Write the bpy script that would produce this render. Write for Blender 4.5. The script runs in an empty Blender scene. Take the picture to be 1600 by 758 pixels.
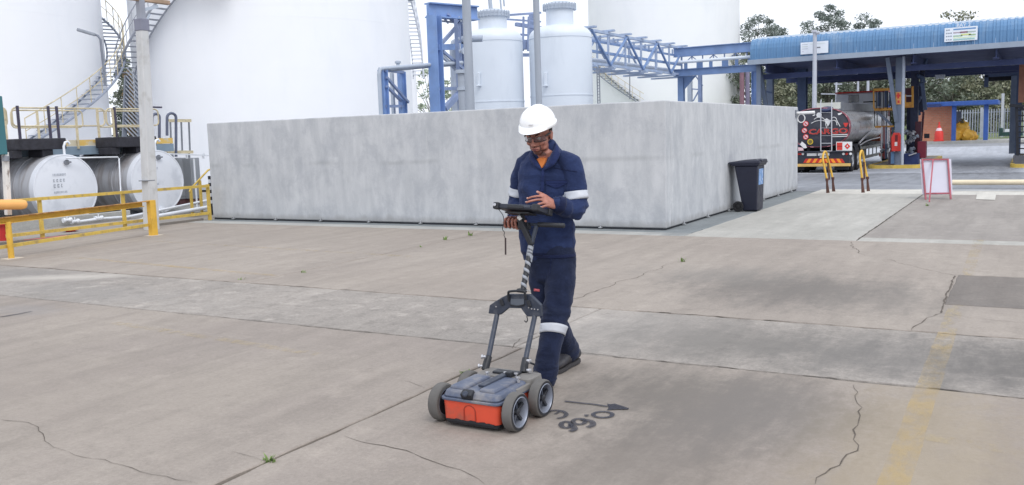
import bpy, math, random
import numpy as np
from mathutils import Vector, Matrix, noise
from mathutils.bvhtree import BVHTree

random.seed(7)
R = math.radians
SC = bpy.context.scene
COL = SC.collection

# ------------------------------------------------------------------ camera
FPX, EYE = 1412.0, 1.57                       # focal length in photo pixels (photo 1600 wide), eye height
YAW, PITCH, ROLL = 0.522423, 0.1175127, -0.0327283
cy_, sy_ = math.cos(YAW), math.sin(YAW)
cp_, sp_ = math.cos(PITCH), math.sin(PITCH)
FW = Vector((-sy_*cp_, cy_*cp_, -sp_))
r0 = Vector((cy_, sy_, 0.0)); u0 = r0.cross(FW)
RT = r0*math.cos(ROLL) + u0*math.sin(ROLL)
UP = -r0*math.sin(ROLL) + u0*math.cos(ROLL)
EYEP = Vector((0, 0, EYE))
cam_d = bpy.data.cameras.new('camera')
cam = bpy.data.objects.new('camera', cam_d); COL.objects.link(cam)
cam.matrix_world = Matrix(((RT.x, UP.x, -FW.x, 0), (RT.y, UP.y, -FW.y, 0), (RT.z, UP.z, -FW.z, EYE), (0, 0, 0, 1)))
cam_d.sensor_width = 36.0
cam_d.lens = 36.0*FPX/1600.0
cam_d.clip_start = 0.1; cam_d.clip_end = 3000
SC.camera = cam

# ------------------------------------------------------------------ world, sun, exposure (bright overcast day)
SUN_EL, SUN_AZ = R(52), R(128)                # azimuth clockwise from +Y
W = bpy.data.worlds.new('World'); SC.world = W; W.use_nodes = True
nt = W.node_tree; nt.nodes.clear()
sky = nt.nodes.new('ShaderNodeTexSky'); sky.sky_type = 'NISHITA'; sky.sun_disc = False
sky.sun_elevation = SUN_EL; sky.sun_rotation = SUN_AZ
sky.air_density = 1.0; sky.dust_density = 4.0; sky.ozone_density = 1.0
mixn = nt.nodes.new('ShaderNodeMix'); mixn.data_type = 'RGBA'; mixn.inputs[0].default_value = 0.90
mixn.inputs[7].default_value = (10.6, 11.1, 12.1, 1)          # the cloud layer
bgn = nt.nodes.new('ShaderNodeBackground'); bgn.inputs[1].default_value = 0.1
wo = nt.nodes.new('ShaderNodeOutputWorld')
nt.links.new(sky.outputs[0], mixn.inputs[6]); nt.links.new(mixn.outputs[2], bgn.inputs[0]); nt.links.new(bgn.outputs[0], wo.inputs[0])
sd = bpy.data.lights.new('sun', 'SUN'); sd.energy = 1.1; sd.angle = R(28); sd.color = (1.0, 0.965, 0.92)
so = bpy.data.objects.new('sun', sd); COL.objects.link(so)
sdir = Vector((math.sin(SUN_AZ)*math.cos(SUN_EL), math.cos(SUN_AZ)*math.cos(SUN_EL), math.sin(SUN_EL)))
so.rotation_euler = sdir.to_track_quat('Z', 'Y').to_euler()
so.location = (20, -20, 40)
SC.view_settings.view_transform = 'Standard'; SC.view_settings.look = 'None'
SC.view_settings.exposure = 0.20; SC.view_settings.gamma = 1.0
SC.render.engine = 'CYCLES'
SC.cycles.use_denoising = True
SC.cycles.max_bounces = 6; SC.cycles.transparent_max_bounces = 12

# ------------------------------------------------------------------ pixel -> place helpers (photo pixels)
def ray(px, py): return FW + RT*((px-800)/FPX) - UP*((py-379)/FPX)
def G(px, py, z=0.0):
    d = ray(px, py); return EYEP + d*((z-EYE)/d.z)
def AY(px, py, Y):
    d = ray(px, py); return EYEP + d*(Y/d.y)
def AX(px, py, X):
    d = ray(px, py); return EYEP + d*(X/d.x)
def AD(px, py, D):
    d = ray(px, py); return EYEP + d*(D/math.hypot(d.x, d.y))
def V(*a): return Vector(a)

# ------------------------------------------------------------------ materials
def lin(c):
    o = []
    for x in c:
        x /= 255.0
        o.append(x/12.92 if x <= .04045 else ((x+.055)/1.055)**2.4)
    return (*o, 1.0)
class NT:
    """tiny node helper"""
    def __init__(s, tree): s.t = tree
    def n(s, typ, **kw):
        nd = s.t.nodes.new(typ)
        for k, v in kw.items(): setattr(nd, k, v)
        return nd
    def l(s, a, b): s.t.links.new(a, b)
    def math(s, op, a, b=None, clamp=False):
        nd = s.n('ShaderNodeMath', operation=op, use_clamp=clamp)
        for i, x in enumerate((a, b)):
            if x is None: continue
            if isinstance(x, (int, float)): nd.inputs[i].default_value = x
            else: s.l(x, nd.inputs[i])
        return nd.outputs[0]
    def mix(s, fac, a, b, blend='MIX'):
        nd = s.n('ShaderNodeMix', data_type='RGBA', blend_type=blend)
        for i, x in ((0, fac), (6, a), (7, b)):
            if isinstance(x, (int, float)): nd.inputs[i].default_value = x
            elif isinstance(x, tuple): nd.inputs[i].default_value = x
            else: s.l(x, nd.inputs[i])
        return nd.outputs[2]
    def noise(s, vec, scale, detail=4, rough=.55, dist=0.0):
        nd = s.n('ShaderNodeTexNoise'); nd.inputs['Scale'].default_value = scale
        nd.inputs['Detail'].default_value = detail; nd.inputs['Roughness'].default_value = rough
        nd.inputs['Distortion'].default_value = dist
        if vec is not None: s.l(vec, nd.inputs['Vector'])
        return nd.outputs[0]
    def rng(s, x, a, b, c=0.0, d=1.0):
        nd = s.n('ShaderNodeMapRange'); nd.interpolation_type = 'SMOOTHSTEP'
        for i, v in ((1, a), (2, b), (3, c), (4, d)): nd.inputs[i].default_value = v
        s.l(x, nd.inputs[0]); return nd.outputs[0]
    def mapping(s, vec, loc=(0, 0, 0), rot=(0, 0, 0), sc=(1, 1, 1), typ='POINT'):
        nd = s.n('ShaderNodeMapping', vector_type=typ)
        nd.inputs[1].default_value = loc; nd.inputs[2].default_value = rot; nd.inputs[3].default_value = sc
        s.l(vec, nd.inputs[0]); return nd.outputs[0]
def new_mat(name):
    m = bpy.data.materials.new(name); m.use_nodes = True
    t = m.node_tree
    return m, NT(t), t.nodes['Principled BSDF']
MATS = {}
def M(name, rgb, rough=.6, metal=0.0, var=.10, scale=3.0, stretch=(1, 1, 1), bump=0.0, bscale=80.0,
      dirt=None, dirt_amt=.5, dirt_scale=2.0, dirt_lo=.5, dirt_hi=.7, dstretch=(1, 1, 1), spec=None, coat=0.0, alpha=None):
    if name in MATS: return MATS[name]
    m, N, b = new_mat(name)
    geo = N.n('ShaderNodeNewGeometry'); pos = geo.outputs['Position']
    p2 = N.mapping(pos, sc=stretch)
    n1 = N.noise(p2, scale, 5)
    f = N.rng(n1, .3, .7, 1-var, 1+var)
    base = lin(rgb)
    mul = N.n('ShaderNodeVectorMath', operation='SCALE')
    mul.inputs[0].default_value = base[:3]; N.l(f, mul.inputs['Scale'])
    colr = mul.outputs[0]
    if dirt is not None:
        n2 = N.noise(N.mapping(pos, loc=(3.1, 7.7, 1.3), sc=dstretch), dirt_scale, 6, .62)
        fac = N.rng(n2, dirt_lo, dirt_hi, 0, dirt_amt)
        colr = N.mix(fac, colr, lin(dirt))
    N.l(colr, b.inputs['Base Color'])
    b.inputs['Metallic'].default_value = metal
    rr = N.rng(N.noise(pos, scale*2.3, 3), .3, .7, max(0.02, rough-.08), min(1, rough+.08))
    N.l(rr, b.inputs['Roughness'])
    if spec is not None: b.inputs['Specular IOR Level'].default_value = spec
    if coat: b.inputs['Coat Weight'].default_value = coat
    if bump:
        bn = N.n('ShaderNodeBump'); bn.inputs['Strength'].default_value = bump; bn.inputs['Distance'].default_value = .01
        N.l(N.noise(pos, bscale, 4), bn.inputs['Height']); N.l(bn.outputs[0], b.inputs['Normal'])
    MATS[name] = m
    return m

def concrete_ground(name, rgb, rgb2, stains=(), streak=.5, speck=.06, rough=.85, mottle=.26):
    """worn yard concrete: two tones, drag streaks along Y, fine speckle, shaped dirt stains placed in the yard"""
    m, N, b = new_mat(name)
    pos = N.n('ShaderNodeNewGeometry').outputs['Position']
    big = N.noise(N.mapping(pos, sc=(1, .5, 1)), .55, 6, .6)
    c = N.mix(N.rng(big, .35, .65), lin(rgb), lin(rgb2))
    st = N.noise(N.mapping(pos, rot=(0, 0, R(-8)), sc=(3.2, .35, 1)), 1.1, 7, .62)
    c = N.mix(N.rng(st, .38, .74, 0, streak), c, (c_ := lin(tuple(x*.80 for x in rgb))))
    st2 = N.noise(N.mapping(pos, loc=(9, 4, 0), rot=(0, 0, R(12)), sc=(1.4, .3, 1)), 1.6, 7, .6)
    c = N.mix(N.rng(st2, .5, .75, 0, .35), c, lin(tuple(min(255, x*1.13) for x in rgb)))
    # mottled blotches
    bl = N.noise(N.mapping(pos, loc=(2, 1, 0)), 6.0, 8, .72)
    c = N.mix(N.rng(bl, .46, .70, 0, mottle), c, lin(tuple(x*.74 for x in rgb)))
    bl2 = N.noise(N.mapping(pos, loc=(7, 2, 0)), 3.1, 8, .7)
    c = N.mix(N.rng(bl2, .52, .72, 0, mottle*1.3), c, lin(tuple(min(255, x*1.14) for x in rgb)))
    fine = N.noise(pos, 38, 8, .8)
    c = N.mix(1.0, c, N_grey(N, N.rng(fine, .25, .75, 1-speck*2.6, 1+speck*1.7)), 'MULTIPLY')
    pit = N.noise(N.mapping(pos, loc=(5, 5, 0)), 26, 3, .5)
    c = N.mix(N.rng(pit, .70, .78, 0, .35), c, lin(tuple(x*.6 for x in rgb)))
    e1 = N.noise(N.mapping(pos, loc=(1.7, 3.3, 0), rot=(0, 0, R(-14)), sc=(2.0, .55, 1)), 1.7, 10, .74)
    e2 = N.noise(N.mapping(pos, loc=(6.7, 1.3, 0)), 9, 8, .75)
    edge = N.math('ADD', N.math('MULTIPLY', e1, .68), N.math('MULTIPLY', e2, .32))
    grit = N.noise(N.mapping(pos, loc=(11, 5, 0)), 120, 3, .6)
    c = N.mix(N.rng(grit, .62, .72, 0, .30), c, lin(tuple(x*.62 for x in rgb)))
    c = N.mix(N.rng(grit, .30, .38, .22, 0), c, lin(tuple(min(255, x*1.25) for x in rgb)))
    for (cx, cyy, rx, ry, rot, amt, srgb) in stains:
        v = N.mapping(pos, loc=(cx, cyy, 0), rot=(0, 0, rot), sc=(rx, ry, 1000.0), typ='TEXTURE')
        ln = N.n('ShaderNodeVectorMath', operation='LENGTH'); N.l(v, ln.inputs[0])
        d = N.math('ADD', ln.outputs['Value'], N.math('MULTIPLY', N.math('SUBTRACT', edge, .5), 3.4))
        c = N.mix(N.rng(d, .1, 1.35, amt, 0), c, lin(srgb))
    N.l(c, b.inputs['Base Color'])
    b.inputs['Roughness'].default_value = rough; b.inputs['Specular IOR Level'].default_value = .25
    bn = N.n('ShaderNodeBump'); bn.inputs['Strength'].default_value = .45; bn.inputs['Distance'].default_value = .006
    h = N.math('ADD', N.noise(pos, 90, 5, .7), N.math('MULTIPLY', N.noise(pos, 14, 5, .6), .8))
    N.l(h, bn.inputs['Height']); N.l(bn.outputs[0], b.inputs['Normal'])
    MATS[name] = m
    return m
def N_grey(N, val):
    cb = N.n('ShaderNodeCombineColor')
    for i in range(3): N.l(val, cb.inputs[i])
    return cb.outputs[0]
def worn_paint(name, rgb, keep=.5, scale=7.0, soft=.08, rough=.7, maxa=.9):
    """thin paint with worn, ragged gaps (alpha)"""
    m, N, b = new_mat(name)
    pos = N.n('ShaderNodeNewGeometry').outputs['Position']
    n = N.noise(N.mapping(pos, sc=(1.6, .7, 1)), scale, 8, .72)
    a = N.rng(n, .5-(keep-.5)*.5-soft, .5-(keep-.5)*.5+soft, 0, maxa)
    n2 = N.noise(pos, .9, 3)
    a = N.math('MULTIPLY', a, N.rng(n2, .35, .65, .45, 1.0))
    N.l(a, b.inputs['Alpha'])
    b.inputs['Base Color'].default_value = lin(rgb); b.inputs['Roughness'].default_value = rough
    MATS[name] = m; return m
def glassy(name, rgb, rough=.08):
    return M(name, rgb, rough=rough, var=.03, spec=.6, coat=.5)

# ------------------------------------------------------------------ mesh builder
ORG = {}
class MB:
    def __init__(s): s.v = []; s.f = []; s.mi = []; s.cur = 0
    def add(s, vs, fs):
        o = len(s.v); s.v += [tuple(x) for x in vs]
        for f in fs: s.f.append(tuple(o+i for i in f)); s.mi.append(s.cur)
        return s
    def box(s, x0, x1, y0, y1, z0, z1):
        vs = [(x, y, z) for z in (z0, z1) for y in (y0, y1) for x in (x0, x1)]
        return s.add(vs, [(0, 2, 3, 1), (4, 5, 7, 6), (0, 1, 5, 4), (2, 6, 7, 3), (0, 4, 6, 2), (1, 3, 7, 5)])
    def obox(s, c, size, rot=None):
        c = Vector(c); Rm = rot if rot is not None else Matrix.Identity(3)
        vs = [c + Rm @ Vector((x*size[0]/2, y*size[1]/2, z*size[2]/2)) for z in (-1, 1) for y in (-1, 1) for x in (-1, 1)]
        return s.add(vs, [(0, 2, 3, 1), (4, 5, 7, 6), (0, 1, 5, 4), (2, 6, 7, 3), (0, 4, 6, 2), (1, 3, 7, 5)])
    def bar(s, p, q, w, h, up=(0, 0, 1)):
        p, q = Vector(p), Vector(q); d = (q-p).normalized(); up = Vector(up)
        if abs(d.dot(up)) > .98: up = Vector((0, 1, 0))
        x = d.cross(up).normalized()*(w/2); y = x.cross(d).normalized()*(h/2)
        vs = [p-x-y, p+x-y, p+x+y, p-x+y, q-x-y, q+x-y, q+x+y, q-x+y]
        return s.add(vs, [(3, 2, 1, 0), (4, 5, 6, 7), (0, 1, 5, 4), (1, 2, 6, 5), (2, 3, 7, 6), (3, 0, 4, 7)])
    def tube(s, pts, r, n=8, closed=False):
        pts = [Vector(p) for p in pts]; m = len(pts)
        rs = r if isinstance(r, (list, tuple)) else [r]*m
        prev = None; rings = []
        for i in range(m):
            if closed: t = (pts[(i+1) % m]-pts[i-1]).normalized()
            else: t = (pts[min(i+1, m-1)]-pts[max(i-1, 0)]).normalized()
            if prev is None:
                a = Vector((0, 0, 1)) if abs(t.z) < .9 else Vector((1, 0, 0))
                prev = (a - t*a.dot(t)).normalized()
            else:
                q = prev - t*prev.dot(t)
                prev = q.normalized() if q.length > 1e-6 else prev
            bno = t.cross(prev)
            rings.append([pts[i]+(prev*math.cos(2*math.pi*k/n)+bno*math.sin(2*math.pi*k/n))*rs[i] for k in range(n)])
        vs = [p for rg in rings for p in rg]; fs = []
        for i in range(m if closed else m-1):
            j = (i+1) % m
            for k in range(n):
                k2 = (k+1) % n
                fs.append((i*n+k, i*n+k2, j*n+k2, j*n+k))
        if not closed:
            fs.append(tuple(reversed(range(n)))); fs.append(tuple((m-1)*n+k for k in range(n)))
        return s.add(vs, fs)
    def lathe(s, prof, n=24, c=(0, 0, 0), axis=(0, 0, 1), ref=None, hollow=False):
        """prof: list of (r, t) along axis"""
        c = Vector(c); ax = Vector(axis).normalized()
        a = Vector(ref) if ref is not None else (Vector((1, 0, 0)) if abs(ax.x) < .9 else Vector((0, 1, 0)))
        a = (a-ax*a.dot(ax)).normalized(); bb = ax.cross(a)
        vs = []; fs = []; m = len(prof)
        for (r, t) in prof:
            for k in range(n):
                th = 2*math.pi*k/n
                vs.append(c+ax*t+(a*math.cos(th)+bb*math.sin(th))*max(r, 1e-4))
        for i in range(m-1):
            for k in range(n):
                k2 = (k+1) % n
                fs.append((i*n+k, i*n+k2, (i+1)*n+k2, (i+1)*n+k))
        if hollow:
            for k in range(n): k2 = (k+1) % n; fs.append(((m-1)*n+k, (m-1)*n+k2, k2, k))
        else: fs.append(tuple(reversed(range(n)))); fs.append(tuple((m-1)*n+k for k in range(n)))
        return s.add(vs, fs)
    def prism(s, poly, ext):
        ext = Vector(ext); n = len(poly); poly = [Vector(p) for p in poly]
        vs = poly+[p+ext for p in poly]
        fs = [tuple(reversed(range(n))), tuple(range(n, 2*n))]
        for i in range(n): j = (i+1) % n; fs.append((i, j, n+j, n+i))
        return s.add(vs, fs)
    def build(s, name, mat, parent=None, org=None, smooth=None, bevel=0.0, label=None, kind=None):
        if org is None: org = ORG[parent.name] if parent is not None else Vector((0, 0, 0))
        org = Vector(org)
        me = bpy.data.meshes.new(name)
        me.from_pydata([(v[0]-org.x, v[1]-org.y, v[2]-org.z) for v in s.v], [], s.f)
        for mm in (mat if isinstance(mat, (list, tuple)) else [mat]): me.materials.append(mm)
        if any(s.mi): me.polygons.foreach_set('material_index', s.mi)
        fixn(me)
        if smooth is not None:
            me.polygons.foreach_set('use_smooth', [True]*len(me.polygons))
            me.set_sharp_from_angle(angle=R(smooth))
        me.update()
        o = bpy.data.objects.new(name, me); COL.objects.link(o)
        ORG[o.name] = org
        if parent is not None: o.parent = parent
        else: o.location = org
        if bevel:
            bv = o.modifiers.new('bevel', 'BEVEL'); bv.width = bevel; bv.segments = 2; bv.limit_method = 'ANGLE'; bv.angle_limit = R(40)
        if label: o['label'] = label
        if kind: o['kind'] = kind
        return o
import bmesh
def fixn(me):
    bm = bmesh.new(); bm.from_mesh(me); bmesh.ops.recalc_face_normals(bm, faces=bm.faces); bm.to_mesh(me); bm.free()
def thing(name, label, cat, loc=(0, 0, 0), group=None):
    o = bpy.data.objects.new(name, None); COL.objects.link(o); o.location = loc; o.empty_display_size = .2
    ORG[o.name] = Vector(loc); o['label'] = label; o['category'] = cat
    if group: o['group'] = group
    return o
def tag(o, label, cat, group=None):
    o['label'] = label; o['category'] = cat
    if group: o['group'] = group
    return o
def structure(o): o['kind'] = 'structure'; return o
def copy_tree(o, loc=None, label=None, rotz=None, scale=None):
    def rec(a, par):
        c = a.copy(); COL.objects.link(c); c.parent = par
        ORG[c.name] = ORG.get(a.name, Vector((0, 0, 0)))
        for ch in a.children: rec(ch, c)
        return c
    r = rec(o, None)
    if loc is not None: r.location = loc
    if rotz is not None: r.rotation_euler.z = rotz
    if scale is not None: r.scale = (scale,)*3 if isinstance(scale, (int, float)) else scale
    if label: r['label'] = label
    return r
def text_mesh(txt, size, mat, name, parent, origin, xdir, ydir, extrude=.004, align='LEFT', offset=0.0, xs=1.0):
    """lettering as a mesh lying on a surface; origin, xdir, ydir in world space"""
    cu = bpy.data.curves.new(name, 'FONT'); cu.body = txt; cu.size = size; cu.extrude = extrude; cu.align_x = align; cu.offset = offset
    cu.resolution_u = 2
    tmp = bpy.data.objects.new(name+'_tmp', cu); COL.objects.link(tmp)
    dg = bpy.context.evaluated_depsgraph_get()
    me = bpy.data.meshes.new_from_object(tmp.evaluated_get(dg))
    bpy.data.objects.remove(tmp); bpy.data.curves.remove(cu)
    x = Vector(xdir).normalized(); y = Vector(ydir).normalized(); z = x.cross(y)
    Mx = Matrix(((x.x, y.x, z.x, 0), (x.y, y.y, z.y, 0), (x.z, y.z, z.z, 0), (0, 0, 0, 1)))
    org = ORG[parent.name]
    me.transform(Matrix.Translation(Vector(origin)-org) @ Mx @ Matrix.Diagonal((xs, 1, 1, 1)))
    me.materials.clear(); me.materials.append(mat)
    o = bpy.data.objects.new(name, me); COL.objects.link(o); o.parent = parent; ORG[o.name] = org
    return o
def ribbon(mb, pts, w, z, seed=0, jitter=0.0):
    """flat ribbon on the ground through 2D points, width w (number or list)"""
    rnd = random.Random(seed); n = len(pts); L = []; Rr = []
    for i, p in enumerate(pts):
        a = Vector(pts[max(i-1, 0)][:2]); b = Vector(pts[min(i+1, n-1)][:2]); t = (b-a).normalized(); nn = Vector((-t.y, t.x))
        ww = (w[i] if isinstance(w, list) else w)/2
        q = Vector(p[:2])
        L.append((*(q+nn*(ww+rnd.uniform(-jitter, jitter))), z)); Rr.append((*(q-nn*(ww+rnd.uniform(-jitter, jitter))), z))
    mb.add(L+Rr, [(i, i+1, n+i+1, n+i) for i in range(n-1)])
def wobble(p, q, step, amp, rnd, walk=.5):
    """jagged line from p to q (2D)"""
    p, q = Vector(p[:2]), Vector(q[:2]); L = (q-p).length; n = max(2, int(L/step)); d = (q-p)/n; nn = Vector((-d.y, d.x)).normalized()
    o = []; off = 0
    for i in range(n+1):
        off = off*walk+rnd.uniform(-amp, amp); k = min(1, min(i, n-i)/2)
        o.append(tuple(p+d*i+nn*off*k))
    return o
def densify(pts, step):
    out = []
    for a, b in zip(pts, pts[1:]):
        a, b = Vector(a), Vector(b); n = max(1, int((b-a).length/step))
        for i in range(n): out.append(tuple(a+(b-a)*i/n))
    out.append(tuple(pts[-1])); return out
def smooth_path(pts, sub=6):
    """Catmull-Rom through pts"""
    P = [Vector(p) for p in pts]; P = [P[0]*2-P[1]]+P+[P[-1]*2-P[-2]]; o = []
    for i in range(1, len(P)-2):
        for k in range(sub):
            t = k/sub; a, b, c, d = P[i-1:i+3]
            o.append(.5*((2*b)+(-a+c)*t+(2*a-5*b+4*c-d)*t*t+(-a+3*b-3*c+d)*t**3))
    o.append(P[-2]); return o

# ================================================================== materials used by the setting
BROWN, BROWN2, GREY = (160, 151, 142), (150, 141, 134), (170, 167, 161)
DK = (112, 109, 106)
ST_FRONT = [(.1, 4.0, 1.6, 3.0, 0, .5, (148, 136, 124)), (-1.2, 3.2, 1.2, 1.0, R(-10), .35, (140, 130, 120)), (-6.5, 3.2, 2.5, 1.4, R(10), .3, (146, 137, 128)), (-1.65, 5.0, 1.0, .85, 0, .78, (108, 103, 98)), (-1.55, 4.1, .5, 1.1, R(-8), .6, (112, 106, 101)), (-2.2, 4.5, .25, .5, R(-25), .5, (118, 112, 107)),
            (-1.3, 4.9, .5, .8, 0, .5, (124, 119, 115)), (-.45, 4.6, .5, 2.0, 0, .18, (176, 160, 120)),
            (-8.7, 5.3, .5, .25, 0, .5, (140, 137, 136))]
ST_STRIP = [(-2.9, 6.6, .9, .8, 0, .5, (182, 176, 170)), (-1.9, 6.5, 1.5, .8, 0, .72, (112, 109, 105)), (-.6, 6.4, .9, .8, 0, .6, (116, 113, 110)),
            (.6, 6.5, 1.2, .9, 0, .8, (104, 101, 98)), (-11.5, 6.9, 1.6, .5, 0, .6, (132, 129, 126)),
            (-10.4, 6.9, 1.0, .3, R(30), .8, (188, 182, 174)), (-9.2, 6.2, 2.4, .5, 0, .35, (146, 143, 140))]
ST_BACK = [(-5.5, 8.4, 2.2, .9, 0, .25, (146, 136, 127)), (-1.95, 8.9, 1.25, 1.1, R(10), .68, (100, 97, 94)), (-2.9, 9.6, .9, .7, 0, .5, (128, 124, 119)), (-1.0, 8.6, .7, .9, 0, .4, (124, 119, 114)),
           (-11, 11.2, 4, .9, 0, .35, (146, 138, 130))]
m_front = concrete_ground('brown_concrete', BROWN, BROWN2, ST_FRONT, streak=.45)
m_strip = concrete_ground('grey_strip_concrete', (164, 157, 150), (150, 144, 138), ST_STRIP, streak=.35, speck=.1, mottle=.62)
m_back = concrete_ground('brown_concrete_rear', (163, 154, 145), (153, 144, 136), ST_BACK, streak=.4)
m_patch = concrete_ground('dark_patch_concrete', (130, 123, 117), (118, 113, 109), [], streak=.5)
m_light = concrete_ground('light_concrete', (180, 178, 172), (168, 166, 160), [], streak=.4, speck=.04)
m_white = concrete_ground('bleached_concrete', (206, 203, 195), (194, 191, 184), [], streak=.3, speck=.04)
m_rear = concrete_ground('brown_concrete_far', (158, 152, 146), (148, 142, 137), [], streak=.5)
m_darkpave = concrete_ground('wall_foot_paving', (138, 143, 145), (124, 130, 133), [], streak=.4)
m_apron = concrete_ground('apron_concrete', (182, 182, 178), (160, 161, 159), [(-4.6, 13.2, .5, .4, 0, .7, (120, 124, 126))], streak=.3)
m_base = M('joint_dirt', (66, 56, 46), rough=.95, var=.3, scale=9, bump=.5)
m_dirt = M('compacted_ground', (140, 133, 124), rough=.95, var=.2, scale=1.5, bump=.4)
m_tarmac = concrete_ground('worn_tarmac', (150, 153, 159), (136, 139, 145),
                           [(-2.2, 42, 1.4, 6, 0, .6, (84, 86, 90)), (-.9, 40, .8, 5, 0, .5, (88, 90, 94)), (-6.5, 36, 2.2, 4, 0, .45, (98, 100, 104)), (-3, 62, 6, 6, 0, .35, (158, 160, 163))], streak=.6)
m_grass = M('dry_grass_bank', (104, 120, 78), rough=.95, var=.3, scale=.9, dirt=(150, 142, 112), dirt_amt=.8, dirt_scale=.5, bump=.8, bscale=12)

def zground(y):
    def ss(a, b, t):
        t = max(0, min(1, (t-a)/(b-a))); return t*t*(3-2*t)
    return -.4*ss(23.3, 33, y)+.7*ss(52, 70, y)+.9*ss(72, 104, y)

# ---- ground sheet to the horizon
mb = MB()
ys = [-150, -20, 0, 10, 20, 23, 24, 25, 26, 27, 28, 29, 30, 31, 32, 33, 40, 52, 54, 56, 58, 60, 62, 64, 66, 68, 70, 76, 84, 92, 100, 108, 200, 500, 1500]
xs = [-1500, -300, -60, -30, 0, 30, 60, 300, 1500]
for y in ys:
    for x in xs: mb.v.append((x, y, zground(y)-.07))
nx = len(xs)
for j in range(len(ys)-1):
    for i in range(nx-1):
        mb.f.append((j*nx+i, j*nx+i+1, (j+1)*nx+i+1, (j+1)*nx+i)); mb.mi.append(0)
ground = structure(mb.build('ground', m_dirt))
def sheet(name, x0, x1, y0, y1, mat, dz, step=1.0, nxs=2):
    mb = MB(); n = max(1, int((y1-y0)/step))
    for j in range(n+1):
        y = y0+(y1-y0)*j/n
        for i in range(nxs+1): mb.v.append((x0+(x1-x0)*i/nxs, y, zground(y)+dz))
    k = nxs+1
    for j in range(n):
        for i in range(nxs): mb.f.append((j*k+i, j*k+i+1, (j+1)*k+i+1, (j+1)*k+i)); mb.mi.append(0)
    return mb.build(name, mat)
structure(sheet('tarmac_road', -60, 60, 22.6, 68.5, m_tarmac, 0.0))
structure(sheet('bay_lightening_sheet', -12.5, 12, 38.5, 62, concrete_ground('bay_lightening_pale', (186, 190, 198), (170, 174, 182), [(-2.2, 41.5, 1.3, 5, 0, .6, (96, 98, 104)), (-.9, 40.5, .7, 4, 0, .55, (90, 92, 98)), (-6.5, 40, 2.2, 3, 0, .4, (120, 122, 128))], streak=.5), .006))  # added sheet; its paler colour offsets the canopy's shade on the road
bank = structure(sheet('grass_bank', -140, 140, 68.5, 140, m_grass, .02, step=2))

# ---- yard pavement: bed + separate slabs with recessed joints
mb = MB(); mb.box(-15.35, 14, -8, 23.3, -.16, -.035)
yard = structure(mb.build('yard_pavement', m_base)); ORG[yard.name] = Vector((0, 0, 0))
rnd = random.Random(3)
def slab(x0, x1, y0, y1, mat, dz=0.0, gap=.009, amp=.006):
    g = gap
    c = [(x0+g, y0+g), (x1-g, y0+g), (x1-g, y1-g), (x0+g, y1-g)]
    out = []
    for i in range(4): out += wobble(c[i], c[(i+1) % 4], .11, amp, rnd)[:-1]
    n = len(out); mb = MB(); ch = .007
    cx, cyy = (x0+x1)/2, (y0+y1)/2
    top = []
    for (x, y) in out:
        dx = -ch if x > x1-.06 else (ch if x < x0+.06 else 0); dy = -ch if y > y1-.06 else (ch if y < y0+.06 else 0)
        top.append((x+dx, y+dy, dz))
    mid = [(x, y, dz-.006) for x, y in out]; bot = [(x, y, -.05) for x, y in out]
    fs = [tuple(range(n))]
    for i in range(n):
        j = (i+1) % n; fs.append((n+i, n+j, j, i)); fs.append((2*n+i, 2*n+j, n+j, n+i))
    mb.add(top+mid+bot, fs)
    return mb.build('concrete_slab', mat, yard)
slab(-15.2, -3.244, -6, 5.751, m_front, .0, gap=.019, amp=.008)
slab(-3.256, 8, -6, 5.751, m_front, .001, gap=.019, amp=.008)
slab(-15.2, -7.75, 5.74, 7.33, m_strip, -.002)
slab(-7.75, -3.32, 5.74, 7.33, m_strip, -.001, gap=.006)
slab(-3.32, 8, 5.74, 7.33, m_strip, .0)
slab(-15.2, -7.75, 7.33, 12.9, m_back, .001)
slab(-7.75, 8, 7.33, 12.9, m_back, .0)
slab(-.62, 7.9, 8.5, 10.2, m_patch, .005)
slab(-15.2, -4.47, 12.9, 13.28, m_apron, .002, gap=.004)
slab(-4.47, -2.03, 12.9, 21.8, m_light, .002)
slab(-4.47, -2.03, 21.8, 23.2, m_white, .006)
slab(-2.03, 8, 12.9, 13.32, m_light, .0, gap=.005)
slab(-2.03, 8, 13.32, 21.6, m_rear, .0)
slab(-2.03, 8, 21.6, 22.7, m_white, .004)
slab(-15.2, -4.5, 13.28, 13.9, m_darkpave, -.004, gap=.004)
slab(-5.3, -4.47, 13.9, 23.2, m_darkpave, -.003, gap=.004)
# small newer patch
mb = MB(); p = [G(1527, 300), G(1557, 300.5), G(1555, 313), G(1525, 312)]
mb.prism([(q.x, q.y, .006) for q in p], (0, 0, .004)); mb.build('repair_patch', m_white, yard)

# ---- cracks (thin open lines, dark) and tarry joint edges
m_crack = M('crack_dirt', (92, 84, 76), rough=1, var=.3, scale=20)
m_seal = M('joint_sealant', (88, 80, 72), rough=.9, var=.3, scale=15)
def crack(pts, w, seed, amp=.03, step=.07, z=.0035):
    r_ = random.Random(seed); P2 = []
    for a, b in zip(pts, pts[1:]): P2 += wobble(a, b, step, amp, r_, .7)[:-1]
    P2.append(tuple(pts[-1][:2]))
    ws = [w*.52*r_.uniform(.25, 1.3) for _ in P2]; ws[0] = ws[-1] = w*.1
    mb = MB(); ribbon(mb, P2, ws, z)
    return mb.build('crack', m_crack, yard)
def gp(*pp): return [tuple(G(*p).xy) for p in pp]
crack(gp((1333, 602), (1337, 625), (1344, 650), (1333, 672), (1340, 705), (1312, 728), (1290, 740), (1274, 757)), .012, 1)
crack(gp((892, 470), (960, 445), (1042, 414)), .011, 2)
crack(gp((1330, 378), (1342, 396), (1352, 400)), .014, 3)
crack(gp((538, 682), (600, 697), (660, 716), (720, 735), (757, 757)), .010, 4, .02)
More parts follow.
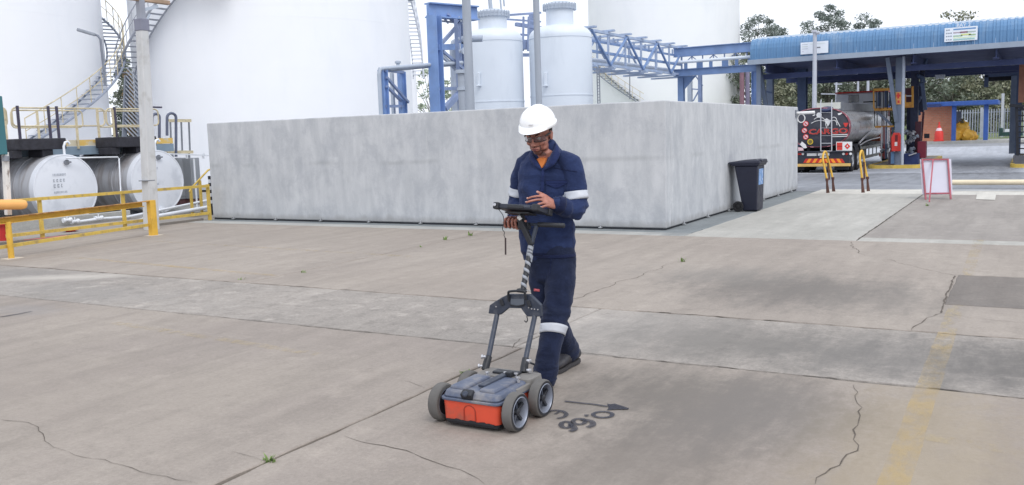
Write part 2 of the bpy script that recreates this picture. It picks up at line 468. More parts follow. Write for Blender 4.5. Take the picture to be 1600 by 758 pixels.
crack(gp((0, 656), (60, 668), (70, 690), (130, 715), (190, 727), (260, 745), (310, 757)), .007, 5, .02)
crack(gp((1385, 405), (1440, 420), (1492, 431)), .010, 6)
crack(gp((1470, 490), (1440, 505), (1425, 518)), .014, 7)
crack(gp((1492, 431), (1484, 452), (1470, 490)), .030, 8, .01)
crack([(-.66, 10.215), (3.2, 10.215)], .028, 31, .004)
crack([(-7.7, 7.335), (-3.3, 7.33)], .020, 32, .006)
crack([(-3.0, 7.33), (3.2, 7.33)], .025, 33, .014, .05)
crack([(-2.9, 5.745), (2.5, 5.74)], .019, 34, .012, .05)
crack([(-14.6, 7.34), (-8, 7.33)], .016, 35, .006)
crack([(-14.6, 5.74), (-3.3, 5.74)], .018, 36, .005)
crack([(-2.03, 12.95), (-2.03, 21.6)], .03, 37, .006)
crack(gp((620, 595), (640, 597), (665, 607)), .006, 9, .01)
crack(gp((800, 545), (812, 530), (842, 520)), .014, 12, .02)
crack(gp((1470, 490), (1540, 500), (1600, 506)), .006, 15)
crack(gp((360, 705), (400, 716), (415, 722)), .006, 16, .01)
# ---- painted lines
m_yel = worn_paint('worn_yellow_paint', (212, 182, 110), keep=.52, scale=6, soft=.17, maxa=.36)
m_yel2 = worn_paint('faded_yellow_paint', (206, 184, 126), keep=.46, scale=5, maxa=.26)
m_wht = worn_paint('worn_white_paint', (222, 220, 214), keep=.8, scale=4)
def line(pa, pb, w, mat, z=.0040):
    a, b = G(*pa), G(*pb); mb = MB(); ribbon(mb, densify([tuple(a.xy), tuple(b.xy)], .25), w, z, 1, .004)
    o = mb.build('painted_line', mat); o['kind'] = 'structure'; return o
line((120, 403), (430, 431), .10, m_yel); line((240, 377), (640, 401), .10, m_yel2)
line((1385, 790), (1480, 520), .13, m_yel, .0045); line((1480, 520), (1530, 375), .12, m_yel2, .0044); line((1432, 681), (1640, 716), .11, m_yel2, .0048)
line((180, 505), (500, 555), .10, m_yel2, .0046)
structure(sheet('kerb_marking', -1.9, 8, 22.72, 22.86, M('white_kerb_paint', (226, 226, 222), rough=.8, var=.08), .016))

# ---- spray paint writing on the slab: an arrow, a sideways E and 0.66 seen upside down
m_spray = worn_paint('dark_spray_paint', (52, 54, 66), keep=.93, scale=26, soft=.12, maxa=.93)
def z6(cx, cyy): return (830+cx/7.27, 600+cyy/7.27)
def stroke(name, pts, w, closed=False, label=None, cat='spray marking', parent=None, z=.0062):
    q = [tuple(G(*z6(*p)).xy) for p in pts]
    q = [tuple(v) for v in smooth_path([Vector(p) for p in q], 8)]
    mb = MB(); n = len(q); ribbon(mb, q, [w*(.75 if i in (0, n-1) else 1)*random.uniform(.9, 1.1) for i in range(n)], z)
    return mb.build(name, m_spray, parent)
spray = thing('spray_marking', 'dark sprayed arrow over the upside-down figures 0.66 on the concrete beside the cart', 'spray marking', tuple(G(925, 645).xy)+(0,))
stroke('arrow_shaft', [(380, 205), (560, 225), (720, 242), (870, 266)], .022, parent=spray)
mb = MB(); hp = [G(*z6(*p)) for p in [(862, 236), (905, 240), (950, 234), (1040, 262), (1112, 286), (1100, 299), (960, 300), (862, 306), (880, 285)]]
mb.prism([(q.x, q.y, .0054) for q in hp], (0, 0, .001)); mb.build('arrow_head', m_spray, spray)
stroke('letter', [(165, 345), (215, 318), (290, 310), (360, 322), (400, 352), (372, 385), (296, 403)], .026, parent=spray)
stroke('letter_bar', [(268, 352), (300, 338), (318, 322)], .018, parent=spray, z=.0072)
def ring(cx, cyy, rx, ry, n=13, a0=0): return [(cx+rx*math.cos(a0+2*math.pi*i/(n-1)), cyy+ry*math.sin(a0+2*math.pi*i/(n-1))) for i in range(n)]
stroke('figure_zero', ring(815, 358, 110, 34), .026, parent=spray)
stroke('decimal_point', [(605, 370), (625, 369), (650, 371)], .036, parent=spray)
stroke('figure_six', ring(545, 437, 70, 32), .028, parent=spray)
stroke('figure_tail', [(560, 412), (640, 425), (690, 440), (700, 478), (640, 506)], .036, parent=spray, z=.0072)
stroke('figure_six', ring(398, 474, 58, 36), .030, parent=spray)
stroke('figure_tail', [(440, 468), (480, 495), (494, 528), (440, 550)], .034, parent=spray, z=.0072)
mb = MB(); ribbon(mb, [tuple(G(*p).xy) for p in [(0, 496), (12, 494), (30, 491), (50, 487)]], [.03, .06, .05, .03], .0048)
mb.build('oil_streak', m_spray, yard)

# ---- weeds in the joints
m_weed = M('weed_green', (122, 146, 84), rough=.8, var=.3, scale=30)
def weed(px, py, h, n, seed, label):
    p = G(px, py); r_ = random.Random(seed); mb = MB()
    for i in range(n):
        a = r_.uniform(0, 6.28); l = h*r_.uniform(.5, 1.1); w = .005+.005*r_.random(); o = Vector((r_.gauss(0, .02), r_.gauss(0, .012), -.02))+p
        d = Vector((math.cos(a), math.sin(a), 0)); s_ = Vector((-d.y, d.x, 0))*w
        lean = r_.uniform(.15, .75)
        m1 = o+d*l*lean*.4+V(0, 0, l*.6); m2 = o+d*l*lean+V(0, 0, l*r_.uniform(.7, 1))
        mb.add([o-s_, o+s_, m1+s_, m1-s_, m2], [(0, 1, 2, 3), (3, 2, 4)])
    o = mb.build('weed', m_weed, org=(p.x, p.y, 0)); tag(o, label, 'weed', 'weeds growing in the joints'); return o
weed(422, 720, .055, 26, 1, 'small green weed in the long joint at the bottom left')
weed(728, 583, .045, 30, 2, 'low green weed in the joint beside the left wheels of the cart')
weed(735, 368, .10, 14, 3, 'grey-green weed nearest the wall in the joint left of the worker')
weed(695, 375, .10, 12, 4, 'thin weed in the joint, second from the wall')
weed(657, 386, .06, 10, 5, 'tiny weed in the joint, third from the wall')
weed(1066, 409, .09, 9, 6, 'tiny upright weed on open concrete right of the worker')
weed(475, 426, .06, 10, 7, 'tuft of weed in the joint of the grey strip, left of centre')
weed(377, 437, .05, 12, 8, 'low weed in the grey strip joint, leftmost of the two there')
weed(1448, 322, .10, 12, 9, 'small weed at the foot of the easel board')

# ================================================================== concrete bund wall
def concrete_wall_mat():
    m, N, b = new_mat('cast_concrete')
    pos = N.n('ShaderNodeNewGeometry').outputs['Position']
    vs = N.noise(N.mapping(pos, sc=(1, 1, .22)), 4.2, 8, .66)
    c = N.mix(N.rng(vs, .25, .75), lin((182, 185, 189)), lin((203, 205, 208)))
    bl = N.noise(N.mapping(pos, loc=(4, 0, 2), sc=(1, 1, .75)), 2.3, 10, .74, .3)
    c = N.mix(N.rng(bl, .42, .66, 0, .5), c, lin((160, 164, 171)))
    b2 = N.noise(N.mapping(pos, loc=(1, 6, 2), sc=(1.4, 1.4, .6)), 6.0, 8, .72, .2)
    c = N.mix(N.rng(b2, .54, .78, 0, .34), c, lin((154, 158, 164)))
    w = N.noise(N.mapping(pos, loc=(8, 3, 0), sc=(1.4, 1.4, .22)), 5.5, 8, .66)
    c = N.mix(N.rng(w, .58, .78, 0, .3), c, lin((214, 215, 214)))
    f = N.noise(pos, 60, 5, .7)
    c = N.mix(1.0, c, N_grey(N, N.rng(f, .25, .75, .95, 1.04)), 'MULTIPLY')
    # pour line half way up
    sx = N.n('ShaderNodeSeparateXYZ'); N.l(pos, sx.inputs[0])
    zz = N.math('ADD', sx.outputs[2], N.math('MULTIPLY', N.noise(N.mapping(pos, sc=(1, 1, .1)), 1.2, 3), .10))
    d = N.math('ABSOLUTE', N.math('SUBTRACT', zz, 1.20))
    brk = N.rng(N.noise(N.mapping(pos, loc=(3, 3, 3)), .8, 4), .45, .6)
    c = N.mix(N.math('MULTIPLY', N.rng(d, 0, .07, .28, 0), brk), c, lin((140, 143, 144)))
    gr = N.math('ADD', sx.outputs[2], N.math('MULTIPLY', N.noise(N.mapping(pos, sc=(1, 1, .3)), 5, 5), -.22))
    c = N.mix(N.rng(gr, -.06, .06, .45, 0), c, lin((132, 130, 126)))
    N.l(c, b.inputs['Base Color']); b.inputs['Roughness'].default_value = .8; b.inputs['Specular IOR Level'].default_value = .3
    bn = N.n('ShaderNodeBump'); bn.inputs['Strength'].default_value = .35; bn.inputs['Distance'].default_value = .008
    h = N.math('ADD', N.noise(pos, 45, 5, .7), N.math('MULTIPLY', vs, .8)); N.l(h, bn.inputs['Height']); N.l(bn.outputs[0], b.inputs['Normal'])
    return m
m_wall = concrete_wall_mat()
m_gap = M('dark_gasket', (50, 52, 58), rough=.9, var=.2)
m_bolt = M('bright_bolt', (190, 192, 195), rough=.35, metal=.6)
WX0, WX1, WY0, WY1, WH = -15.22, -4.99, 13.6, 22.92, 2.045
wall = thing('concrete_wall', 'long pale cast concrete bund wall with a corner behind the worker', 'wall', (WX1, WY0, 0))
T = .25
mb = MB(); mb.box(WX0, WX1, WY0, WY0+T, .028, WH); mb.build('front_panel', m_wall, wall, bevel=.018)
mb = MB(); mb.box(WX1-T, WX1-.001, WY0+T, WY1, .028, WH-.003); mb.build('side_panel', m_wall, wall, bevel=.018)
mb = MB(); mb.box(WX0, WX0+T, WY0+T, WY1, .028, WH-.003); mb.build('side_panel', m_wall, wall, bevel=.018)
mb = MB(); mb.box(WX0+T, WX1-T, WY1-T, WY1-.002, .028, WH-.003); mb.build('rear_panel', m_wall, wall)
mb = MB(); mb.box(WX0+.02, WX1-.03, WY0+.02, WY0+T-.02, -.02, .028); mb.box(WX1-T+.02, WX1-.03, WY0+T, WY1-.02, -.02, .028); mb.build('base_gap', m_gap, wall)
bm_ = None
k = 0
spots = [(x, WY0-.012, 1) for x in np.arange(-14.6, -5.2, 1.21)]+[(WX1+.012, y, 0) for y in np.arange(14.4, 22.6, 1.3)]
proto = None
for x, y, fr in spots:
    if proto is None:
        mb = MB(); mb.lathe([(.022, -.02), (.022, .0), (.012, .0), (.012, .035), (.004, .04)], 8, (0, 0, .03)); mb.obox((0, .0, .02), (.06, .05, .012))
        proto = mb.build('anchor_bolt', m_bolt, wall, org=(0, 0, 0)); c = proto
    else:
        c = proto.copy(); COL.objects.link(c)
    c.parent = wall; c.location = Vector((x, y, 0))-ORG[wall.name]

# ================================================================== big white storage tanks and what stands before them
m_tank = M('white_tank_paint', (243, 245, 249), rough=.6, var=.01, scale=.6, dirt=(232, 236, 242), dirt_amt=.4, dirt_scale=.5, dstretch=(1, 1, .3))
m_tankgrey = M('tank_steel', (170, 178, 186), rough=.5, metal=.3, var=.1)
m_stair = M('stair_galvanised', (128, 134, 146), rough=.5, metal=.2, var=.12)
m_treadw = M('stair_tread_pale', (150, 156, 166), rough=.6, var=.1)
m_ylrail = M('faded_yellow_rail', (204, 192, 160), rough=.6, var=.15, dirt=(140, 120, 100), dirt_amt=.5, dirt_scale=12)
def storage_tank(name, label, cx, cyy, r, h, bands=6):
    t = thing(name, label, 'storage tank', (cx, cyy, 0))
    mb = MB(); n = 96
    prof = [(r, -.3)]
    for i in range(1, bands+1):
        z = h*i/bands
        prof += [(r, z-.02), (r+.004, z-.02), (r+.004, z+.02), (r, z+.02)]
    prof[-1] = (r, h); mb.lathe(prof[:-3]+[(r, h)], n, (cx, cyy, 0)); mb.build('shell', m_tank, t, smooth=25)
    mb = MB(); mb.lathe([(r+.05, h-.05), (r+.05, h+.04), (r*.6, h+.5), (0.01, h+.9)], n, (cx, cyy, 0)); mb.build('roof', m_tank, t, smooth=25)
    mb = MB(); mb.tube([(cx+(r+.08)*math.cos(a), cyy+(r+.08)*math.sin(a), h-.9) for a in np.linspace(0, 2*math.pi, 48, endpoint=False)], .07, 6, True); mb.build('wind_girder', m_tank, t, smooth=40)
    return t
def tangent_centre(px, D, r, side):
    """centre of a circle of radius r whose silhouette edge is at photo column px (side +1: its right edge) at distance about D"""
    d = ray(px, 180); b = math.atan2(d.x, d.y); half = math.asin(r/D)
    bc = b-half*side
    return (math.sin(bc)*D, math.cos(bc)*D)
def spiral(parent, c, r, a0, a1, z0, z1, w=.75, rail_h=1.0, n=None, mt=None, mr=None, stringer=True, posts_every=2, part='stair'):
    """stair winding round a tank between angles a0, a1 (radians about the centre)"""
    mt = mt or m_stair; mr = mr or m_ylrail
    L = abs(a1-a0)*(r+w); n = n or max(4, int(abs(z1-z0)/.22))
    st = None
    pts_in = []; pts_out = []
    first = None
    holder = MB(); holder.tube([(c[0]+(r+w+.12)*math.cos(a0+(a1-a0)*i/n), c[1]+(r+w+.12)*math.sin(a0+(a1-a0)*i/n), z0+(z1-z0)*i/n-.10) for i in range(n+1)], .06, 6)
    holder.tube([(c[0]+(r+.10)*math.cos(a0+(a1-a0)*i/n), c[1]+(r+.10)*math.sin(a0+(a1-a0)*i/n), z0+(z1-z0)*i/n-.10) for i in range(n+1)], .04, 6)
    st = holder.build('stair_stringer', mt, parent, smooth=50)
    for i in range(n):
        t = (i+.5)/n; a = a0+(a1-a0)*t; z = z0+(z1-z0)*t
        u = Vector((math.cos(a), math.sin(a), 0)); v = Vector((-u.y, u.x, 0))
        mb = MB(); Rm = Matrix((u, v, Vector((0, 0, 1)))).transposed()
        mb.obox(Vector((c[0], c[1], z))+u*(r+.08+w/2), (w, .25, .04), Rm); mb.build('tread', mt, parent)
    mb = MB()
    rp = [Vector((c[0]+(r+w+.12)*math.cos(a0+(a1-a0)*i/n), c[1]+(r+w+.12)*math.sin(a0+(a1-a0)*i/n), z0+(z1-z0)*i/n)) for i in range(n+1)]
    mb.tube([p+V(0, 0, rail_h) for p in rp], .024, 6); mb.tube([p+V(0, 0, rail_h*.5) for p in rp], .018, 5)
    for i in range(0, n+1, posts_every): mb.tube([rp[i]-V(0, 0, .1), rp[i]+V(0, 0, rail_h)], .02, 5)
    mb.build('handrail', mr, parent, smooth=50)

# tank A: far left
rA, DA = 6.5, 50.0
cA = tangent_centre(172, DA, rA, 1)
tA = storage_tank('storage_tank', 'huge white storage tank at the far left with a winding stair and lamp arm', cA[0], cA[1], rA, 15)
dirA = math.atan2(-cA[1], -cA[0])                         # towards the camera
silA = dirA+math.pi/2-math.asin(rA/DA)                       # its right-hand silhouette
spiral(tA, cA, rA, silA-1.12, silA+.82, 1.9, 9.8, w=.8, rail_h=1.05, mt=M('stair_blue_grey', (150, 158, 174), rough=.5, metal=.1, var=.1))
# lamp arm standing on the stair
b0 = AD(163, 118, 43.2); b1 = AD(157, 62, 43.2); b2 = AD(153, 56, 43.2); b3 = AD(120, 46, 43.2)
lamp = thing('street_lamp', 'thin grey lamp on a bent pole beside the winding stair of the left tank', 'street lamp', tuple(b0))
mb = MB(); mb.tube([b0-V(0, 0, .4), b0, b1, b2, AD(148, 54, 43.2)], .05, 8); mb.build('pole', m_stair, lamp, smooth=50)
mb = MB(); mb.bar(AD(149, 54.5, 43.2), b3, .28, .12); mb.build('lamp_head', m_treadw, lamp, bevel=.03)

# tank B: left of centre
rB, DB = 7.3, 52.0
dl = ray(212, 180); dr = ray(643, 120); bl_, br_ = math.atan2(dl.x, dl.y), math.atan2(dr.x, dr.y)
rB = DB*math.sin((br_-bl_)/2); bc = (bl_+br_)/2; cB = (math.sin(bc)*DB, math.cos(bc)*DB)
tB = storage_tank('storage_tank', 'broad white storage tank rising behind the concrete wall left of the blue frame', cB[0], cB[1], rB, 15)
dirB = math.atan2(-cB[1], -cB[0]); halfB = math.asin(rB/DB)
silL = dirB-(math.pi/2-halfB); silR = dirB+(math.pi/2-halfB)
m_tread_p = M('tread_pale_grey', (206, 210, 218), rough=.7, var=.04)
m_tread_b = M('tread_shade_grey', (170, 174, 184), rough=.7, var=.08)
spiral(tB, cB, rB, silL+.22, silL+.92, 5.2, 9.3, w=.85, rail_h=1.0, mt=m_tread_b, mr=m_tread_b)
spiral(tB, cB, rB, silR-.02, silR+.35, 5.0, 9.6, w=.55, rail_h=.9, mt=m_tread_p, mr=m_tread_p)
# landing at the head of the stair
m_land = M('landing_rust', (176, 150, 128), rough=.7, var=.2, dirt=(120, 100, 90), dirt_amt=.6)
mb = MB(); a = silL+1.05
u = V(math.cos(a), math.sin(a), 0); Rm = Matrix((u, V(-u.y, u.x, 0), V(0, 0, 1))).transposed()
mb.obox(Vector((cB[0], cB[1], 9.42))+u*(rB+.75), (1.5, 2.6, .12), Rm); mb.build('landing', m_land, tB)
mb = MB(); a = silR+.42; u = V(math.cos(a), math.sin(a), 0); Rm = Matrix((u, V(-u.y, u.x, 0), V(0, 0, 1))).transposed()
mb.obox(Vector((cB[0], cB[1], 9.72))+u*(rB+.5), (1.1, 1.6, .1), Rm); mb.build('landing', m_tread_b, tB)
# low stair between the two tanks, running down behind the railings
bs = thing('access_stair', 'steep grey stair with pale rails between the two left tanks behind the trees', 'stair', tuple(AD(205, 225, 41)))
for i in range(15):
    p = AD(196+i*.2, 215-i*6.6, 41); q = AD(216+i*.1, 222-i*6.6-2, 41)
    mb = MB(); mb.bar(p+V(0, 0, .45), q, .22, .05); mb.build('tread', m_treadw, bs)
mb = MB(); mb.bar(AD(194, 222, 41), AD(198, 118, 41), .08, .2); mb.bar(AD(218, 222, 41), AD(214, 118, 41), .08, .2); mb.build('stair_stringer', m_stair, bs)

# tank C: right of centre
DC = 90.0
dl = ray(921, 120); dr = ray(1156, 80); bl_, br_ = math.atan2(dl.x, dl.y), math.atan2(dr.x, dr.y)
rC = DC*math.sin((br_-bl_)/2); bc = (bl_+br_)/2; cC = (math.sin(bc)*DC, math.cos(bc)*DC)
tC = storage_tank('storage_tank', 'wide white storage tank behind the blue pipe bridge right of the vessels', cC[0], cC[1], rC, 20)
dirC = math.atan2(-cC[1], -cC[0])
spiral(tC, cC, rC, dirC-1.05, dirC-.22, 8.2, 3.9, w=.8, rail_h=1.0, mt=m_stair, mr=m_ylrail)
mb = MB(); pt = AD(984, 110, DC-rC-1.2); mb.tube([AD(984, 155, DC-rC-1.2), pt], .05, 6); mb.build('rail_post', m_stair, tC)
# small white block tank between tank B and the blue column
p0, p1 = AD(604, 112, 66), AD(650, 110, 66)
r_ = (p1-p0).length/2; c_ = (p0+p1)/2
smt = thing('storage_tank', 'small low white tank seen between the broad tank and the tree', 'storage tank', (c_.x, c_.y, 0))
mb = MB(); mb.lathe([(r_, -.3), (r_, c_.z), (r_*.96, c_.z+.05)], 40, (c_.x, c_.y, 0)); mb.build('shell', m_tank, smt, smooth=30)

# ---- pale blue-white pressure vessels
m_vessel = M('vessel_paint', (214, 222, 232), rough=.42, var=.02, scale=.8, dirt=(186, 196, 208), dirt_amt=.35, dirt_scale=1.2, dstretch=(1, 1, .25))
m_vband = M('vessel_band', (176, 186, 200), rough=.5, var=.05)
def vessel(label, px0, px1, D, ysh, yneck0, nx0, nx1, yseam):
    a, b = AD(px0, 120, D), AD(px1, 120, D); r = (b-a).length/2; c = (a+b)/2; c = V(c.x, c.y, 0)
    pm = (px0+px1)/2
    zs = AD(pm, ysh, D-r).z; zt = AD((nx0+nx1)/2, yneck0, D).z; rn = (AD(nx1, 40, D)-AD(nx0, 40, D)).length/2
    t = thing('pressure_vessel', label, 'pressure vessel', tuple(c))
    prof = [(r*.98, -.3), (r, 0), (r, AD(pm, yseam, D-r).z-.02), (r+.015, AD(pm, yseam, D-r).z-.02), (r+.015, AD(pm, yseam, D-r).z+.02), (r, AD(pm, yseam, D-r).z+.02)]
    for i in range(0, 9):
        th = i/8*math.pi/2; prof.append((rn*.9+(r-rn*.9)*math.cos(th), zs-.35+.42*math.sin(th)))
    mb = MB(); mb.lathe(prof, 64, c); mb.build('shell', m_vessel, t, smooth=35)
    mb = MB(); mb.lathe([(rn*.86, zs-.1), (rn*.86, zt-.16)], 48, c); mb.build('neck', m_vessel, t, smooth=35)
    mb = MB(); mb.lathe([(rn, zt-.17), (rn, zt-.10), (rn*.985, zt-.095), (rn*.985, zt-.085), (rn, zt-.08), (rn, zt), (rn*.6, zt+.10), (.01, zt+.14)], 48, c)
    for k in range(28):
        th = 2*math.pi*k/28; mb.lathe([(.022, 0), (.022, .24)], 6, (c.x+rn*1.02*math.cos(th), c.y+rn*1.02*math.sin(th), zt-.2))
    mb.build('flange', m_vband, t, smooth=35)
    mb = MB(); mb.lathe([(r+.006, zs-.42), (r+.006, zs-.40)], 64, c); mb.build('weld_seam', m_vband, t, smooth=35)
    return t, c, r
v1, c1, r1 = vessel('pale blue pressure vessel with flanged top left of the slim grey pole', 727, 818, 34, 44, 20, 741, 793, 158)
v2, c2, r2 = vessel('larger pale blue pressure vessel on the right beside the pipe bridge', 828, 926, 34, 38, 8, 852, 902, 148)
for t, c, r, px in ((v1, c1, r1, 747), (v2, c2, r2, 852)):
    D = 34-r*.95
    a = AD(px, 113, D); b = AD(px, 134, D)
    d = Vector((a.x-c.x, a.y-c.y, 0)).normalized(); s_ = V(-d.y, d.x, 0)
    q = V(c.x, c.y, 0)+d*(r+.05)
    mb = MB(); mb.obox(V(q.x, q.y, (a.z+b.z)/2), (.10, .10, abs(a.z-b.z)), Matrix((d, s_, V(0, 0, 1))).transposed())
    mb.obox(V(q.x, q.y, b.z)+d*.05, (.2, .14, .05), Matrix((d, s_, V(0, 0, 1))).transposed()); mb.build('bracket', m_vessel, t, bevel=.02)

# ---- poles
m_pole = M('weathered_pole', (166, 174, 186), rough=.7, var=.06, scale=4, stretch=(1, 1, .2))
m_pole2 = M('concrete_pole', (198, 199, 200), rough=.8, var=.07, scale=5, stretch=(1, 1, .3), dirt=(160, 158, 152), dirt_amt=.4, dirt_scale=4)
def pole(name, label, px, D, h, r0, r1, mat, cat='pole', z0=-.1, lean=(0, 0)):
    b = AD(px, 190, D); mb = MB(); mb.tube([(b.x, b.y, z0), (b.x+lean[0], b.y+lean[1], h)], [r0, r1], 14)
    o = mb.build(name, mat, org=(b.x, b.y, 0), smooth=40); return tag(o, label, cat)
pole('grey_pole', 'thick slate-grey pole in front of the left pressure vessel', 735.5, 24, 9, .125, .105, m_pole)
pole('grey_pole', 'slim slate-grey pole rising just above the white hard hat', 843, 24, 9, .085, .08, m_pole)
# thin pale pipe with clamp beside the first
pt_ = thing('vent_pipe', 'pale vertical vent pipe clamped beside the thick slate-grey pole', 'pipe', tuple(AD(723, 190, 26)))
mb = MB(); q = AD(723, 190, 26); mb.tube([(q.x, q.y, 0), (q.x, q.y, AD(723, 112, 26).z)], .10, 12); mb.build('riser', m_pole, pt_, smooth=40)
mb = MB(); zz = AD(723, 112, 26).z; mb.lathe([(.16, zz-.05), (.16, zz+.05)], 14, (q.x, q.y, 0)); zz = AD(723, 139, 26).z; mb.lathe([(.13, zz-.04), (.13, zz+.04)], 14, (q.x, q.y, 0)); mb.build('flange', m_vband, pt_, smooth=40)
pt_ = thing('process_pipe', 'grey riser pipe with a curved top and valves behind the blue column', 'pipe', tuple(AD(712, 190, 30)))
q = AD(712, 190, 30); zt = AD(712, 62, 30).z
mb = MB(); mb.tube([(q.x, q.y, 0), (q.x, q.y, zt-.3), (q.x+.04, q.y+.02, zt-.1), (q.x+.2, q.y+.1, zt), (q.x+.9, q.y+.4, zt)], .11, 10); mb.build('riser', m_vband, pt_, smooth=50)
mb = MB(); q2 = AD(719, 80, 29.5); mb.lathe([(.12, -.12), (.05, -.02), (.05, .02), (.12, .12)], 12, q2, (1, .3, 0)); mb.tube([q2, q2+V(0, 0, .25)], .03, 6); mb.build('valve', m_vessel, pt_, smooth=40)

# ---- blue steel frames
m_blue = M('blue_steel', (124, 154, 204), rough=.5, var=.10, scale=2, dirt=(130, 150, 190), dirt_amt=.5, dirt_scale=3)  # both frame blues are paled, lens glare put into the colour
m_blued = M('blue_grey_steel', (134, 150, 184), rough=.5, var=.12, scale=2)
def hcol(mb, p, h, w=.30, d=.30, z0=-.4, axis=0):
    """I-section column: web and two flanges"""
    x, y = p[0], p[1]; t = .03
    if axis == 0:
        mb.box(x-w/2, x+w/2, y-d/2, y-d/2+t, z0, h); mb.box(x-w/2, x+w/2, y+d/2-t, y+d/2, z0, h); mb.box(x-.015, x+.015, y-d/2+t, y+d/2-t, z0, h)
    else:
        mb.box(x-w/2, x-w/2+t, y-d/2, y+d/2, z0, h); mb.box(x+w/2-t, x+w/2, y-d/2, y+d/2, z0, h); mb.box(x-w/2+t, x+w/2-t, y-.015, y+.015, z0, h)
# big portal left of vessel 1
P1 = AD(684, 170, 28); zt = AD(682, 5, 28).z; zb = AD(682, 24, 28).z
fr = thing('steel_frame', 'tall blue steel portal with bracing standing left of the pressure vessels', 'steel frame', (P1.x, P1.y, 0))
mb = MB(); hcol(mb, P1, zb, .36, .30, 0); mb.build('column', m_blue, fr)
P2 = AD(722, 170, 30); mb = MB(); hcol(mb, P2, AD(722, 20, 30).z, .24, .2, 0); mb.build('column', m_blued, fr)
Pc = AD(742, 60, 29.4)
mb = MB(); a = V(P1.x-.22, P1.y, (zt+zb)/2); b = AD(744, 18, 29.2); b.z = a.z
mb.bar(a, b, .12, zt-zb); mb.bar(a+V(0, 0, (zt-zb)/2+.02), b+V(0, 0, (zt-zb)/2+.02), .34, .04); mb.bar(a-V(0, 0, (zt-zb)/2+.02), b-V(0, 0, (zt-zb)/2+.02), .34, .04)
mb.build('top_beam', m_blue, fr)
for y in (74, 139):
    mb = MB(); a = AD(684, y, 28); b = AD(722, y-1, 30); mb.bar(a, b, .1, .18 if y < 100 else .1); mb.build('cross_beam', m_blue if y < 100 else m_blued, fr)
for (x0, y0, x1, y1, m_, w) in [(690, 68, 726, 28, m_blued, .10), (688, 84, 716, 112, m_vband, .09), (692, 80, 724, 108, m_blued, .08), (695, 170, 718, 146, m_blued, .16), (712, 30, 718, 168, m_blued, .11), (692, 26, 700, 36, m_blued, .05), (700, 22, 714, 40, m_blued, .06)]:
    mb = MB(); mb.bar(AD(x0, y0, 28.4), AD(x1, y1, 29), w, w); mb.build('brace', m_, fr)
# lattice between column and pole under the beam
for i in range(5):
    mb = MB(); a = AD(693+i*8, 26, 28.7); b = AD(697+i*8, 34, 28.7); mb.bar(a, b, .05, .05); mb.build('lattice_bar', m_vband, fr)
mb = MB(); mb.bar(AD(690, 33, 28.7), AD(735, 38, 29), .06, .05); mb.build('lattice_chord', m_vband, fr)
# small frame and pipe over it
Pa, Pb = AD(601, 175, 27), AD(630, 175, 28.2); za = AD(601, 109, 27).z
sf = thing('steel_frame', 'low blue braced trestle carrying a pale pipe, left of the tall portal', 'steel frame', (Pa.x, Pa.y, 0))
mb = MB(); hcol(mb, Pa, za, .2, .24, 0); mb.build('column', m_blue, sf)
mb = MB(); hcol(mb, Pb, AD(630, 112, 28.2).z, .16, .24, 0); mb.build('column', m_blue, sf)
for y0, y1 in ((110, 113), (166, 166)):
    mb = MB(); mb.bar(AD(601, y0, 27), AD(630, y1, 28.2), .08, .08); mb.build('cross_beam', m_blued, sf)
for y0, y1 in ((121, 160), (135, 159)):
    mb = MB(); mb.bar(AD(604, y0, 27), AD(638 if y0 < 130 else 628, y1, 28.2), .07, .07); mb.build('brace', m_blued, sf)
mb = MB(); hcol(mb, AD(615, 175, 28.6), AD(615, 114, 28.6).z, .09, .1, 0); mb.build('column', m_vband, sf)
pp = thing('process_pipe', 'pale pipe running over the low blue trestle towards the tall portal', 'pipe', tuple(AD(592, 150, 26.8)))
a = AD(592, 110, 26.8); mb = MB(); mb.tube([V(a.x, a.y, 0), a-V(0, 0, .12), AD(593.5, 108, 26.8), AD(600, 107, 27), AD(674, 101, 28), AD(722, 98, 29)], .06, 10); mb.build('pipe_run', m_vband, pp, smooth=50)
mb = MB(); mb.tube([AD(601, 111, 27.2), AD(676, 104, 28.2), AD(722, 101, 29.2)], .035, 8); mb.build('pipe_run', m_pole, pp, smooth=50)
mb = MB(); q = AD(622, 105, 27.4); mb.lathe([(.05, 0), (.05, .10), (.09, .12), (.09, .17), (.02, .2)], 10, q); mb.build('valve', m_vband, pp, smooth=40)
mb = MB(); hz_ = AD(603, 175, 26)
for px in (604, 633):
    q = AD(px, 176, 15.9+0); 
# distant pipes right of vessel 1
for i, (x0, y0, x1, y1, w) in enumerate([(790, 27, 838, 20, .10), (790, 40, 838, 46, .12), (812, 62, 838, 66, .30), (812, 86, 838, 86, .16)]):
    pass
rack = thing('pipe_rack', 'blue-grey rack of beams seen in the gap between the two vessels', 'pipe rack', tuple(AD(822, 150, 40)))
for (x0, y0, x1, y1, w) in [(790, 24, 845, 20, .09), (790, 30, 845, 34, .07), (806, 38, 845, 44, .15), (812, 54, 836, 56, .08), (812, 70, 838, 70, .4), (812, 86, 838, 86, .14)]:
    mb = MB(); mb.bar(AD(x0, y0, 40), AD(x1, y1, 41), w, w); mb.build('cross_beam', m_blued, rack)
for px in (818, 826):
    mb = MB(); q = AD(px, 100, 40); mb.bar(AD(px, 26, 40), AD(px-1, 80, 40), .07, .07); mb.build('hanger', m_blued, rack)
mb = MB(); hcol(mb, AD(833, 100, 42), AD(833, 20, 42).z, .2, .2, -.4); mb.build('column', m_blued, rack)
for px, y0, y1 in ((765, -6, 16), (781, -10, 14), (786, -10, 10)):
    mb = MB(); mb.tube([AD(px, y0, 36), AD(px+2, y1, 36)], .08 if px == 765 else .035, 8); mb.build('riser', m_vband, rack, smooth=50)

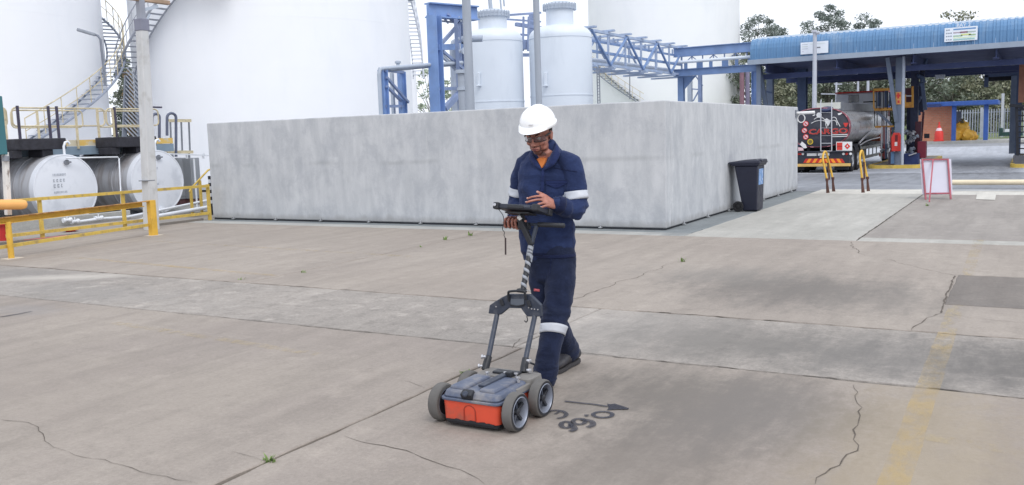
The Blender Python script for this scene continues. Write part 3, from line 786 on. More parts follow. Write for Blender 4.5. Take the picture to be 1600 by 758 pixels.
# ---- pipe bridge: lattice girder running away, then a plate girder to the canopy
m_bl2 = M('blue_bridge_steel', (162, 178, 204), rough=.5, var=.12, scale=2)  # bridge blues lightened to imitate the glare around the bright tanks
m_bl3 = M('blue_girder', (122, 148, 190), rough=.5, var=.10, scale=1.5)
BX, BY0, BY1, BZ0, BZ1, BW = -15.0, 32.6, 43.3, 4.28, 5.55, 1.3
br = thing('pipe_bridge', 'pale blue lattice pipe bridge running back from the larger vessel', 'pipe bridge', (BX, BY1, -.4))
for zz in (BZ0, BZ1):
    for xx in (BX, BX-BW):
        mb = MB(); mb.bar((xx, BY0, zz), (xx, BY1, zz), .12, .10); mb.build('chord', m_bl2, br)
npan = 6; dy = (BY1-BY0)/npan
for i in range(npan+1):
    y = BY0+dy*i
    for xx in (BX, BX-BW):
        if xx == BX or i % 2 == 0:
            mb = MB(); mb.bar((xx, y, BZ0+.07), (xx, y, BZ1-.07), .07, .07, up=(0, 1, 0)); mb.build('upright', m_bl2, br)
    for zz in (BZ0-.12, BZ1+.10):
        mb = MB(); mb.bar((BX+.28, y, zz), (BX-BW-.28, y, zz), .20, .07); mb.build('cross_beam', m_bl2, br)
    if i < npan:
        for xx in (BX+.09, BX-BW-.09):
            a, b = (BZ0, BZ1) if i % 2 else (BZ1, BZ0)
            mb = MB(); mb.bar((xx, y, a), (xx, y+dy, b), .06, .09, up=(1, 0, 0)); mb.build('brace', m_bl3 if xx > BX else m_bl2, br)
        for k in (1, 2, 3):
            yy = y+dy*k/4; mb = MB(); mb.bar((BX-.15, yy, BZ1-.34), (BX-.15, yy, BZ1-.1), .07, .04, up=(0, 1, 0)); mb.build('hanger', m_bl2, br)
mb = MB(); mb.bar((BX-.15, BY0, BZ1-.36), (BX-.15, BY1, BZ1-.36), .08, .08); mb.bar((BX-.05, BY0, BZ0+.48), (BX-.05, BY1, BZ0+.48), .12, .10); mb.build('cable_tray', m_bl3, br)
mb = MB()
for k, xx in enumerate((BX-.35, BX-.65, BX-.95)): mb.tube([(xx, BY0-.5, BZ0+.22), (xx, BY1+.3, BZ0+.22)], .07+.02*k, 10)
mb.build('pipe_run', m_vessel, br, smooth=50)
for (px, w) in ((1052, .28), ):
    q = AY(px, 115, BY1-.2); mb = MB(); hcol(mb, (BX, BY1-.1), BZ0-.08, w, .28, -.5); mb.prism([(BX+.14, BY1-.15, BZ0-.1), (BX+.75, BY1-.15, BZ0-.1), (BX+.14, BY1-.15, BZ0-.75)], (0, .1, 0)); mb.build('column', m_bl3, br)
# plate girder section
gr = thing('pipe_bridge', 'solid blue girder bridge joining the lattice bridge to the canopy', 'pipe bridge', (-13, BY1, -.4))
gx0, gx1, gy = BX-.2, -11.25, BY1-.55
mb = MB(); mb.box(gx0, gx1+.1, gy-.03, gy+.03, 5.12, 5.50); mb.box(gx0, gx1+.1, gy-.12, gy+.12, 5.50, 5.53); mb.box(gx0, gx1+.1, gy-.10, gy+.10, 5.09, 5.12); mb.build('top_beam', m_bl3, gr)
mb = MB(); mb.box(gx0, gx1+.1, gy-.03, gy+.03, 4.20, 4.48); mb.box(gx0, gx1+.1, gy-.13, gy+.13, 4.48, 4.51); mb.box(gx0, gx1+.1, gy-.13, gy+.13, 4.17, 4.20); mb.build('bottom_beam', m_bl3, gr)
for i in range(6):
    x = gx0+.5+i*.62; mb = MB(); mb.box(x, x+(.30 if i % 2 else .16), gy+.02, gy+.06, 4.51, 4.78); mb.build('web_plate', m_bl3, gr)
for i in range(7):
    x = gx0+.35+i*.53; mb = MB(); mb.box(x, x+.05, gy-.03, gy+.02, 4.93, 5.09)
    if i % 2: mb.bar((x, gy, 5.06), (x-.22, gy, 4.88), .04, .04); mb.bar((x+.05, gy, 5.06), (x+.27, gy, 4.88), .04, .04)
    mb.build('hanger', m_blued, gr)
mb = MB(); mb.tube([(gx0-.3, gy-.25, 4.82), (gx1+.1, gy-.25, 4.84)], .075, 10); mb.build('pipe_run', m_vessel, gr, smooth=50)
mb = MB(); hcol(mb, (gx1-.02, gy), 4.17, .26, .26, -.5, 1); mb.build('column', m_blue, gr)
for px, w in ((1078, .22), (1094, .18)):
    q = AY(px, 130, 46.5); mb = MB(); hcol(mb, (q.x, 46.5), 4.5, w, .2, -.5); mb.build('column', m_vband if px < 1085 else m_blued, gr)
for (x0, y0, x1, y1) in ((1082, 112, 1098, 134), (1080, 139, 1094, 140), (1083, 158, 1094, 138)):
    mb = MB(); mb.bar(AY(x0, y0, 46.5), AY(x1, y1, 46.5), .06, .06); mb.build('brace', m_blued, gr)
pole('red_oxide_post', 'dull red post under the girder at the left edge of the trees', 1159.5, 58, 5.4, .14, .14, M('red_oxide', (140, 108, 118), rough=.8, var=.12), 'post', z0=-.5)
pole('mauve_post', 'mauve-grey post beside the dull red one under the girder', 1168, 58, 5.4, .13, .13, M('mauve_steel', (130, 124, 146), rough=.8, var=.12), 'post', z0=-.5)
# slender ladder pole in front of tank C
lad = thing('pole_ladder', 'narrow vertical ladder below the pipe bridge end beside the larger vessel', 'ladder', tuple(AD(935, 155, 33)))
mb = MB(); a = AD(932.5, 104, 33); b = AD(934.5, 175, 33); mb.bar(a, b, .03, .03); mb.bar(AD(936, 104, 33), AD(938, 175, 33), .03, .03)
mb.build('side_rail', m_stair, lad)
for i in range(13):
    mb = MB(); y = 106+i*4.6; mb.bar(AD(933, y, 33), AD(937, y, 33), .02, .02); mb.build('rung', m_stair, lad)

# ================================================================== left yard: horizontal fuel tanks, walkway, rails
m_disc = M('fuel_tank_end', (226, 230, 238), rough=.45, var=.03, scale=1.5, dirt=(188, 194, 204), dirt_amt=.5, dirt_scale=2)
m_barrel = M('fuel_tank_barrel', (190, 192, 198), rough=.5, metal=.1, var=.05, scale=3, stretch=(2, .3, .3), dirt=(128, 116, 110), dirt_amt=.6, dirt_scale=2.2, dirt_lo=.45, dirt_hi=.68, dstretch=(2.2, .7, .35))
m_dark = M('black_cladding', (44, 44, 52), rough=.7, var=.3, scale=8)
m_text = M('grey_print', (160, 166, 176), rough=.7, var=.05)
m_pipew = M('white_pipe', (222, 226, 232), rough=.4, var=.06, metal=.1)
m_yellow = M('yellow_rail_paint', (216, 172, 66), rough=.55, var=.10, scale=6, dirt=(134, 92, 48), dirt_amt=.75, dirt_scale=10, dirt_lo=.58, dirt_hi=.72)
m_yellow2 = M('pale_yellow_rail_paint', (206, 176, 84), rough=.6, var=.10, scale=6, dirt=(150, 130, 100), dirt_amt=.7, dirt_scale=12, dirt_lo=.5, dirt_hi=.7)
m_steelgrey = M('steel_grey', (128, 132, 140), rough=.5, metal=.3, var=.15)
def fuel_tank(label, yc, zc, r=.745, xf=-18.0, L=4.2, prints=False):
    t = thing('fuel_tank', label, 'fuel tank', (xf-L/2, yc, 0), 'horizontal fuel tanks on the left')
    mb = MB(); prof = [(r, -L)]
    for i in range(1, 6): s = -L+L*i/6; prof += [(r, s-.012), (r+.01, s-.01), (r+.01, s+.01), (r, s+.012)]
    prof += [(r, -.16)]
    mb.lathe(prof, 64, (xf, yc, zc), (1, 0, 0), (0, 0, 1)); mb.build('barrel', m_barrel, t, smooth=30)
    mb = MB(); mb.lathe([(r+.002, -.16), (r+.004, -.02), (r+.004, 0), (r-.02, .004), (r-.03, -.004), (r*.7, .02), (.01, .03)], 64, (xf, yc, zc), (1, 0, 0), (0, 0, 1)); mb.build('end_plate', m_disc, t, smooth=30)
    for s in (-1, 1):
        mb = MB(); mb.bar((xf-.5, yc+s*.18, zc-r*.92), (xf-.5, yc+s*.42, .0), .06, .10); mb.build('saddle', m_steelgrey, t)
        mb = MB(); mb.bar((xf-3.3, yc+s*.18, zc-r*.92), (xf-3.3, yc+s*.42, .0), .06, .10); mb.build('saddle', m_steelgrey, t)
    mb = MB(); mb.lathe([(.045, 0), (.045, .05), (.06, .05), (.06, .07), (.02, .07)], 14, (xf+.0, yc+.02, zc+r-.17), (1, 0, 0)); mb.tube([(xf+.06, yc+.02, zc+r-.17), (xf+.10, yc+.10, zc+r-.165)], .018, 6); mb.build('valve', m_steelgrey, t, smooth=40)
    mb = MB(); mb.lathe([(.05, 0), (.05, .06), (.075, .06), (.075, .085), (.03, .09), (.03, .14)], 14, (xf+.01, yc-.0, zc-r+.08), (1, 0, 0)); mb.build('outlet', m_pipew, t, smooth=40)
    if prints:
        X = xf+.034
        rp = random.Random(int(yc*10))
        for (z0, h_, n_, w_, g_) in ((.30, .045, 9, .024, .034), (.17, .06, 4, .04, .075), (.05, .075, 3, .05, .085), (-.07, .040, 10, .020, .031)):
            mb = MB()
            for k in range(n_):
                y0 = yc-.31+k*g_; c_ = rp.uniform(.5, 1)
                mb.box(X-.001, X+.001, y0, y0+w_*c_, zc+z0, zc+z0+h_*.28); mb.box(X-.001, X+.001, y0, y0+w_*.25, zc+z0+h_*.3, zc+z0+h_)
                mb.box(X-.001, X+.001, y0+w_*.4, y0+w_*c_, zc+z0+h_*.62, zc+z0+h_)
            mb.build('small_print', m_text, t, kind='stuff')
    return t
fuel_tank('horizontal silver fuel tank at the left edge, mostly hidden behind the white post', 9.75, .74)
fuel_tank('horizontal silver fuel tank whose whole white end with grey print shows', 12.13, .74, prints=True)
fuel_tank('horizontal silver fuel tank with its white end behind the concrete pole', 14.50, .76, prints=True)
# manway blocks on top (black cladding)
def box_thing(name, label, cat, mat, *b, bevel=.015, group=None):
    mb = MB(); mb.box(*b); o = mb.build(name, mat, org=((b[0]+b[1])/2, (b[2]+b[3])/2, b[4]), bevel=bevel); return tag(o, label, cat, group)
for yc, lab in ((12.0, 'black clad valve box above the middle fuel tank'), (14.35, 'black clad valve box behind the concrete pole')):
    c0 = thing('valve_box', lab, 'valve box', (-18.6, yc, 1.45))
    mb = MB(); mb.box(-19.0, -18.2, yc-.72, yc+.36, 1.60, 1.84); mb.build('housing', m_dark, c0, bevel=.02)
    mb = MB(); mb.box(-18.8, -18.3, yc-.80, yc-.60, 1.44, 1.60); mb.build('leg', m_dark, c0, bevel=.01); mb = MB(); mb.box(-18.8, -18.3, yc-.15, yc+.1, 1.44, 1.60); mb.build('leg', m_dark, c0, bevel=.01)
    mb = MB(); mb.lathe([(.16, 1.44), (.16, 1.62)], 20, (-18.9, yc+.1, 0)); mb.build('neck', m_steelgrey, c0, smooth=40)
    mb = MB(); q = V(-18.1, yc+.22, 1.44); mb.tube([q, q+V(0, 0, .22), q+V(0, .04, .30), q+V(0, .10, .32), q+V(0, .14, .27)], .028, 8); mb.build('vent_hook', m_pipew, c0, smooth=60)
# walkway over the tanks
m_deckedge = M('cream_kick_plate', (206, 198, 176), rough=.7, var=.12, dirt=(222, 180, 70), dirt_amt=.8, dirt_scale=.9, dirt_lo=.52, dirt_hi=.56)
m_deckbeam = M('blue_grey_beam', (126, 144, 160), rough=.6, var=.1)
wk = thing('walkway', 'raised walkway with pale yellow rails above the fuel tanks', 'walkway', (-19.6, 12.5, 0))
mb = MB(); mb.box(-19.12, -19.06, 9.0, 15.9, 1.66, 1.80); mb.build('kick_plate', m_deckedge, wk)
mb = MB(); mb.box(-20.3, -19.13, 9.0, 15.9, 1.60, 1.64); mb.build('deck', m_steelgrey, wk)
mb = MB(); mb.box(-19.12, -19.04, 9.0, 15.9, 1.46, 1.655); mb.box(-20.3, -20.2, 9, 15.9, 1.45, 1.6); mb.build('deck_beam', m_deckbeam, wk)
for y in (9.4, 11.2, 13.2, 15.3):
    for x in (-19.1, -20.25):
        mb = MB(); mb.bar((x-.02, y, 0), (x-.02, y, 1.46), .1, .1); mb.build('leg', m_deckbeam, wk)
def rail_panel(x, y0, y1, z0, z1, mat, r=.018):
    q = .10
    pts = []
    for (cy0, cz0, a0) in ((y1-q, z1-q, 0), (y0+q, z1-q, 90), (y0+q, z0+q, 180), (y1-q, z0+q, 270)):
        for k in range(5): a = R(a0+90*k/4); pts.append((x, cy0+q*math.cos(a), cz0+q*math.sin(a)))
    mb = MB(); mb.tube(pts, r, 7, True); return mb
m_purple = M('dark_post_paint', (66, 62, 82), rough=.6, var=.15)
for (y0, y1, x) in ((11.72, 13.97, -19.05), (14.02, 15.5, -19.05), (12.4, 14.2, -20.2), (9.2, 11.6, -19.05), (14.6, 16.0, -20.2)):
    rail_panel(x, y0, y1, 2.12, 2.52, m_ylrail).build('rail_panel', m_ylrail, wk, smooth=50)
for px, m_ in ((30, m_purple), (78, m_purple), (91, m_purple), (181, m_purple)):
    a = AX(px, 200, -19.0); mb = MB(); mb.bar((-19.0, a.y-.0, 1.7), (-19.0, a.y, 2.56), .045, .045, up=(0, 1, 0)); mb.build('rail_post', m_, wk)
for px in (9, 60, 120, 154, 178, 232):
    a = AX(px, 200, -19.02 if px != 60 else -20.2); x = a.x; mb = MB(); mb.bar((x, a.y, 1.6), (x, a.y, 2.5), .04, .04, up=(0, 1, 0)); mb.build('rail_post', m_ylrail, wk)
mb = MB(); a = AX(234, 200, -18.9); mb.bar((-18.9, a.y, 1.5), (-18.9, a.y, 2.55), .06, .06, up=(0, 1, 0)); mb.bar((-18.9, a.y, 2.56), (-18.9, a.y+.4, 2.56), .04, .04); mb.build('rail_post', m_purple, wk)
# grey hooped pipes and the access cage right of the pole
hp_ = thing('hooped_pipe', 'pair of dark grey swan-neck pipes standing right of the concrete pole', 'pipe', tuple(AX(256, 225, -19.4)))
for x0, x1, yt, yb0, yb1 in ((238, 249, 178, 222, 222), (261, 275, 177, 212, 245)):
    m0 = (x0+x1)/2; rr = (x1-x0)/2
    pts = [AX(x0, yb0, -19.4)]+[AX(m0-rr*math.cos(a), yt+rr-rr*math.sin(a), -19.4) for a in np.linspace(0, math.pi, 9)]+[AX(x1, yb1, -19.4)]
    mb = MB(); mb.tube(pts, .036, 8); mb.build('swan_neck', M('dark_grey_pipe', (92, 98, 118), rough=.5, var=.1), hp_, smooth=60)
mb = MB(); mb.bar(AX(244, 250, -19.4), AX(244, 218, -19.4), .25, .2); mb.build('base_box', m_dark, hp_, bevel=.02)
cg = thing('access_platform', 'low yellow-railed platform right of the dark swan-neck pipes', 'platform', tuple(AX(283, 238, -20.5)))
for y, p0, p1 in ((188, 262, 298), (237, 258, 301)):
    mb = MB(); mb.bar(AX(p0, y, -20.5), AX(p1, y, -20.5), .06, .06); mb.bar(AX(p0+3, y+1.4, -19.6), AX(p1, y+1.4, -19.6), .05, .05); mb.build('top_rail' if y == 188 else 'deck', m_ylrail, cg)
for px in (266, 283, 295):
    mb = MB(); a = AX(px, 188, -20.5); b = AX(px+1.8, 237, -20.5); mb.bar(a, b, .035, .035); mb.build('rail_post', m_steelgrey, cg)
for px in (268, 294):
    mb = MB(); a = AX(px, 238, -20.5); mb.bar(a, (a.x, a.y, 0), .07, .07); mb.build('leg', m_steelgrey, cg)
mb = MB(); mb.bar(AX(258, 240, -18.6), AX(327, 243, -18.6), .03, .03)
for px in (292, 318): mb.bar(AX(px, 240, -18.6), AX(px, 248, -18.6), .04, .04)
mb.build('pipe_run', m_pipew, cg)
# grey cabinets
m_cab = M('grey_cabinet', (150, 154, 160), rough=.5, metal=.2, var=.08, stretch=(1, 1, .3))
for i, (p0, p1, xx, lab) in enumerate([(276, 296, -19.6, 'wide grey steel cabinet right of the last fuel tank'), (297, 311, -19.3, 'narrow grey steel cabinet beside the wide one, next to the wall')]):
    a, b = AX(p0, 247, xx), AX(p1, 247, xx)
    o = thing('cabinet', lab, 'cabinet', (xx-.4, (a.y+b.y)/2, 0))
    mb = MB(); mb.box(xx-.8, xx, a.y, b.y, .18, a.z); mb.build('body', m_cab, o, bevel=.01)
    mb = MB(); mb.box(xx, xx+.012, a.y+.04, b.y-.04, .25, a.z-.06); mb.build('door', m_cab, o, bevel=.004)
    mb = MB(); mb.box(xx-.75, xx-.02, a.y+.03, b.y-.03, 0, .18); mb.build('plinth', M('maroon_plinth', (96, 66, 70), rough=.8, var=.2), o)
# bund kerb, gravel strip and white pipes along the ground
kb = MB(); kb.box(-17.2, -15.4, -2, 13.5, -.08, .035)
structure(kb.build('concrete_margin', m_rear, bevel=.01))
kb = MB(); kb.box(-24, -17.2, -4, 24, -.08, .02); structure(kb.build('tank_yard', concrete_ground('tank_yard_concrete', (158, 157, 154), (140, 140, 138), [], streak=.3)))
kb = MB(); kb.box(-17.28, -17.12, -2, 13.0, .02, .22); o = kb.build('low_wall', m_apron, org=(-17.2, 5, 0), bevel=.01); tag(o, 'low pale concrete kerb wall in front of the fuel tanks', 'wall')
kb = MB(); a, b = G(38, 379), G(105, 372); kb.bar(V(a.x, a.y, .045), V(b.x, b.y, .045), .05, .012); structure(kb.build('red_ground_line', M('faded_red_paint', (206, 130, 128), rough=.8, var=.15)))
wp_ = thing('ground_pipe', 'white pipework running low behind the yellow rails below the fuel tanks', 'pipe', tuple(AX(240, 342, -17.0)))
mb = MB(); mb.tube([AX(190, 352, -16.9), AX(240, 339, -16.9), AX(330, 323, -16.9)], .045, 8); mb.build('pipe_run', m_pipew, wp_, smooth=50)
mb = MB(); mb.tube([AX(120, 347, -17.0), AX(155, 342, -17.0), AX(200, 339, -17.0), AX(330, 312, -17.6)], .03, 8); mb.build('pipe_run', m_pipew, wp_, smooth=50)
mb = MB(); mb.tube([AX(103, 247, -17.9), AX(184, 245.5, -17.6), AX(186, 248, -17.6), AX(191, 345, -17.3)], .016, 8); mb.build('thin_pipe', m_pipew, wp_, smooth=50)
mb = MB(); mb.tube([AX(303, 248, -17.9), AX(308, 324, -17.9)], .022, 8); mb.build('thin_pipe', m_pipew, wp_, smooth=50)
for px, y in ((105, 344), (117, 346), (154, 341)):
    mb = MB(); q = AX(px, y, -17.0); mb.lathe([(.05, -.09), (.05, -.05), (.03, -.03), (.03, .03), (.05, .05), (.05, .09)], 12, q, (0, 1, 0)); mb.tube([q, q+V(0, 0, .09)], .012, 6); mb.build('valve', m_pipew, wp_, smooth=40)
vw = thing('floor_valve', 'dark floor valve with a handwheel on a short stem behind the yellow rail', 'valve', tuple(AX(158, 362, -16.6)))
q = AX(158, 359, -16.6); mb = MB(); mb.tube([q+V(.11*math.cos(a), .11*math.sin(a), 0) for a in np.linspace(0, 6.283, 20, endpoint=False)], .011, 6, True); mb.build('rim', m_dark, vw, smooth=60)
mb = MB(); mb.bar(q-V(.11, 0, 0), q+V(.11, 0, 0), .012, .012); mb.bar(q-V(0, .11, 0), q+V(0, .11, 0), .012, .012); mb.build('spoke', m_dark, vw)
mb = MB(); mb.tube([(q.x, q.y, -.02), q+V(0, 0, .12)], .012, 6); mb.build('stem', m_dark, vw, smooth=60)
m_red = M('red_hydrant_paint', (186, 40, 40), rough=.5, var=.12)
for i, (px, y0, y1, xx, w, lab) in enumerate([(110, 357, 370, -15.8, .14, 'small red flanged stub on the ground behind the yellow rail'), (4, 348, 382, -15.6, .14, 'tall red hydrant stub at the left edge behind the white post')]):
    a, b = AX(px, y0, xx), AX(px, y1, xx); o = thing('hydrant', lab, 'hydrant', (a.x, a.y, b.z))
    mb = MB(); mb.lathe([(w*.6, b.z-.12), (w*.6, a.z-.03), (w*.5, a.z-.02)], 18, (a.x, a.y, 0)); mb.build('stub', m_red, o, smooth=40)
    mb = MB(); mb.lathe([(w, a.z-.035), (w, a.z)], 18, (a.x, a.y, 0)); mb.build('flange', m_red, o, smooth=40)
# yellow barrier rails
def ibeam(mb, p, q, w, h):
    p, q = Vector(p), Vector(q); t = .014
    mb.bar(p+V(0, 0, h/2-t/2), q+V(0, 0, h/2-t/2), w, t); mb.bar(p-V(0, 0, h/2-t/2), q-V(0, 0, h/2-t/2), w, t); mb.bar(p, q, t, h-2*t)
f1 = thing('barrier_rail', 'near yellow steel barrier rail with a rusty top edge and two posts', 'barrier', (-13.35, 9.3, 0))
pa, pb = G(18, 404), G(240, 368)
za = AX(17, 344, pa.x).z; zb = AX(240, 324, pb.x).z
e0 = pa+(pa-pb)*1.1
m_rustedge = M('rusty_yellow', (178, 132, 60), rough=.8, var=.2, dirt=(104, 62, 40), dirt_amt=.8, dirt_scale=9, dirt_lo=.42, dirt_hi=.6)
mb = MB(); mb.bar((e0.x, e0.y, .56), (pb.x-.05, pb.y-.15, .575), .012, .082); mb.bar((e0.x, e0.y, .523), (pb.x-.05, pb.y-.15, .538), .10, .012); mb.build('rail', m_yellow, f1)
mb = MB(); mb.bar((e0.x, e0.y, .607), (pb.x-.02, pb.y-.02, .622), .10, .012); mb.build('top_flange', m_rustedge, f1)
for p, w in ((pa, .085), (pb, .12)):
    mb = MB(); mb.tube([(p.x, p.y, -.02), (p.x, p.y, .55 if w < .1 else .628)], w*.5, 16) if w < .1 else mb.box(p.x-.05, p.x+.05, p.y-.06, p.y+.06, -.02, .635); mb.build('post', m_yellow, f1, smooth=40)
    mb = MB(); mb.box(p.x-.11, p.x+.11, p.y-.13, p.y+.13, -.01, .006); mb.build('base_plate', M('pale_grout', (200, 190, 176), rough=.9), f1)
mb = MB(); mb.bar((e0.x-.06, e0.y, .17), (pb.x-.06, pb.y, .195), .05, .05); mb.build('lower_rail', m_yellow2, f1)
f2 = thing('barrier_rail', 'far pale yellow barrier rail with two bars in front of the fuel tanks', 'barrier', (-15.1, 11.3, 0))
mb = MB(); mb.bar(AX(-60, 320, -15.1), AX(326, 290.5, -15.1), .05, .055); mb.build('rail', m_yellow2, f2)
mb = MB(); mb.bar(AX(10, 369, -15.1), AX(326, 333, -15.1), .05, .055); mb.build('lower_rail', m_yellow2, f2)
for px in (-50, 60, 191, 325):
    a = AX(px, 300, -15.14); mb = MB(); mb.bar((-15.14, a.y, -.03), (-15.14, a.y, .76), .055, .055, up=(0, 1, 0)); mb.build('post', m_yellow2, f2)
# sloping hand rail and chain of black and white by the wall's left end
f3 = thing('stair_rail', 'short sloping yellow handrail at the left end of the concrete wall', 'handrail', tuple(AX(312, 315, -17)))
mb = MB(); mb.tube([AX(296, 300, -17), AX(298, 295, -17), AX(325, 266, -17), AX(328, 265, -17)], .022, 8); mb.build('rail', m_yellow2, f3, smooth=50)
for px, y in ((298, 296), (312, 282)):
    mb = MB(); a = AX(px, y, -17); mb.bar(a, (a.x, a.y, 0), .05, .05, up=(0, 1, 0)); mb.build('post', m_yellow2, f3)
f4 = thing('striped_post', 'small black and white banded post beside the left end of the wall', 'post', tuple(AX(328, 320, -16.2)))
a, b = AX(327, 275, -16.2), AX(330, 318, -16.2)
for i in range(8):
    mb = MB(); p = a+(b-a)*i/8; q = a+(b-a)*(i+1)/8; mb.tube([p, q], .035, 10); mb.build('band', m_dark if i % 2 == 0 else m_pipew, f4, smooth=40)
mb = MB(); mb.tube([b, (b.x, b.y, 0)], .03, 8); mb.build('stem', m_dark, f4)
# concrete lamp pole
pb_ = G(234, 359)
cp = thing('concrete_pole', 'tall weathered square concrete pole rising in front of the right fuel tank', 'pole', tuple(pb_))
pt4 = AX(221.5, 40, pb_.x); pt5 = AX(215, -60, pb_.x)
mb = MB(); top = V(pb_.x, pb_.y, 5.6)
def taper(mb, b, t, w0, w1):
    vs = [V(b.x+sx*w0, b.y+sy*w0, b.z) for sx, sy in ((-1, -1), (1, -1), (1, 1), (-1, 1))]+[V(t.x+sx*w1, t.y+sy*w1, t.z) for sx, sy in ((-1, -1), (1, -1), (1, 1), (-1, 1))]
    mb.add(vs, [(3, 2, 1, 0), (4, 5, 6, 7), (0, 1, 5, 4), (1, 2, 6, 5), (2, 3, 7, 6), (3, 0, 4, 7)])
taper(mb, V(pb_.x, pb_.y+.04, -.1), pt4, .108, .084); mb.build('shaft', m_pole2, cp, bevel=.015)
mb = MB(); taper(mb, pt4-V(0, 0, .02), pt5, .062, .055); mb.build('upper_shaft', M('grey_steel_pole', (150, 154, 166), rough=.5, var=.1), cp, bevel=.01)
mb = MB(); mb.box(pb_.x-.095, pb_.x+.095, pt4.y-.10, pt4.y+.10, pt4.z-.1, pt4.z+.12); mb.build('clamp', M('clamp_grey', (128, 130, 146), rough=.6, var=.1), cp, bevel=.01)
mb = MB(); zc = AX(232, 282, pb_.x).z; mb.box(pb_.x-.104, pb_.x+.104, pb_.y+.02-.104, pb_.y+.02+.108, zc-.008, zc+.008); mb.build('strap', m_steelgrey, cp)
# cross arm hardware near the frame top
ca = AX(214, 3, pb_.x)
mb = MB(); mb.box(pb_.x-.05, pb_.x+.05, pb_.y-.45, pb_.y+.85, ca.z+.02, ca.z+.10); mb.build('cross_arm', m_land, cp, bevel=.01)
mb = MB(); mb.bar(AX(222, 16, pb_.x), AX(246, 10, pb_.x), .05, .06); mb.bar(AX(224, 44, pb_.x), AX(234, 22, pb_.x), .03, .03); mb.build('bracket', m_vband, cp)
# white peeling post, teal box and orange bumper at the left edge
m_peel = M('peeling_white_paint', (220, 218, 214), rough=.7, var=.05, dirt=(120, 104, 96), dirt_amt=.8, dirt_scale=9, dirt_lo=.58, dirt_hi=.66, dstretch=(1, 1, .3))
tp = thing('sign_post', 'white peeling post topped by a teal panel at the left edge', 'post', (pa.x, pa.y, 0))
xb = AX(12, 330, -13.3)
mb = MB(); mb.bar(AX(13, 336, -13.3), AX(8, 238, -13.3), .085, .07, up=(0, 1, 0)); mb.build('post', m_peel, tp, bevel=.006)
mb = MB(); a = AX(-4, 242, -13.3); mb.box(-13.38, -13.2, a.y-.12, a.y+.10, a.z, a.z+.86)
tp_o = mb.build('teal_panel', M('teal_paint', (58, 110, 118), rough=.6, var=.1), tp, bevel=.01)
mb = MB(); mb.tube([AX(9, 244, -13.25), AX(9, 252, -13.25)], .05, 10); mb.build('cap', m_steelgrey, tp, smooth=40)
bu = MB(); a, b = AX(-40, 320, -13.1), AX(34, 319.5, -13.1)
bu.tube([a, b, b+(b-a).normalized()*.05, b+(b-a).normalized()*.075], [.075, .075, .062, .03], 16); o = bu.build('bumper_pad', M('orange_pad', (240, 178, 104), rough=.6, var=.06), org=tuple(b), smooth=60)
tag(o, 'rounded orange bumper pad poking in from the left edge above the yellow rail', 'bumper')

# ================================================================== loading canopy, trucks, islands
GZ = -.4
m_roofblue = M('blue_roof_sheet', (98, 138, 178), rough=.5, var=.05, scale=1.2, metal=.1, dirt=(150, 170, 190), dirt_amt=.35, dirt_scale=1.5, dstretch=(1, 1, .4))
m_rooftop = M('pale_weathered_sheet', (170, 184, 200), rough=.5, var=.06, scale=2)
m_gutter = M('gutter_grey', (150, 162, 178), rough=.5, var=.06)
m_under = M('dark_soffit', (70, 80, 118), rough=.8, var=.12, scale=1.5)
m_colgrey = M('column_grey', (118, 130, 150), rough=.55, var=.08, scale=3)
m_coldark = M('column_dark', (78, 94, 124), rough=.6, var=.1, scale=3)
m_black = M('matt_black', (34, 36, 44), rough=.7, var=.15)
CY0, CY1, CX0, CX1 = 42.0, 52.0, -11.25, 9.0
ZE = 4.62                                             # eave height (top of gutter)
cn = thing('canopy', 'long loading bay canopy with a rounded blue corrugated roof', 'canopy', ((CX0+CX1)/2, (CY0+CY1)/2, GZ))
prof = [(0.0, ZE), (0.0, ZE+.30), (0.01, ZE+.52), (.06, ZE+.70), (.16, ZE+.85), (.32, ZE+.96), (.55, ZE+1.03), (2.2, ZE+1.20), (4.2, ZE+1.36), (6.0, ZE+1.38), (9.9, ZE+1.0)]
SW = .76
nsh = int(math.ceil((CX1-CX0)/SW))
def roof_sheet(x0, w):
    mb = MB(); cols = []
    nr = 3
    for r_i in range(nr):                              # three ribs on each sheet
        a = x0+w*r_i/nr; s = w/nr
        cols += [(a, 0), (a+s*.55, 0), (a+s*.62, .035), (a+s*.93, .035)]
    cols.append((x0+w, 0))
    for (x, off) in cols:
        for k, (dy, z) in enumerate(prof):
            # push out along the profile normal
            p0 = prof[max(k-1, 0)]; p1 = prof[min(k+1, len(prof)-1)]
            t = Vector((p1[0]-p0[0], p1[1]-p0[1])).normalized(); nn = Vector((-t.y, t.x))
            mb.v.append((x, CY0+dy+nn.x*off, z+nn.y*off))
    n = len(prof)
    for i in range(len(cols)-1):
        for k in range(n-1):
            mb.f.append((i*n+k, i*n+k+1, (i+1)*n+k+1, (i+1)*n+k)); mb.mi.append(1 if k >= 5 else 0)
    return mb
base_sheet = None
for i in range(nsh):
    if base_sheet is None:
        base_sheet = roof_sheet(CX0, SW-.004).build('roof_sheet', [m_roofblue, m_rooftop], cn); sol = base_sheet.modifiers.new('thick', 'SOLIDIFY'); sol.thickness = .012
    else:
        c = base_sheet.copy(); COL.objects.link(c); c.parent = cn; c.location.x = i*SW
XE = CX0+nsh*SW
mb = MB()
pl = [(CX0-.03, CY0+dy-.02*(dy < .4), z+.02) for dy, z in prof]+[(CX0-.03, CY1-.1, ZE+.25), (CX0-.03, CY0, ZE)]
mb.prism([(CX0-.04, CY0+dy, z) for dy, z in prof]+[(CX0-.04, CY1-.1, ZE-.1), (CX0-.04, CY0+.02, ZE-.1)], (.05, 0, 0)); mb.build('end_panel', m_roofblue, cn)
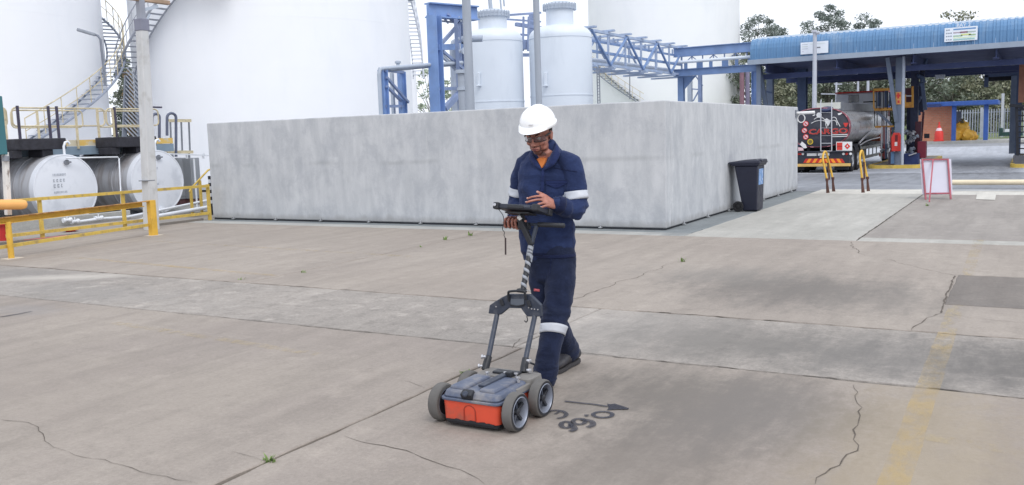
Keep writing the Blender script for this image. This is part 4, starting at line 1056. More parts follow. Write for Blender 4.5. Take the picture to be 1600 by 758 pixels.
mb = MB(); mb.box(CX0-.1, XE+.05, CY0-.16, CY0+.02, ZE-.17, ZE-.005); mb.box(CX0-.12, XE+.07, CY0-.18, CY0-.165, ZE-.19, ZE+.03); mb.build('gutter', m_gutter, cn)
mb = MB(); mb.box(CX0+.05, XE-.02, CY0+.06, CY1-.4, ZE-.14, ZE-.10); mb.build('soffit', m_under, cn)
# beams below the soffit
for i in range(7):
    x = CX0+.6+i*3.1
    mb = MB(); mb.box(x-.02, x+.02, CY0+.3, CY1-.6, ZE-.52, ZE-.16); mb.box(x-.1, x+.1, CY0+.3, CY1-.6, ZE-.55, ZE-.52); mb.build('cross_beam', m_under, cn)
for y in (CY0+1.6, CY0+6.5, CY1-1.2):
    mb = MB(); mb.box(CX0+.1, XE-.1, y-.08, y+.08, ZE-.80, ZE-.56); mb.build('long_beam', m_under, cn)
for i in range(4):
    for y in (CY0+3.0,):
        x = (-8.3, -3.0, 2.2, 6)[i]
        mb = MB(); mb.box(x-1.0, x+1.0, y-.09, y+.09, ZE-.66, ZE-.58); mb.build('light_fitting', M('dusty_light', (128, 134, 156), rough=.5, var=.05), cn, bevel=.02)
def ccol(px, py, Y, w, mat, zt=ZE-.2, z0=GZ-.1, d=None, name='column'):
    q = AY(px, py, Y); mb = MB(); hcol(mb, (q.x, Y), zt, w, d or w, z0); return mb.build(name, mat, cn)
ccol(1186, 130, 42.6, .20, m_colgrey); ccol(1203.5, 140, 45.5, .30, m_colgrey)
ccol(1254, 140, 47.0, .42, m_coldark); ccol(1404, 170, 43.6, .26, m_colgrey, d=.3)
ccol(1592, 170, 52, .25, m_coldark)
mb = MB(); a, b = AY(1387, 90, 43.2), AY(1401, 190, 43.5); mb.bar(a, b, .17, .2); mb.build('raking_strut', m_colgrey, cn)
mb = MB(); a, b = AY(1186, 99, 43.2), AY(1199, 178, 43.5); mb.bar(a, b, .17, .2); mb.build('raking_strut', m_colgrey, cn)
for (x0, y0, x1, y1, Y, w) in [(1232, 100, 1248, 116, 47, .07), (1571, 108, 1590, 92, 50, .09), (1548, 112, 1566, 96, 50, .07), (1248, 118, 1248, 175, 47.2, .10), (1262, 110, 1246, 170, 49, .06), (1197, 143, 1206, 145, 45, .08)]:
    mb = MB(); mb.bar(AY(x0, y0, Y), AY(x1, y1, Y), w, w); mb.build('brace', m_coldark, cn)
q = AY(1411, 170, 42.9); mb = MB(); mb.tube([(q.x, 42.9, GZ), (q.x, 42.9, ZE-.2)], .065, 10); mb.build('downpipe', M('pale_downpipe', (178, 186, 200), rough=.5, var=.05), cn, smooth=50)

# bay signs fixed on the roof front
m_signw = M('sign_white', (232, 238, 246), rough=.5, var=.02)
def bay_sign(px0, px1, y0l, y1l, label, rows, heading, hx):
    a, b = AY(px0, y1l, CY0-.10), AY(px1, y1l, CY0-.10); zt = AY(px0, y0l, CY0-.1).z; zb = a.z
    s = thing('bay_sign', label, 'sign', ((a.x+b.x)/2, CY0-.1, zb))
    mb = MB(); mb.box(a.x, b.x, CY0-.12, CY0-.07, zb, zt); mb.build('board', m_signw, s, bevel=.006)
    for k in range(2):
        mb = MB(); x = a.x+(.15 if k == 0 else (b.x-a.x)-.2); mb.box(x, x+.05, CY0-.07, CY0+.06, zb+.05, zb+.12); mb.build('bracket', m_gutter, s)
    w = b.x-a.x; h = zt-zb
    for (u0, u1, v, th, c) in rows:
        mb = MB(); mb.box(a.x+w*u0, a.x+w*u1, CY0-.126, CY0-.122, zb+h*v-th*h/2, zb+h*v+th*h/2)
        mb.build('stripe', M('print_%d_%d_%d' % c, c, rough=.6, var=.03), s)
    if heading: text_mesh(heading, .20, m_signw, 'lettering', s, (a.x+w*hx, CY0-.12, zt+.01), (1, 0, 0), (0, 0, 1), .012)
    return s, a, w, h, zb
rows2 = [(.27, .95, .86, .10, (104, 150, 200)), (.27, .50, .62, .09, (176, 160, 172)), (.48, .70, .62, .12, (150, 112, 124)), (.68, .95, .62, .09, (172, 186, 182)),
         (.27, .55, .38, .10, (168, 196, 168)), (.50, .80, .44, .12, (214, 222, 150)), (.74, .95, .40, .10, (164, 190, 150)), (.27, .95, .25, .06, (222, 240, 190)), (.27, .92, .12, .10, (160, 200, 196))]
s2, a2, w2, h2, zb2 = bay_sign(1475.5, 1527, 44.5, 66, 'white bay board with coloured stripes under the heading BAY 2 on the canopy roof', rows2, 'BAY 2', .36)
m_print = M('sign_print_grey', (150, 158, 172), rough=.6, var=.05)
for k, v in enumerate((.80, .57, .35, .10)):
    mb = MB()
    for j in range(3 if k else 2):
        x = a2.x+w2*(.05+.065*j); mb.box(x, x+w2*.045, CY0-.1255, CY0-.1215, zb2+h2*v, zb2+h2*(v+.09))
    mb.build('small_print', m_print, s2, kind='stuff')
rows1 = [(.05, .26, .82, .06, (200, 206, 216)), (.05, .26, .64, .06, (206, 214, 212)), (.05, .26, .46, .06, (198, 204, 216)), (.05, .12, .24, .05, (210, 206, 224)), (.57, .72, .50, .10, (120, 124, 134)), (.36, .9, .82, .04, (216, 224, 222))]
bay_sign(1251, 1294, 67, 85.5, 'plainer white bay board behind the slim lamp pole on the canopy roof', rows1, None, .3)
# slim lamp pole in front of the canopy
lp = thing('street_lamp', 'slim pale lamp pole with a small floodlight in front of the plainer bay board', 'street lamp', tuple(AY(1272.5, 176, 41.5)))
q = AY(1272.5, 176, 41.5); zt = AY(1272.5, 50, 41.5).z
mb = MB(); mb.box(q.x-.05, q.x+.05, 41.52, 41.83, ZE-.16, ZE-.06); mb.build('clamp', m_gutter, lp)
m_lamppole = M('pale_lamp_pole', (186, 190, 200), rough=.5, var=.04)
mb = MB(); mb.tube([(q.x, q.y, q.z), (q.x, q.y, zt)], [.105, .085], 12); mb.build('pole', m_lamppole, lp, smooth=50)
mb = MB(); mb.obox(V(q.x-.02, q.y-.02, zt+.02), (.2, .2, .12)); mb.obox(V(q.x+.13, q.y-.05, zt-.06), (.16, .12, .12), Matrix.Rotation(R(25), 3, 'X')); mb.build('floodlight', m_lamppole, lp, bevel=.02)
# far lamp poles under the canopy
for px, y0, y1, lab in ((1306.5, 118, 170, 'thin pale lamp pole with cross arms behind the truck, leftmost'), (1340.5, 116, 150, 'thin pale lamp pole behind the truck cab, middle of three'), (1356, 117, 150, 'lamp pole with twin white heads behind the truck cab')):
    a, b = AY(px, y0, 66), AY(px, y1, 66); t = thing('street_lamp', lab, 'street lamp', (b.x, 66, -.2))
    mb = MB(); mb.tube([(b.x, 66, -.2), (b.x, 66, a.z)], .09 if px > 1350 else .07, 8); mb.build('pole', m_lamppole, t, smooth=50)
    mb = MB()
    if px > 1350:
        mb.obox(V(a.x-.2, 66, a.z-.03), (.4, .4, .08), Matrix.Rotation(R(-20), 3, 'Y')); mb.obox(V(a.x+.2, 66, a.z-.03), (.4, .4, .08), Matrix.Rotation(R(20), 3, 'Y')); mb.obox(V(a.x, 66, a.z+.1), (.25, .25, .2))
    elif px < 1320: mb.bar(V(a.x-1.0, 66, a.z-1.2), V(a.x+.5, 66, a.z-1.3), .07, .07); mb.bar(V(a.x-.1, 66, a.z-.6), V(a.x+.4, 66, a.z-.6), .08, .08)
    else: mb.obox(V(a.x, 66, a.z+.02), (.3, .3, .1))
    mb.build('lamp_head', m_lamppole, t)
fl = thing('floodlight', 'pair of white floodlights hanging below the canopy right of the loading gantry', 'floodlight', tuple(AY(1469, 118, 50)))
for px in (1465.5, 1472.5):
    a = AY(px, 119.5, 50); mb = MB(); mb.obox(a, (.22, .2, .22), Matrix.Rotation(R(14 if px > 1470 else -14), 3, 'Y')); mb.build('lamp_head', m_signw, fl, bevel=.03)
mb = MB(); mb.tube([AY(1469, 117, 50), AY(1469, 100, 50)], .02, 6); mb.build('hanger', m_lamppole, fl)

# ---- road tanker
m_tkend = M('tanker_end_paint', (52, 54, 66), rough=.4, var=.06, dirt=(84, 84, 92), dirt_amt=.5, dirt_scale=1.5, coat=.2)
m_tksteel = M('polished_tank_steel', (206, 208, 212), rough=.34, metal=.75, var=.03, stretch=(1, 1, 1), dirt=(150, 148, 146), dirt_amt=.3, dirt_scale=1.4)
m_tyre = M('tyre_rubber', (34, 34, 38), rough=.85, var=.2, scale=12, bump=.3)
m_hub = M('wheel_hub', (168, 172, 178), rough=.4, metal=.5, var=.1)
m_redp = M('bright_red', (214, 58, 50), rough=.5, var=.05)
m_white = M('plain_white', (232, 232, 232), rough=.5, var=.03)
m_amber = M('amber_stripe', (246, 158, 50), rough=.5, var=.04)
m_reds = M('red_stripe', (196, 52, 44), rough=.5, var=.05)
m_steelr = M('bare_rail_steel', (196, 198, 204), rough=.4, metal=.4, var=.05)
TXc, TY0, TY1 = -7.72, 39.4, 49.0
TW, TH2 = 2.46, 1.62                                   # tank width / height
TZ = GZ+1.08+TH2/2+.0
def ell(k, n, sx=1.0, sz=1.0, pw=2.35):
    th = 2*math.pi*k/n; c, s = math.cos(th), math.sin(th)
    return (TXc+sx*TW/2*math.copysign(abs(c)**(2/pw), c), TZ+sz*TH2/2*math.copysign(abs(s)**(2/pw), s))
tk = thing('tanker_truck', 'road fuel tanker seen from behind with dark end, ladder and chevron bumper under the canopy', 'tanker truck', (TXc, (TY0+TY1)/2, GZ))
n = 56
mb = MB(); ringsY = [TY0+.04]+[y for k in range(1, 4) for y in (TY0+k*2.4-.04, TY0+k*2.4, TY0+k*2.4+.04)]+[TY1]
for i, y in enumerate(ringsY):
    s = 1.004 if (i % 3 == 2 and 0 < i < len(ringsY)-1) else 1.0
    for k in range(n): x, z = ell(k, n, s, s); mb.v.append((x, y, z))
for i in range(len(ringsY)-1):
    for k in range(n): mb.f.append((i*n+k, i*n+(k+1) % n, (i+1)*n+(k+1) % n, (i+1)*n+k)); mb.mi.append(0)
mb.f.append(tuple((len(ringsY)-1)*n+k for k in range(n))); mb.mi.append(0)
mb.build('tank_barrel', m_tksteel, tk, smooth=30)
mb = MB()
for (s, y) in ((1.02, TY0+.12), (1.025, TY0+.02), (1.0, TY0-.01), (.97, TY0-.012), (.94, TY0+.02), (.6, TY0-.03), (.0, TY0-.05)):
    for k in range(n): x, z = ell(k, n, s, s); mb.v.append((x, y, z))
for i in range(6):
    for k in range(n): mb.f.append((i*n+k, i*n+(k+1) % n, (i+1)*n+(k+1) % n, (i+1)*n+k)); mb.mi.append(1 if i < 3 else 0)
mb.build('tank_end', [m_tkend, M('maroon_rim', (128, 66, 78), rough=.5, var=.15)], tk, smooth=35)
YB = TY0-.055
def tpt(px, py, dy=0.0): q = AY(px, py, YB-dy); return q
# reflective rim dashes
for k in range(0, n, 2):
    if (k//2) % 2: continue
    (x0, z0), (x1, z1) = ell(k, n, .985, .985), ell(k+1, n, .985, .985); (x2, z2), (x3, z3) = ell(k, n, 1.01, 1.01), ell(k+1, n, 1.01, 1.01)
    mb = MB(); mb.prism([(x0, YB+.02, z0), (x1, YB+.02, z1), (x3, YB+.02, z3), (x2, YB+.02, z2)], (0, -.012, 0)); mb.build('reflector', M('rim_reflector', (210, 150, 158), rough=.4, var=.1), tk)
# ladder
for px in (1282.5, 1299.5):
    mb = MB(); mb.tube([tpt(px, 236, .12), tpt(px, 161, .12), tpt(px+.5, 156, .05)], .022, 8); mb.build('ladder_rail', m_steelr, tk, smooth=50)
for y in (224, 236, 212, 200, 188, 176):
    mb = MB(); mb.tube([tpt(1282.5, y, .12), tpt(1299.5, y, .12)], .018 if y > 220 else .008, 6); mb.build('ladder_rung', m_steelr, tk, smooth=50)
# coaming on top of the tank
mb = MB(); a, b = AY(1276, 162, TY0+.3), AY(1313, 162, TY0+.3); mb.box(a.x, b.x, TY0+.3, TY0+.38, TZ+TH2/2-.05, a.z+.02); mb.build('coaming_end', M('cream_panel', (206, 208, 200), rough=.5, var=.05), tk)
mb = MB(); mb.box(b.x-.04, b.x, TY0+.381, TY1-.4, TZ+TH2/2-.12, a.z+.02); mb.box(a.x, a.x+.04, TY0+.381, TY1-.4, TZ+TH2/2-.12, a.z+.02); mb.build('coaming_side', m_steelgrey, tk)
mb = MB(); q = tpt(1290.5, 170, .02); mb.lathe([(.25, -.02), (.26, .05), (.18, .08), (.01, .10)], 20, V(q.x, TY0+.1, q.z-.03), (0, -.35, 1)); mb.build('manlid', M('dark_blue_lid', (38, 50, 86), rough=.4, var=.1), tk, smooth=40)
# emblem: splash figure with curved legs (white)
def flat(name, pts, mat, dy=.004, th=.006):
    mb = MB(); mb.prism([tuple(tpt(px, py, dy)) for px, py in pts], (0, -th, 0)); return mb.build(name, mat, tk)
def c6(x, y): return (1235+x/10.83, 145+y/10.83)
flat('emblem_body', [c6(*p) for p in [(575, 455), (615, 430), (650, 455), (690, 470), (670, 510), (655, 540), (630, 575), (618, 530), (590, 500)]], m_white, .02)
flat('emblem_head', [c6(485+45*math.cos(a), 378+45*math.sin(a)) for a in np.linspace(0, 6.28, 14, endpoint=False)], m_white, .02)
for pts in ([(515, 400), (550, 430), (590, 460)], [(350, 520), (430, 480), (520, 470), (585, 482)], [(400, 450), (440, 425), (480, 415)], [(690, 440), (730, 415), (770, 430), (790, 480), (840, 570)], [(670, 480), (740, 468), (775, 490), (790, 550)], [(600, 500), (598, 540), (615, 600)]):
    q = smooth_path([tpt(*c6(*p), .025) for p in pts], 5); mb = MB(); mb.tube(q, .014, 5); mb.build('emblem_leg', m_white, tk, smooth=60)
flat('emblem_spot', [c6(*p) for p in [(800, 350), (870, 335), (875, 350), (840, 375), (810, 378)]], m_white, .02)
flat('emblem_spot', [c6(*p) for p in [(370, 385), (410, 365), (425, 372), (400, 392)]], m_white, .02)
flat('red_triangle', [c6(*p) for p in [(895, 510), (985, 510), (945, 580), (925, 580)]], m_redp, .02)
# red outlined name lettering
m_pink0 = M('muted_outline', (190, 170, 172), rough=.6); m_red0 = M('muted_red', (186, 58, 52), rough=.6)
q = tpt(*c6(305, 708), .02); q1 = tpt(*c6(975, 690), .02)
for off, m_, dy_ in ((.013, m_pink0, .0), (.009, m_red0, .012)):
    o = text_mesh('CARGO', .30, m_, 'name_lettering', tk, (q.x, q.y-dy_, q.z+.01), (1, 0, 0), (0, 0, 1), .003, offset=off, xs=1.0)
    xs_ = [v.co.x for v in o.data.vertices]; w_ = max(xs_)-min(xs_); x0_ = min(xs_); k_ = (q1.x-q.x)/w_
    for v in o.data.vertices: v.co.x = x0_+(v.co.x-x0_)*k_
flat('small_lettering', [c6(690, 706), c6(965, 698), c6(965, 712), c6(690, 720)], m_white, .02, .004)
flat('small_lettering', [c6(690, 738), c6(960, 730), c6(960, 742), c6(690, 750)], m_white, .02, .004)
m_pink = M('pale_sign_disc', (232, 200, 206), rough=.5)
for (px, py) in ((1259, 193.5), (1257, 204), (1259, 214)):
    def disc(name, r, dy, mat, th=.004):
        q = tpt(px, py, dy); mb = MB(); mb.lathe([(r, 0), (r, th)], 20, q, (0, -1, 0)); return mb.build(name, mat, tk)
    disc('warning_ring', .115, .012, m_redp); disc('warning_disc', .088, .018, m_pink)
    q0, q1 = tpt(px-2.3, py-2.2, .026), tpt(px+2.3, py+2.2, .026); mb = MB(); mb.bar(q0, q1, .004, .028, up=(0, 0, 1)); mb.build('warning_bar', m_redp, tk)
    q0, q1 = tpt(px-1.6, py+.6, .024), tpt(px+1.6, py+.6, .024); mb = MB(); mb.bar(q0, q1, .004, .03); mb.build('warning_mark', m_black, tk)
q = tpt(1266, 221.5, .012); mb = MB(); mb.lathe([(.12, 0), (.12, .004)], 20, q, (0, -1, 0)); mb.build('round_plate', M('yellow_disc', (214, 184, 56), rough=.5), tk)
mb = MB(); mb.lathe([(.08, 0), (.08, .004)], 20, tpt(1266, 221.5, .02), (0, -1, 0)); mb.build('round_plate_mark', M('olive_mark', (120, 106, 56), rough=.6), tk)
# hazard placard
flat('placard', [(1306.5, 221.5), (1331.5, 221.5), (1331.5, 235.5), (1306.5, 235.5)], m_white, .03)
flat('placard_red', [(1307.5, 222.8), (1316.2, 222.8), (1316.2, 234.6), (1307.5, 234.6)], m_redp, .04, .004)
flat('placard_diamond', [(1324, 223.8), (1328.6, 228.6), (1324, 233.4), (1319.4, 228.6)], m_redp, .04, .004)
flat('placard_line', [(1307.5, 228.4), (1316.2, 228.4), (1316.2, 229.0), (1307.5, 229.0)], M('dark_red_mark', (110, 30, 36)), .045, .003)
flat('placard_flame', [(1324, 226.2), (1325.4, 229.4), (1322.6, 229.4)], m_white, .045, .003)
flat('side_sticker', [(1253, 221), (1259, 226), (1261, 231), (1256, 232), (1250, 226)], m_white, .0)
flat('side_sticker', [(1247, 230), (1254, 231), (1256, 235), (1247, 236)], m_pink, .0)
# rear body: valance, lamps, plates, chevrons, bumper
xL, xR = TXc-1.22, TXc+1.22
zt = tpt(1290, 236).z; zb = tpt(1290, 262).z
m_val = M('dark_valance', (44, 50, 62), rough=.5, var=.1)
mb = MB(); mb.box(xL, xR, TY0-.02, TY0+.35, zb+.12, zt); mb.box(xL+.002, xR-.002, TY0-.14, TY0-.021, zt-.06, zt-.012); mb.build('rear_valance', m_val, tk, bevel=.015)
def vbox(name, px0, px1, y0, y1, mat, d=.03, Y=TY0-.02):
    a, b = AY(px0, y0, Y), AY(px1, y1, Y); mb = MB(); mb.box(a.x, b.x, Y-d, Y-.001, min(a.z, b.z), max(a.z, b.z)); return mb.build(name, mat, tk)
vbox('number_plate', 1261, 1276, 239.5, 243.5, m_white); vbox('number_plate', 1278, 1296, 239, 243, m_white)
vbox('number_plate', 1281, 1293, 244.6, 246.2, m_white)
for px, m_ in ((1248, m_reds), (1251, m_reds), (1254.5, m_white), (1318, m_white), (1323, m_reds), (1329, m_white)):
    q = AY(px, 240.5, TY0-.02); mb = MB(); mb.lathe([(.055, 0), (.05, .03), (.02, .04)], 14, q, (0, -1, 0)); mb.build('tail_lamp', m_, tk, smooth=50)
for i in range(13):
    x0 = 1257+i*4.7; m_ = m_amber if i % 2 else m_reds
    sl = 2.0 if i < 6 else -2.0
    pts = [AY(x0+sl, 248, TY0-.03), AY(x0+4.7+sl, 248, TY0-.03), AY(x0+4.7-sl, 254.5, TY0-.03), AY(x0-sl, 254.5, TY0-.03)]
    mb = MB(); mb.prism([tuple(p) for p in pts], (0, -.01-.0004*i, 0)); mb.build('chevron', m_, tk)
a, b = AY(1240, 257, TY0-.1), AY(1329, 258.5, TY0-.1)
mb = MB(); mb.box(a.x, b.x, TY0-.2, TY0-.06, b.z-.03, a.z+.02); mb.build('bumper', M('bumper_yellow', (214, 176, 104), rough=.5, var=.1), tk, bevel=.01)
for x in (xL+.05, xR-.6): mb = MB(); mb.box(x, x+.55, TY0+.1, TY0+.18, GZ+.12, zb+.15); mb.build('mud_flap', m_black, tk)
# chassis
for x in (TXc-.45, TXc+.45):
    mb = MB(); mb.box(x-.05, x+.05, TY0+.1, TY1+4.2, GZ+.78, GZ+1.05); mb.build('chassis_rail', m_black, tk)
mb = MB(); mb.box(TXc-.9, TXc+.9, TY0+.4, TY1, GZ+1.0, GZ+1.12); mb.build('tank_bed', m_black, tk)
def truck_wheel(x, y, sgn, r=.50):
    w = None
    mb = MB(); mb.lathe([(.30, -.14), (r-.04, -.15), (r, -.11), (r, .11), (r-.04, .15), (.30, .14)], 32, (x, y, GZ+r), (sgn, 0, 0), hollow=True); w = mb.build('wheel', m_tyre, tk, smooth=35)
    mb = MB(); mb.lathe([(.31, .09), (.29, .13), (.27, .10), (.15, .02), (.13, .13), (.07, .15), (.01, .15)], 28, (x, y, GZ+r), (sgn, 0, 0)); mb.build('rim', m_hub, w, smooth=35)
for y in (TY0+1.0, TY0+2.35):
    for sgn in (-1, 1):
        truck_wheel(TXc+sgn*1.06, y, sgn); truck_wheel(TXc+sgn*.74, y, sgn)
for sgn in (-1, 1): truck_wheel(TXc+sgn*1.06, TY1+2.2, sgn)
for y in (TY0+.95, TY0+2.35):
    mb = MB(); mb.lathe([(.09, -1), (.09, 1)], 12, (TXc, y, GZ+.5), (1, 0, 0)); mb.build('axle', m_black, tk)
for sgn in (-1, 1):
    mb = MB()
    pts = [(TXc+sgn*1.22, TY0+.98+.58*math.cos(a), GZ+.52+.58*math.sin(a)) for a in np.linspace(R(-10), R(180), 12)]
    for y0 in (0, 1.38):
        mb = MB()
        p = [Vector(q)+V(0, y0, 0) for q in pts]
        for u, v_ in zip(p, p[1:]): mb.add([u, v_, v_-V(sgn*.34, 0, 0), u-V(sgn*.34, 0, 0)], [(0, 1, 2, 3)])
        o = mb.build('mudguard', m_black, tk); o.modifiers.new('thick', 'SOLIDIFY').thickness = .02
# side guard and boxes
m_guard = M('side_guard_alu', (134, 138, 136), rough=.5, metal=.3, var=.15)
for zz in (GZ+.42, GZ+.85):
    mb = MB(); mb.box(TXc+1.14, TXc+1.18, TY0+3.2, TY1-.4, zz, zz+.13); mb.build('side_guard', m_guard, tk)
for i in range(5):
    mb = MB(); y = TY0+3.4+i*1.2; mb.box(TXc+1.1, TXc+1.139, y, y+.08, GZ+.40, GZ+1.0); mb.build('guard_post', m_guard, tk)
mb = MB(); mb.box(TXc+.55, TXc+1.08, TY0+3.6, TY0+5.4, GZ+.45, GZ+1.0); mb.build('tool_box', m_black, tk, bevel=.02)
mb = MB(); mb.tube(smooth_path([V(TXc+1.1, TY0+3.2, GZ+1.15), V(TXc+1.2, TY0+4.4, GZ+1.45), V(TXc+1.2, TY0+6.2, GZ+1.7), V(TXc+1.15, TY0+8.6, GZ+1.62)], 6), .04, 8); mb.build('hose', m_steelr, tk, smooth=60)
mb = MB(); mb.tube(smooth_path([V(TXc+1.1, TY0+3.4, GZ+1.05), V(TXc+1.2, TY0+5.0, GZ+1.22), V(TXc+1.2, TY0+8.6, GZ+1.3)], 6), .03, 8); mb.build('hose', m_steelr, tk, smooth=60)
# cab
m_cabw = M('cab_white', (206, 210, 216), rough=.35, var=.04, coat=.3)
m_glassd = glassy('dark_cab_glass', (36, 42, 58))
cy0, cy1 = TY1+.7, TY1+2.9
cz1 = AY(1340, 145, cy0).z
mb = MB(); mb.box(TXc-1.2, TXc+1.22, cy0, cy1, GZ+.9, cz1); mb.build('cab', m_cabw, tk, bevel=.08)
mb = MB(); mb.box(TXc-1.22, TXc+1.24, cy0-.03, cy1, cz1+.0, cz1+.07); mb.build('cab_roof_trim', m_redp, tk, bevel=.02)
a, b = AY(1329, 147, cy0), AY(1342, 160, cy0); mb = MB(); mb.box(a.x-.1, b.x, cy0-.03, cy0+.02, b.z, a.z-.05); mb.build('cab_window', m_glassd, tk, bevel=.02)
mb = MB(); mb.box(TXc+1.221, TXc+1.235, cy0+.9, cy0+1.8, cz1-1.25, cz1-.45); mb.build('cab_window', m_glassd, tk)
mb = MB(); mb.box(TXc-1.1, TXc+1.1, TY1+.1, cy0-.05, GZ+1.1, GZ+2.2); mb.build('pump_box', M('orange_brown_box', (168, 92, 66), rough=.6, var=.2), tk, bevel=.03)
mb = MB(); q = AY(1358, 159.5, cy0); mb.box(q.x-.28, q.x+.35, cy0-.01, cy0-.002, q.z-.02, q.z+.04); mb.build('cab_lettering', m_black, tk)

# ---- loading island with gantry
def kerb_island(name, label, x0, x1, y0, y1):
    t = thing(name, label, 'traffic island', ((x0+x1)/2, (y0+y1)/2, GZ)); r = .45
    def outline(inset):
        pts = []
        for (cx, cyy, a0) in ((x1-r, y1-r, 0), (x0+r, y1-r, 90), (x0+r, y0+r, 180), (x1-r, y0+r, 270)):
            for k in range(7): a = R(a0+15*k); pts.append((cx+(r-inset)*math.cos(a), cyy+(r-inset)*math.sin(a), GZ-.02))
        return pts
    mb = MB(); mb.prism(outline(.14), (0, 0, .15)); mb.build('island_top', m_rear, t)
    mb = MB(); o, i_ = outline(0), outline(.15); n = len(o)
    hh = .155
    vs = o+[(x, y, GZ+hh) for x, y, z in o]+[(x, y, GZ+hh) for x, y, z in i_]+i_
    fs = []
    for k in range(n): j = (k+1) % n; fs += [(k, j, n+j, n+k), (n+k, n+j, 2*n+j, 2*n+k), (2*n+k, 2*n+j, 3*n+j, 3*n+k)]
    mb.add(vs, fs); mb.build('kerb', M('kerb_yellow', (208, 178, 84), rough=.7, var=.1, dirt=(120, 112, 96), dirt_amt=.7, dirt_scale=2), t)
    return t
q0, q1 = AY(1356, 263, 43.0), AY(1440, 258, 43.0)
kerb_island('loading_island', 'raised loading island with yellow kerb between tanker and easel board', q0.x, q1.x, 42.6, 54)
q0 = AY(1578, 262, 42.5)
kerb_island('loading_island', 'raised island with yellow kerb at the right edge of the picture', q0.x, q0.x+2.2, 42.2, 54)
ga = thing('loading_gantry', 'dark loading gantry with orange-railed platform between tanker and canopy column', 'gantry', tuple(AY(1425, 260, 46)[:2])+(GZ,))
m_or = M('orange_gantry_rail', (206, 150, 64), rough=.6, var=.12, dirt=(160, 90, 50), dirt_amt=.6, dirt_scale=4)
GY = 45.2
def gbox(name, x0, x1, y0, y1, Y, d, mat, parent=None, bevel=0):
    a, b = AY(x0, y0, Y), AY(x1, y1, Y); mb = MB(); mb.box(min(a.x, b.x), max(a.x, b.x), Y, Y+d, min(a.z, b.z), max(a.z, b.z)); return mb.build(name, mat, parent or ga, bevel=bevel)
def gbar(name, x0, y0, x1, y1, Y, w, mat, parent=None, Y1=None):
    mb = MB(); mb.bar(AY(x0, y0, Y), AY(x1, y1, Y1 or Y), w, w); return mb.build(name, mat, parent or ga)
gbox('deck', 1366, 1402, 169, 172, GY, 2.6, m_or); gbox('deck_edge', 1367, 1396, 197, 199, GY, .12, m_or)
for y in (139.5, 141.5): gbar('top_rail', 1365, y, 1394, y-1, GY, .06, m_or, Y1=GY)
for px in (1365, 1369, 1374.5, 1380, 1386, 1392):
    gbar('rail_post', px, 140, px+.6, 170, GY, .06 if px == 1365 else .035, m_or if px == 1365 else m_black)
for px in (1366.5, 1370.5, 1378, 1385, 1391):
    gbar('hanging_rail', px, 172, px, 198, GY+.4, .035, m_black)
gbar('brace', 1369, 173, 1394, 196, GY+.2, .11, m_colgrey)
for (x0, x1, y0, y1) in ((1371, 1376, 144, 166), (1382, 1387, 142, 168), (1389, 1393, 144, 166)):
    gbox('switch_panel', x0, x1, y0, y1, GY+.8, .2, m_coldark)
for px in (1414, 1426): gbar('platform_rail', px, 135 if px > 1420 else 148, px, 168, GY, .09, m_or)
gbar('platform_rail', 1412, 150, 1427, 150, GY, .05, m_steelr); gbox('platform_plate', 1412, 1427, 160, 168, GY, .05, m_or)
gbox('panel', 1414, 1425, 138, 159, GY+.3, .1, M('deep_maroon', (80, 44, 56), rough=.7, var=.1))
for (x0, x1, y0, y1, Y) in ((1424, 1433, 90, 240, 46.5), (1399, 1402, 172, 250, 46), (1417, 1422, 168, 248, 46.8), (1433, 1442, 128, 172, 47), (1438, 1443, 96, 175, 47.6)):
    gbox('mast', x0, x1, y0, y1, Y, .3, M('gantry_navy', (48, 56, 84), rough=.6, var=.15))
rg = random.Random(11)
for i in range(12):                                    # jumble of loading arms and valves
    x, y = rg.uniform(1424, 1447), rg.uniform(104, 170)
    a = AY(x, y, 46+rg.uniform(0, 1.5)); b = a+V(rg.uniform(-.25, .25), rg.uniform(-.5, .5), rg.uniform(-.8, .8)); mb = MB(); mb.tube([a, (a+b)/2+V(.05, 0, .05), b], rg.uniform(.05, .11), 8); mb.build('loading_arm', m_coldark if i % 3 else m_black, ga, smooth=50)
gbar('loading_arm', 1443, 175, 1437, 248, 46, .09, M('deep_maroon', (80, 44, 56)))
gbar('loading_arm', 1441, 130, 1446, 172, 46.2, .16, m_coldark)
for i in range(14):
    x, y = rg.uniform(1414, 1432), rg.uniform(205, 245)
    a = AY(x, y, 44.6+rg.uniform(0, .6)); mb = MB(); mb.lathe([(.06, -.1), (.10, -.08), (.05, 0), (.10, .08), (.06, .1)], 10, a, (rg.random(), .2, rg.random())); mb.build('valve', (m_steelr, m_vband, m_steelgrey)[i % 3], ga, smooth=50)
for i in range(10):
    x, y = rg.uniform(1377, 1398), rg.uniform(204, 246)
    a = AY(x, y, 44.9+rg.uniform(0, .6)); mb = MB(); mb.lathe([(.05, -.1), (.09, -.08), (.05, 0), (.09, .08), (.05, .1)], 10, a, (rg.random(), .2, rg.random())); mb.build('valve', (m_reds, m_steelr, m_steelgrey)[i % 3], ga, smooth=50)
for i in range(6):
    x = 1378+i*3.4; gbar('riser', x, 200+rg.uniform(-4, 4), x+rg.uniform(-1, 1), 248, 45.1, .06, (m_steelr, M('dull_red_pipe', (140, 74, 80)), m_coldark)[i % 3])
gbox('skid', 1412, 1435, 240, 258, 44.0, 1.2, M('navy_skid', (36, 54, 104), rough=.5, var=.15), bevel=.03)
gbar('skid_handle', 1420, 243, 1432, 239, 43.95, .05, m_steelr)
gbox('cabinet', 1433.5, 1446.5, 221, 247, 44.6, .5, M('crimson_cabinet', (128, 34, 56), rough=.5, var=.1), bevel=.02)
gbox('cabinet', 1430, 1438, 190, 246, 45.4, .4, M('deep_maroon', (80, 44, 56)), bevel=.02)
gbox('screen', 1444, 1452, 209, 216, 45, .1, m_black)
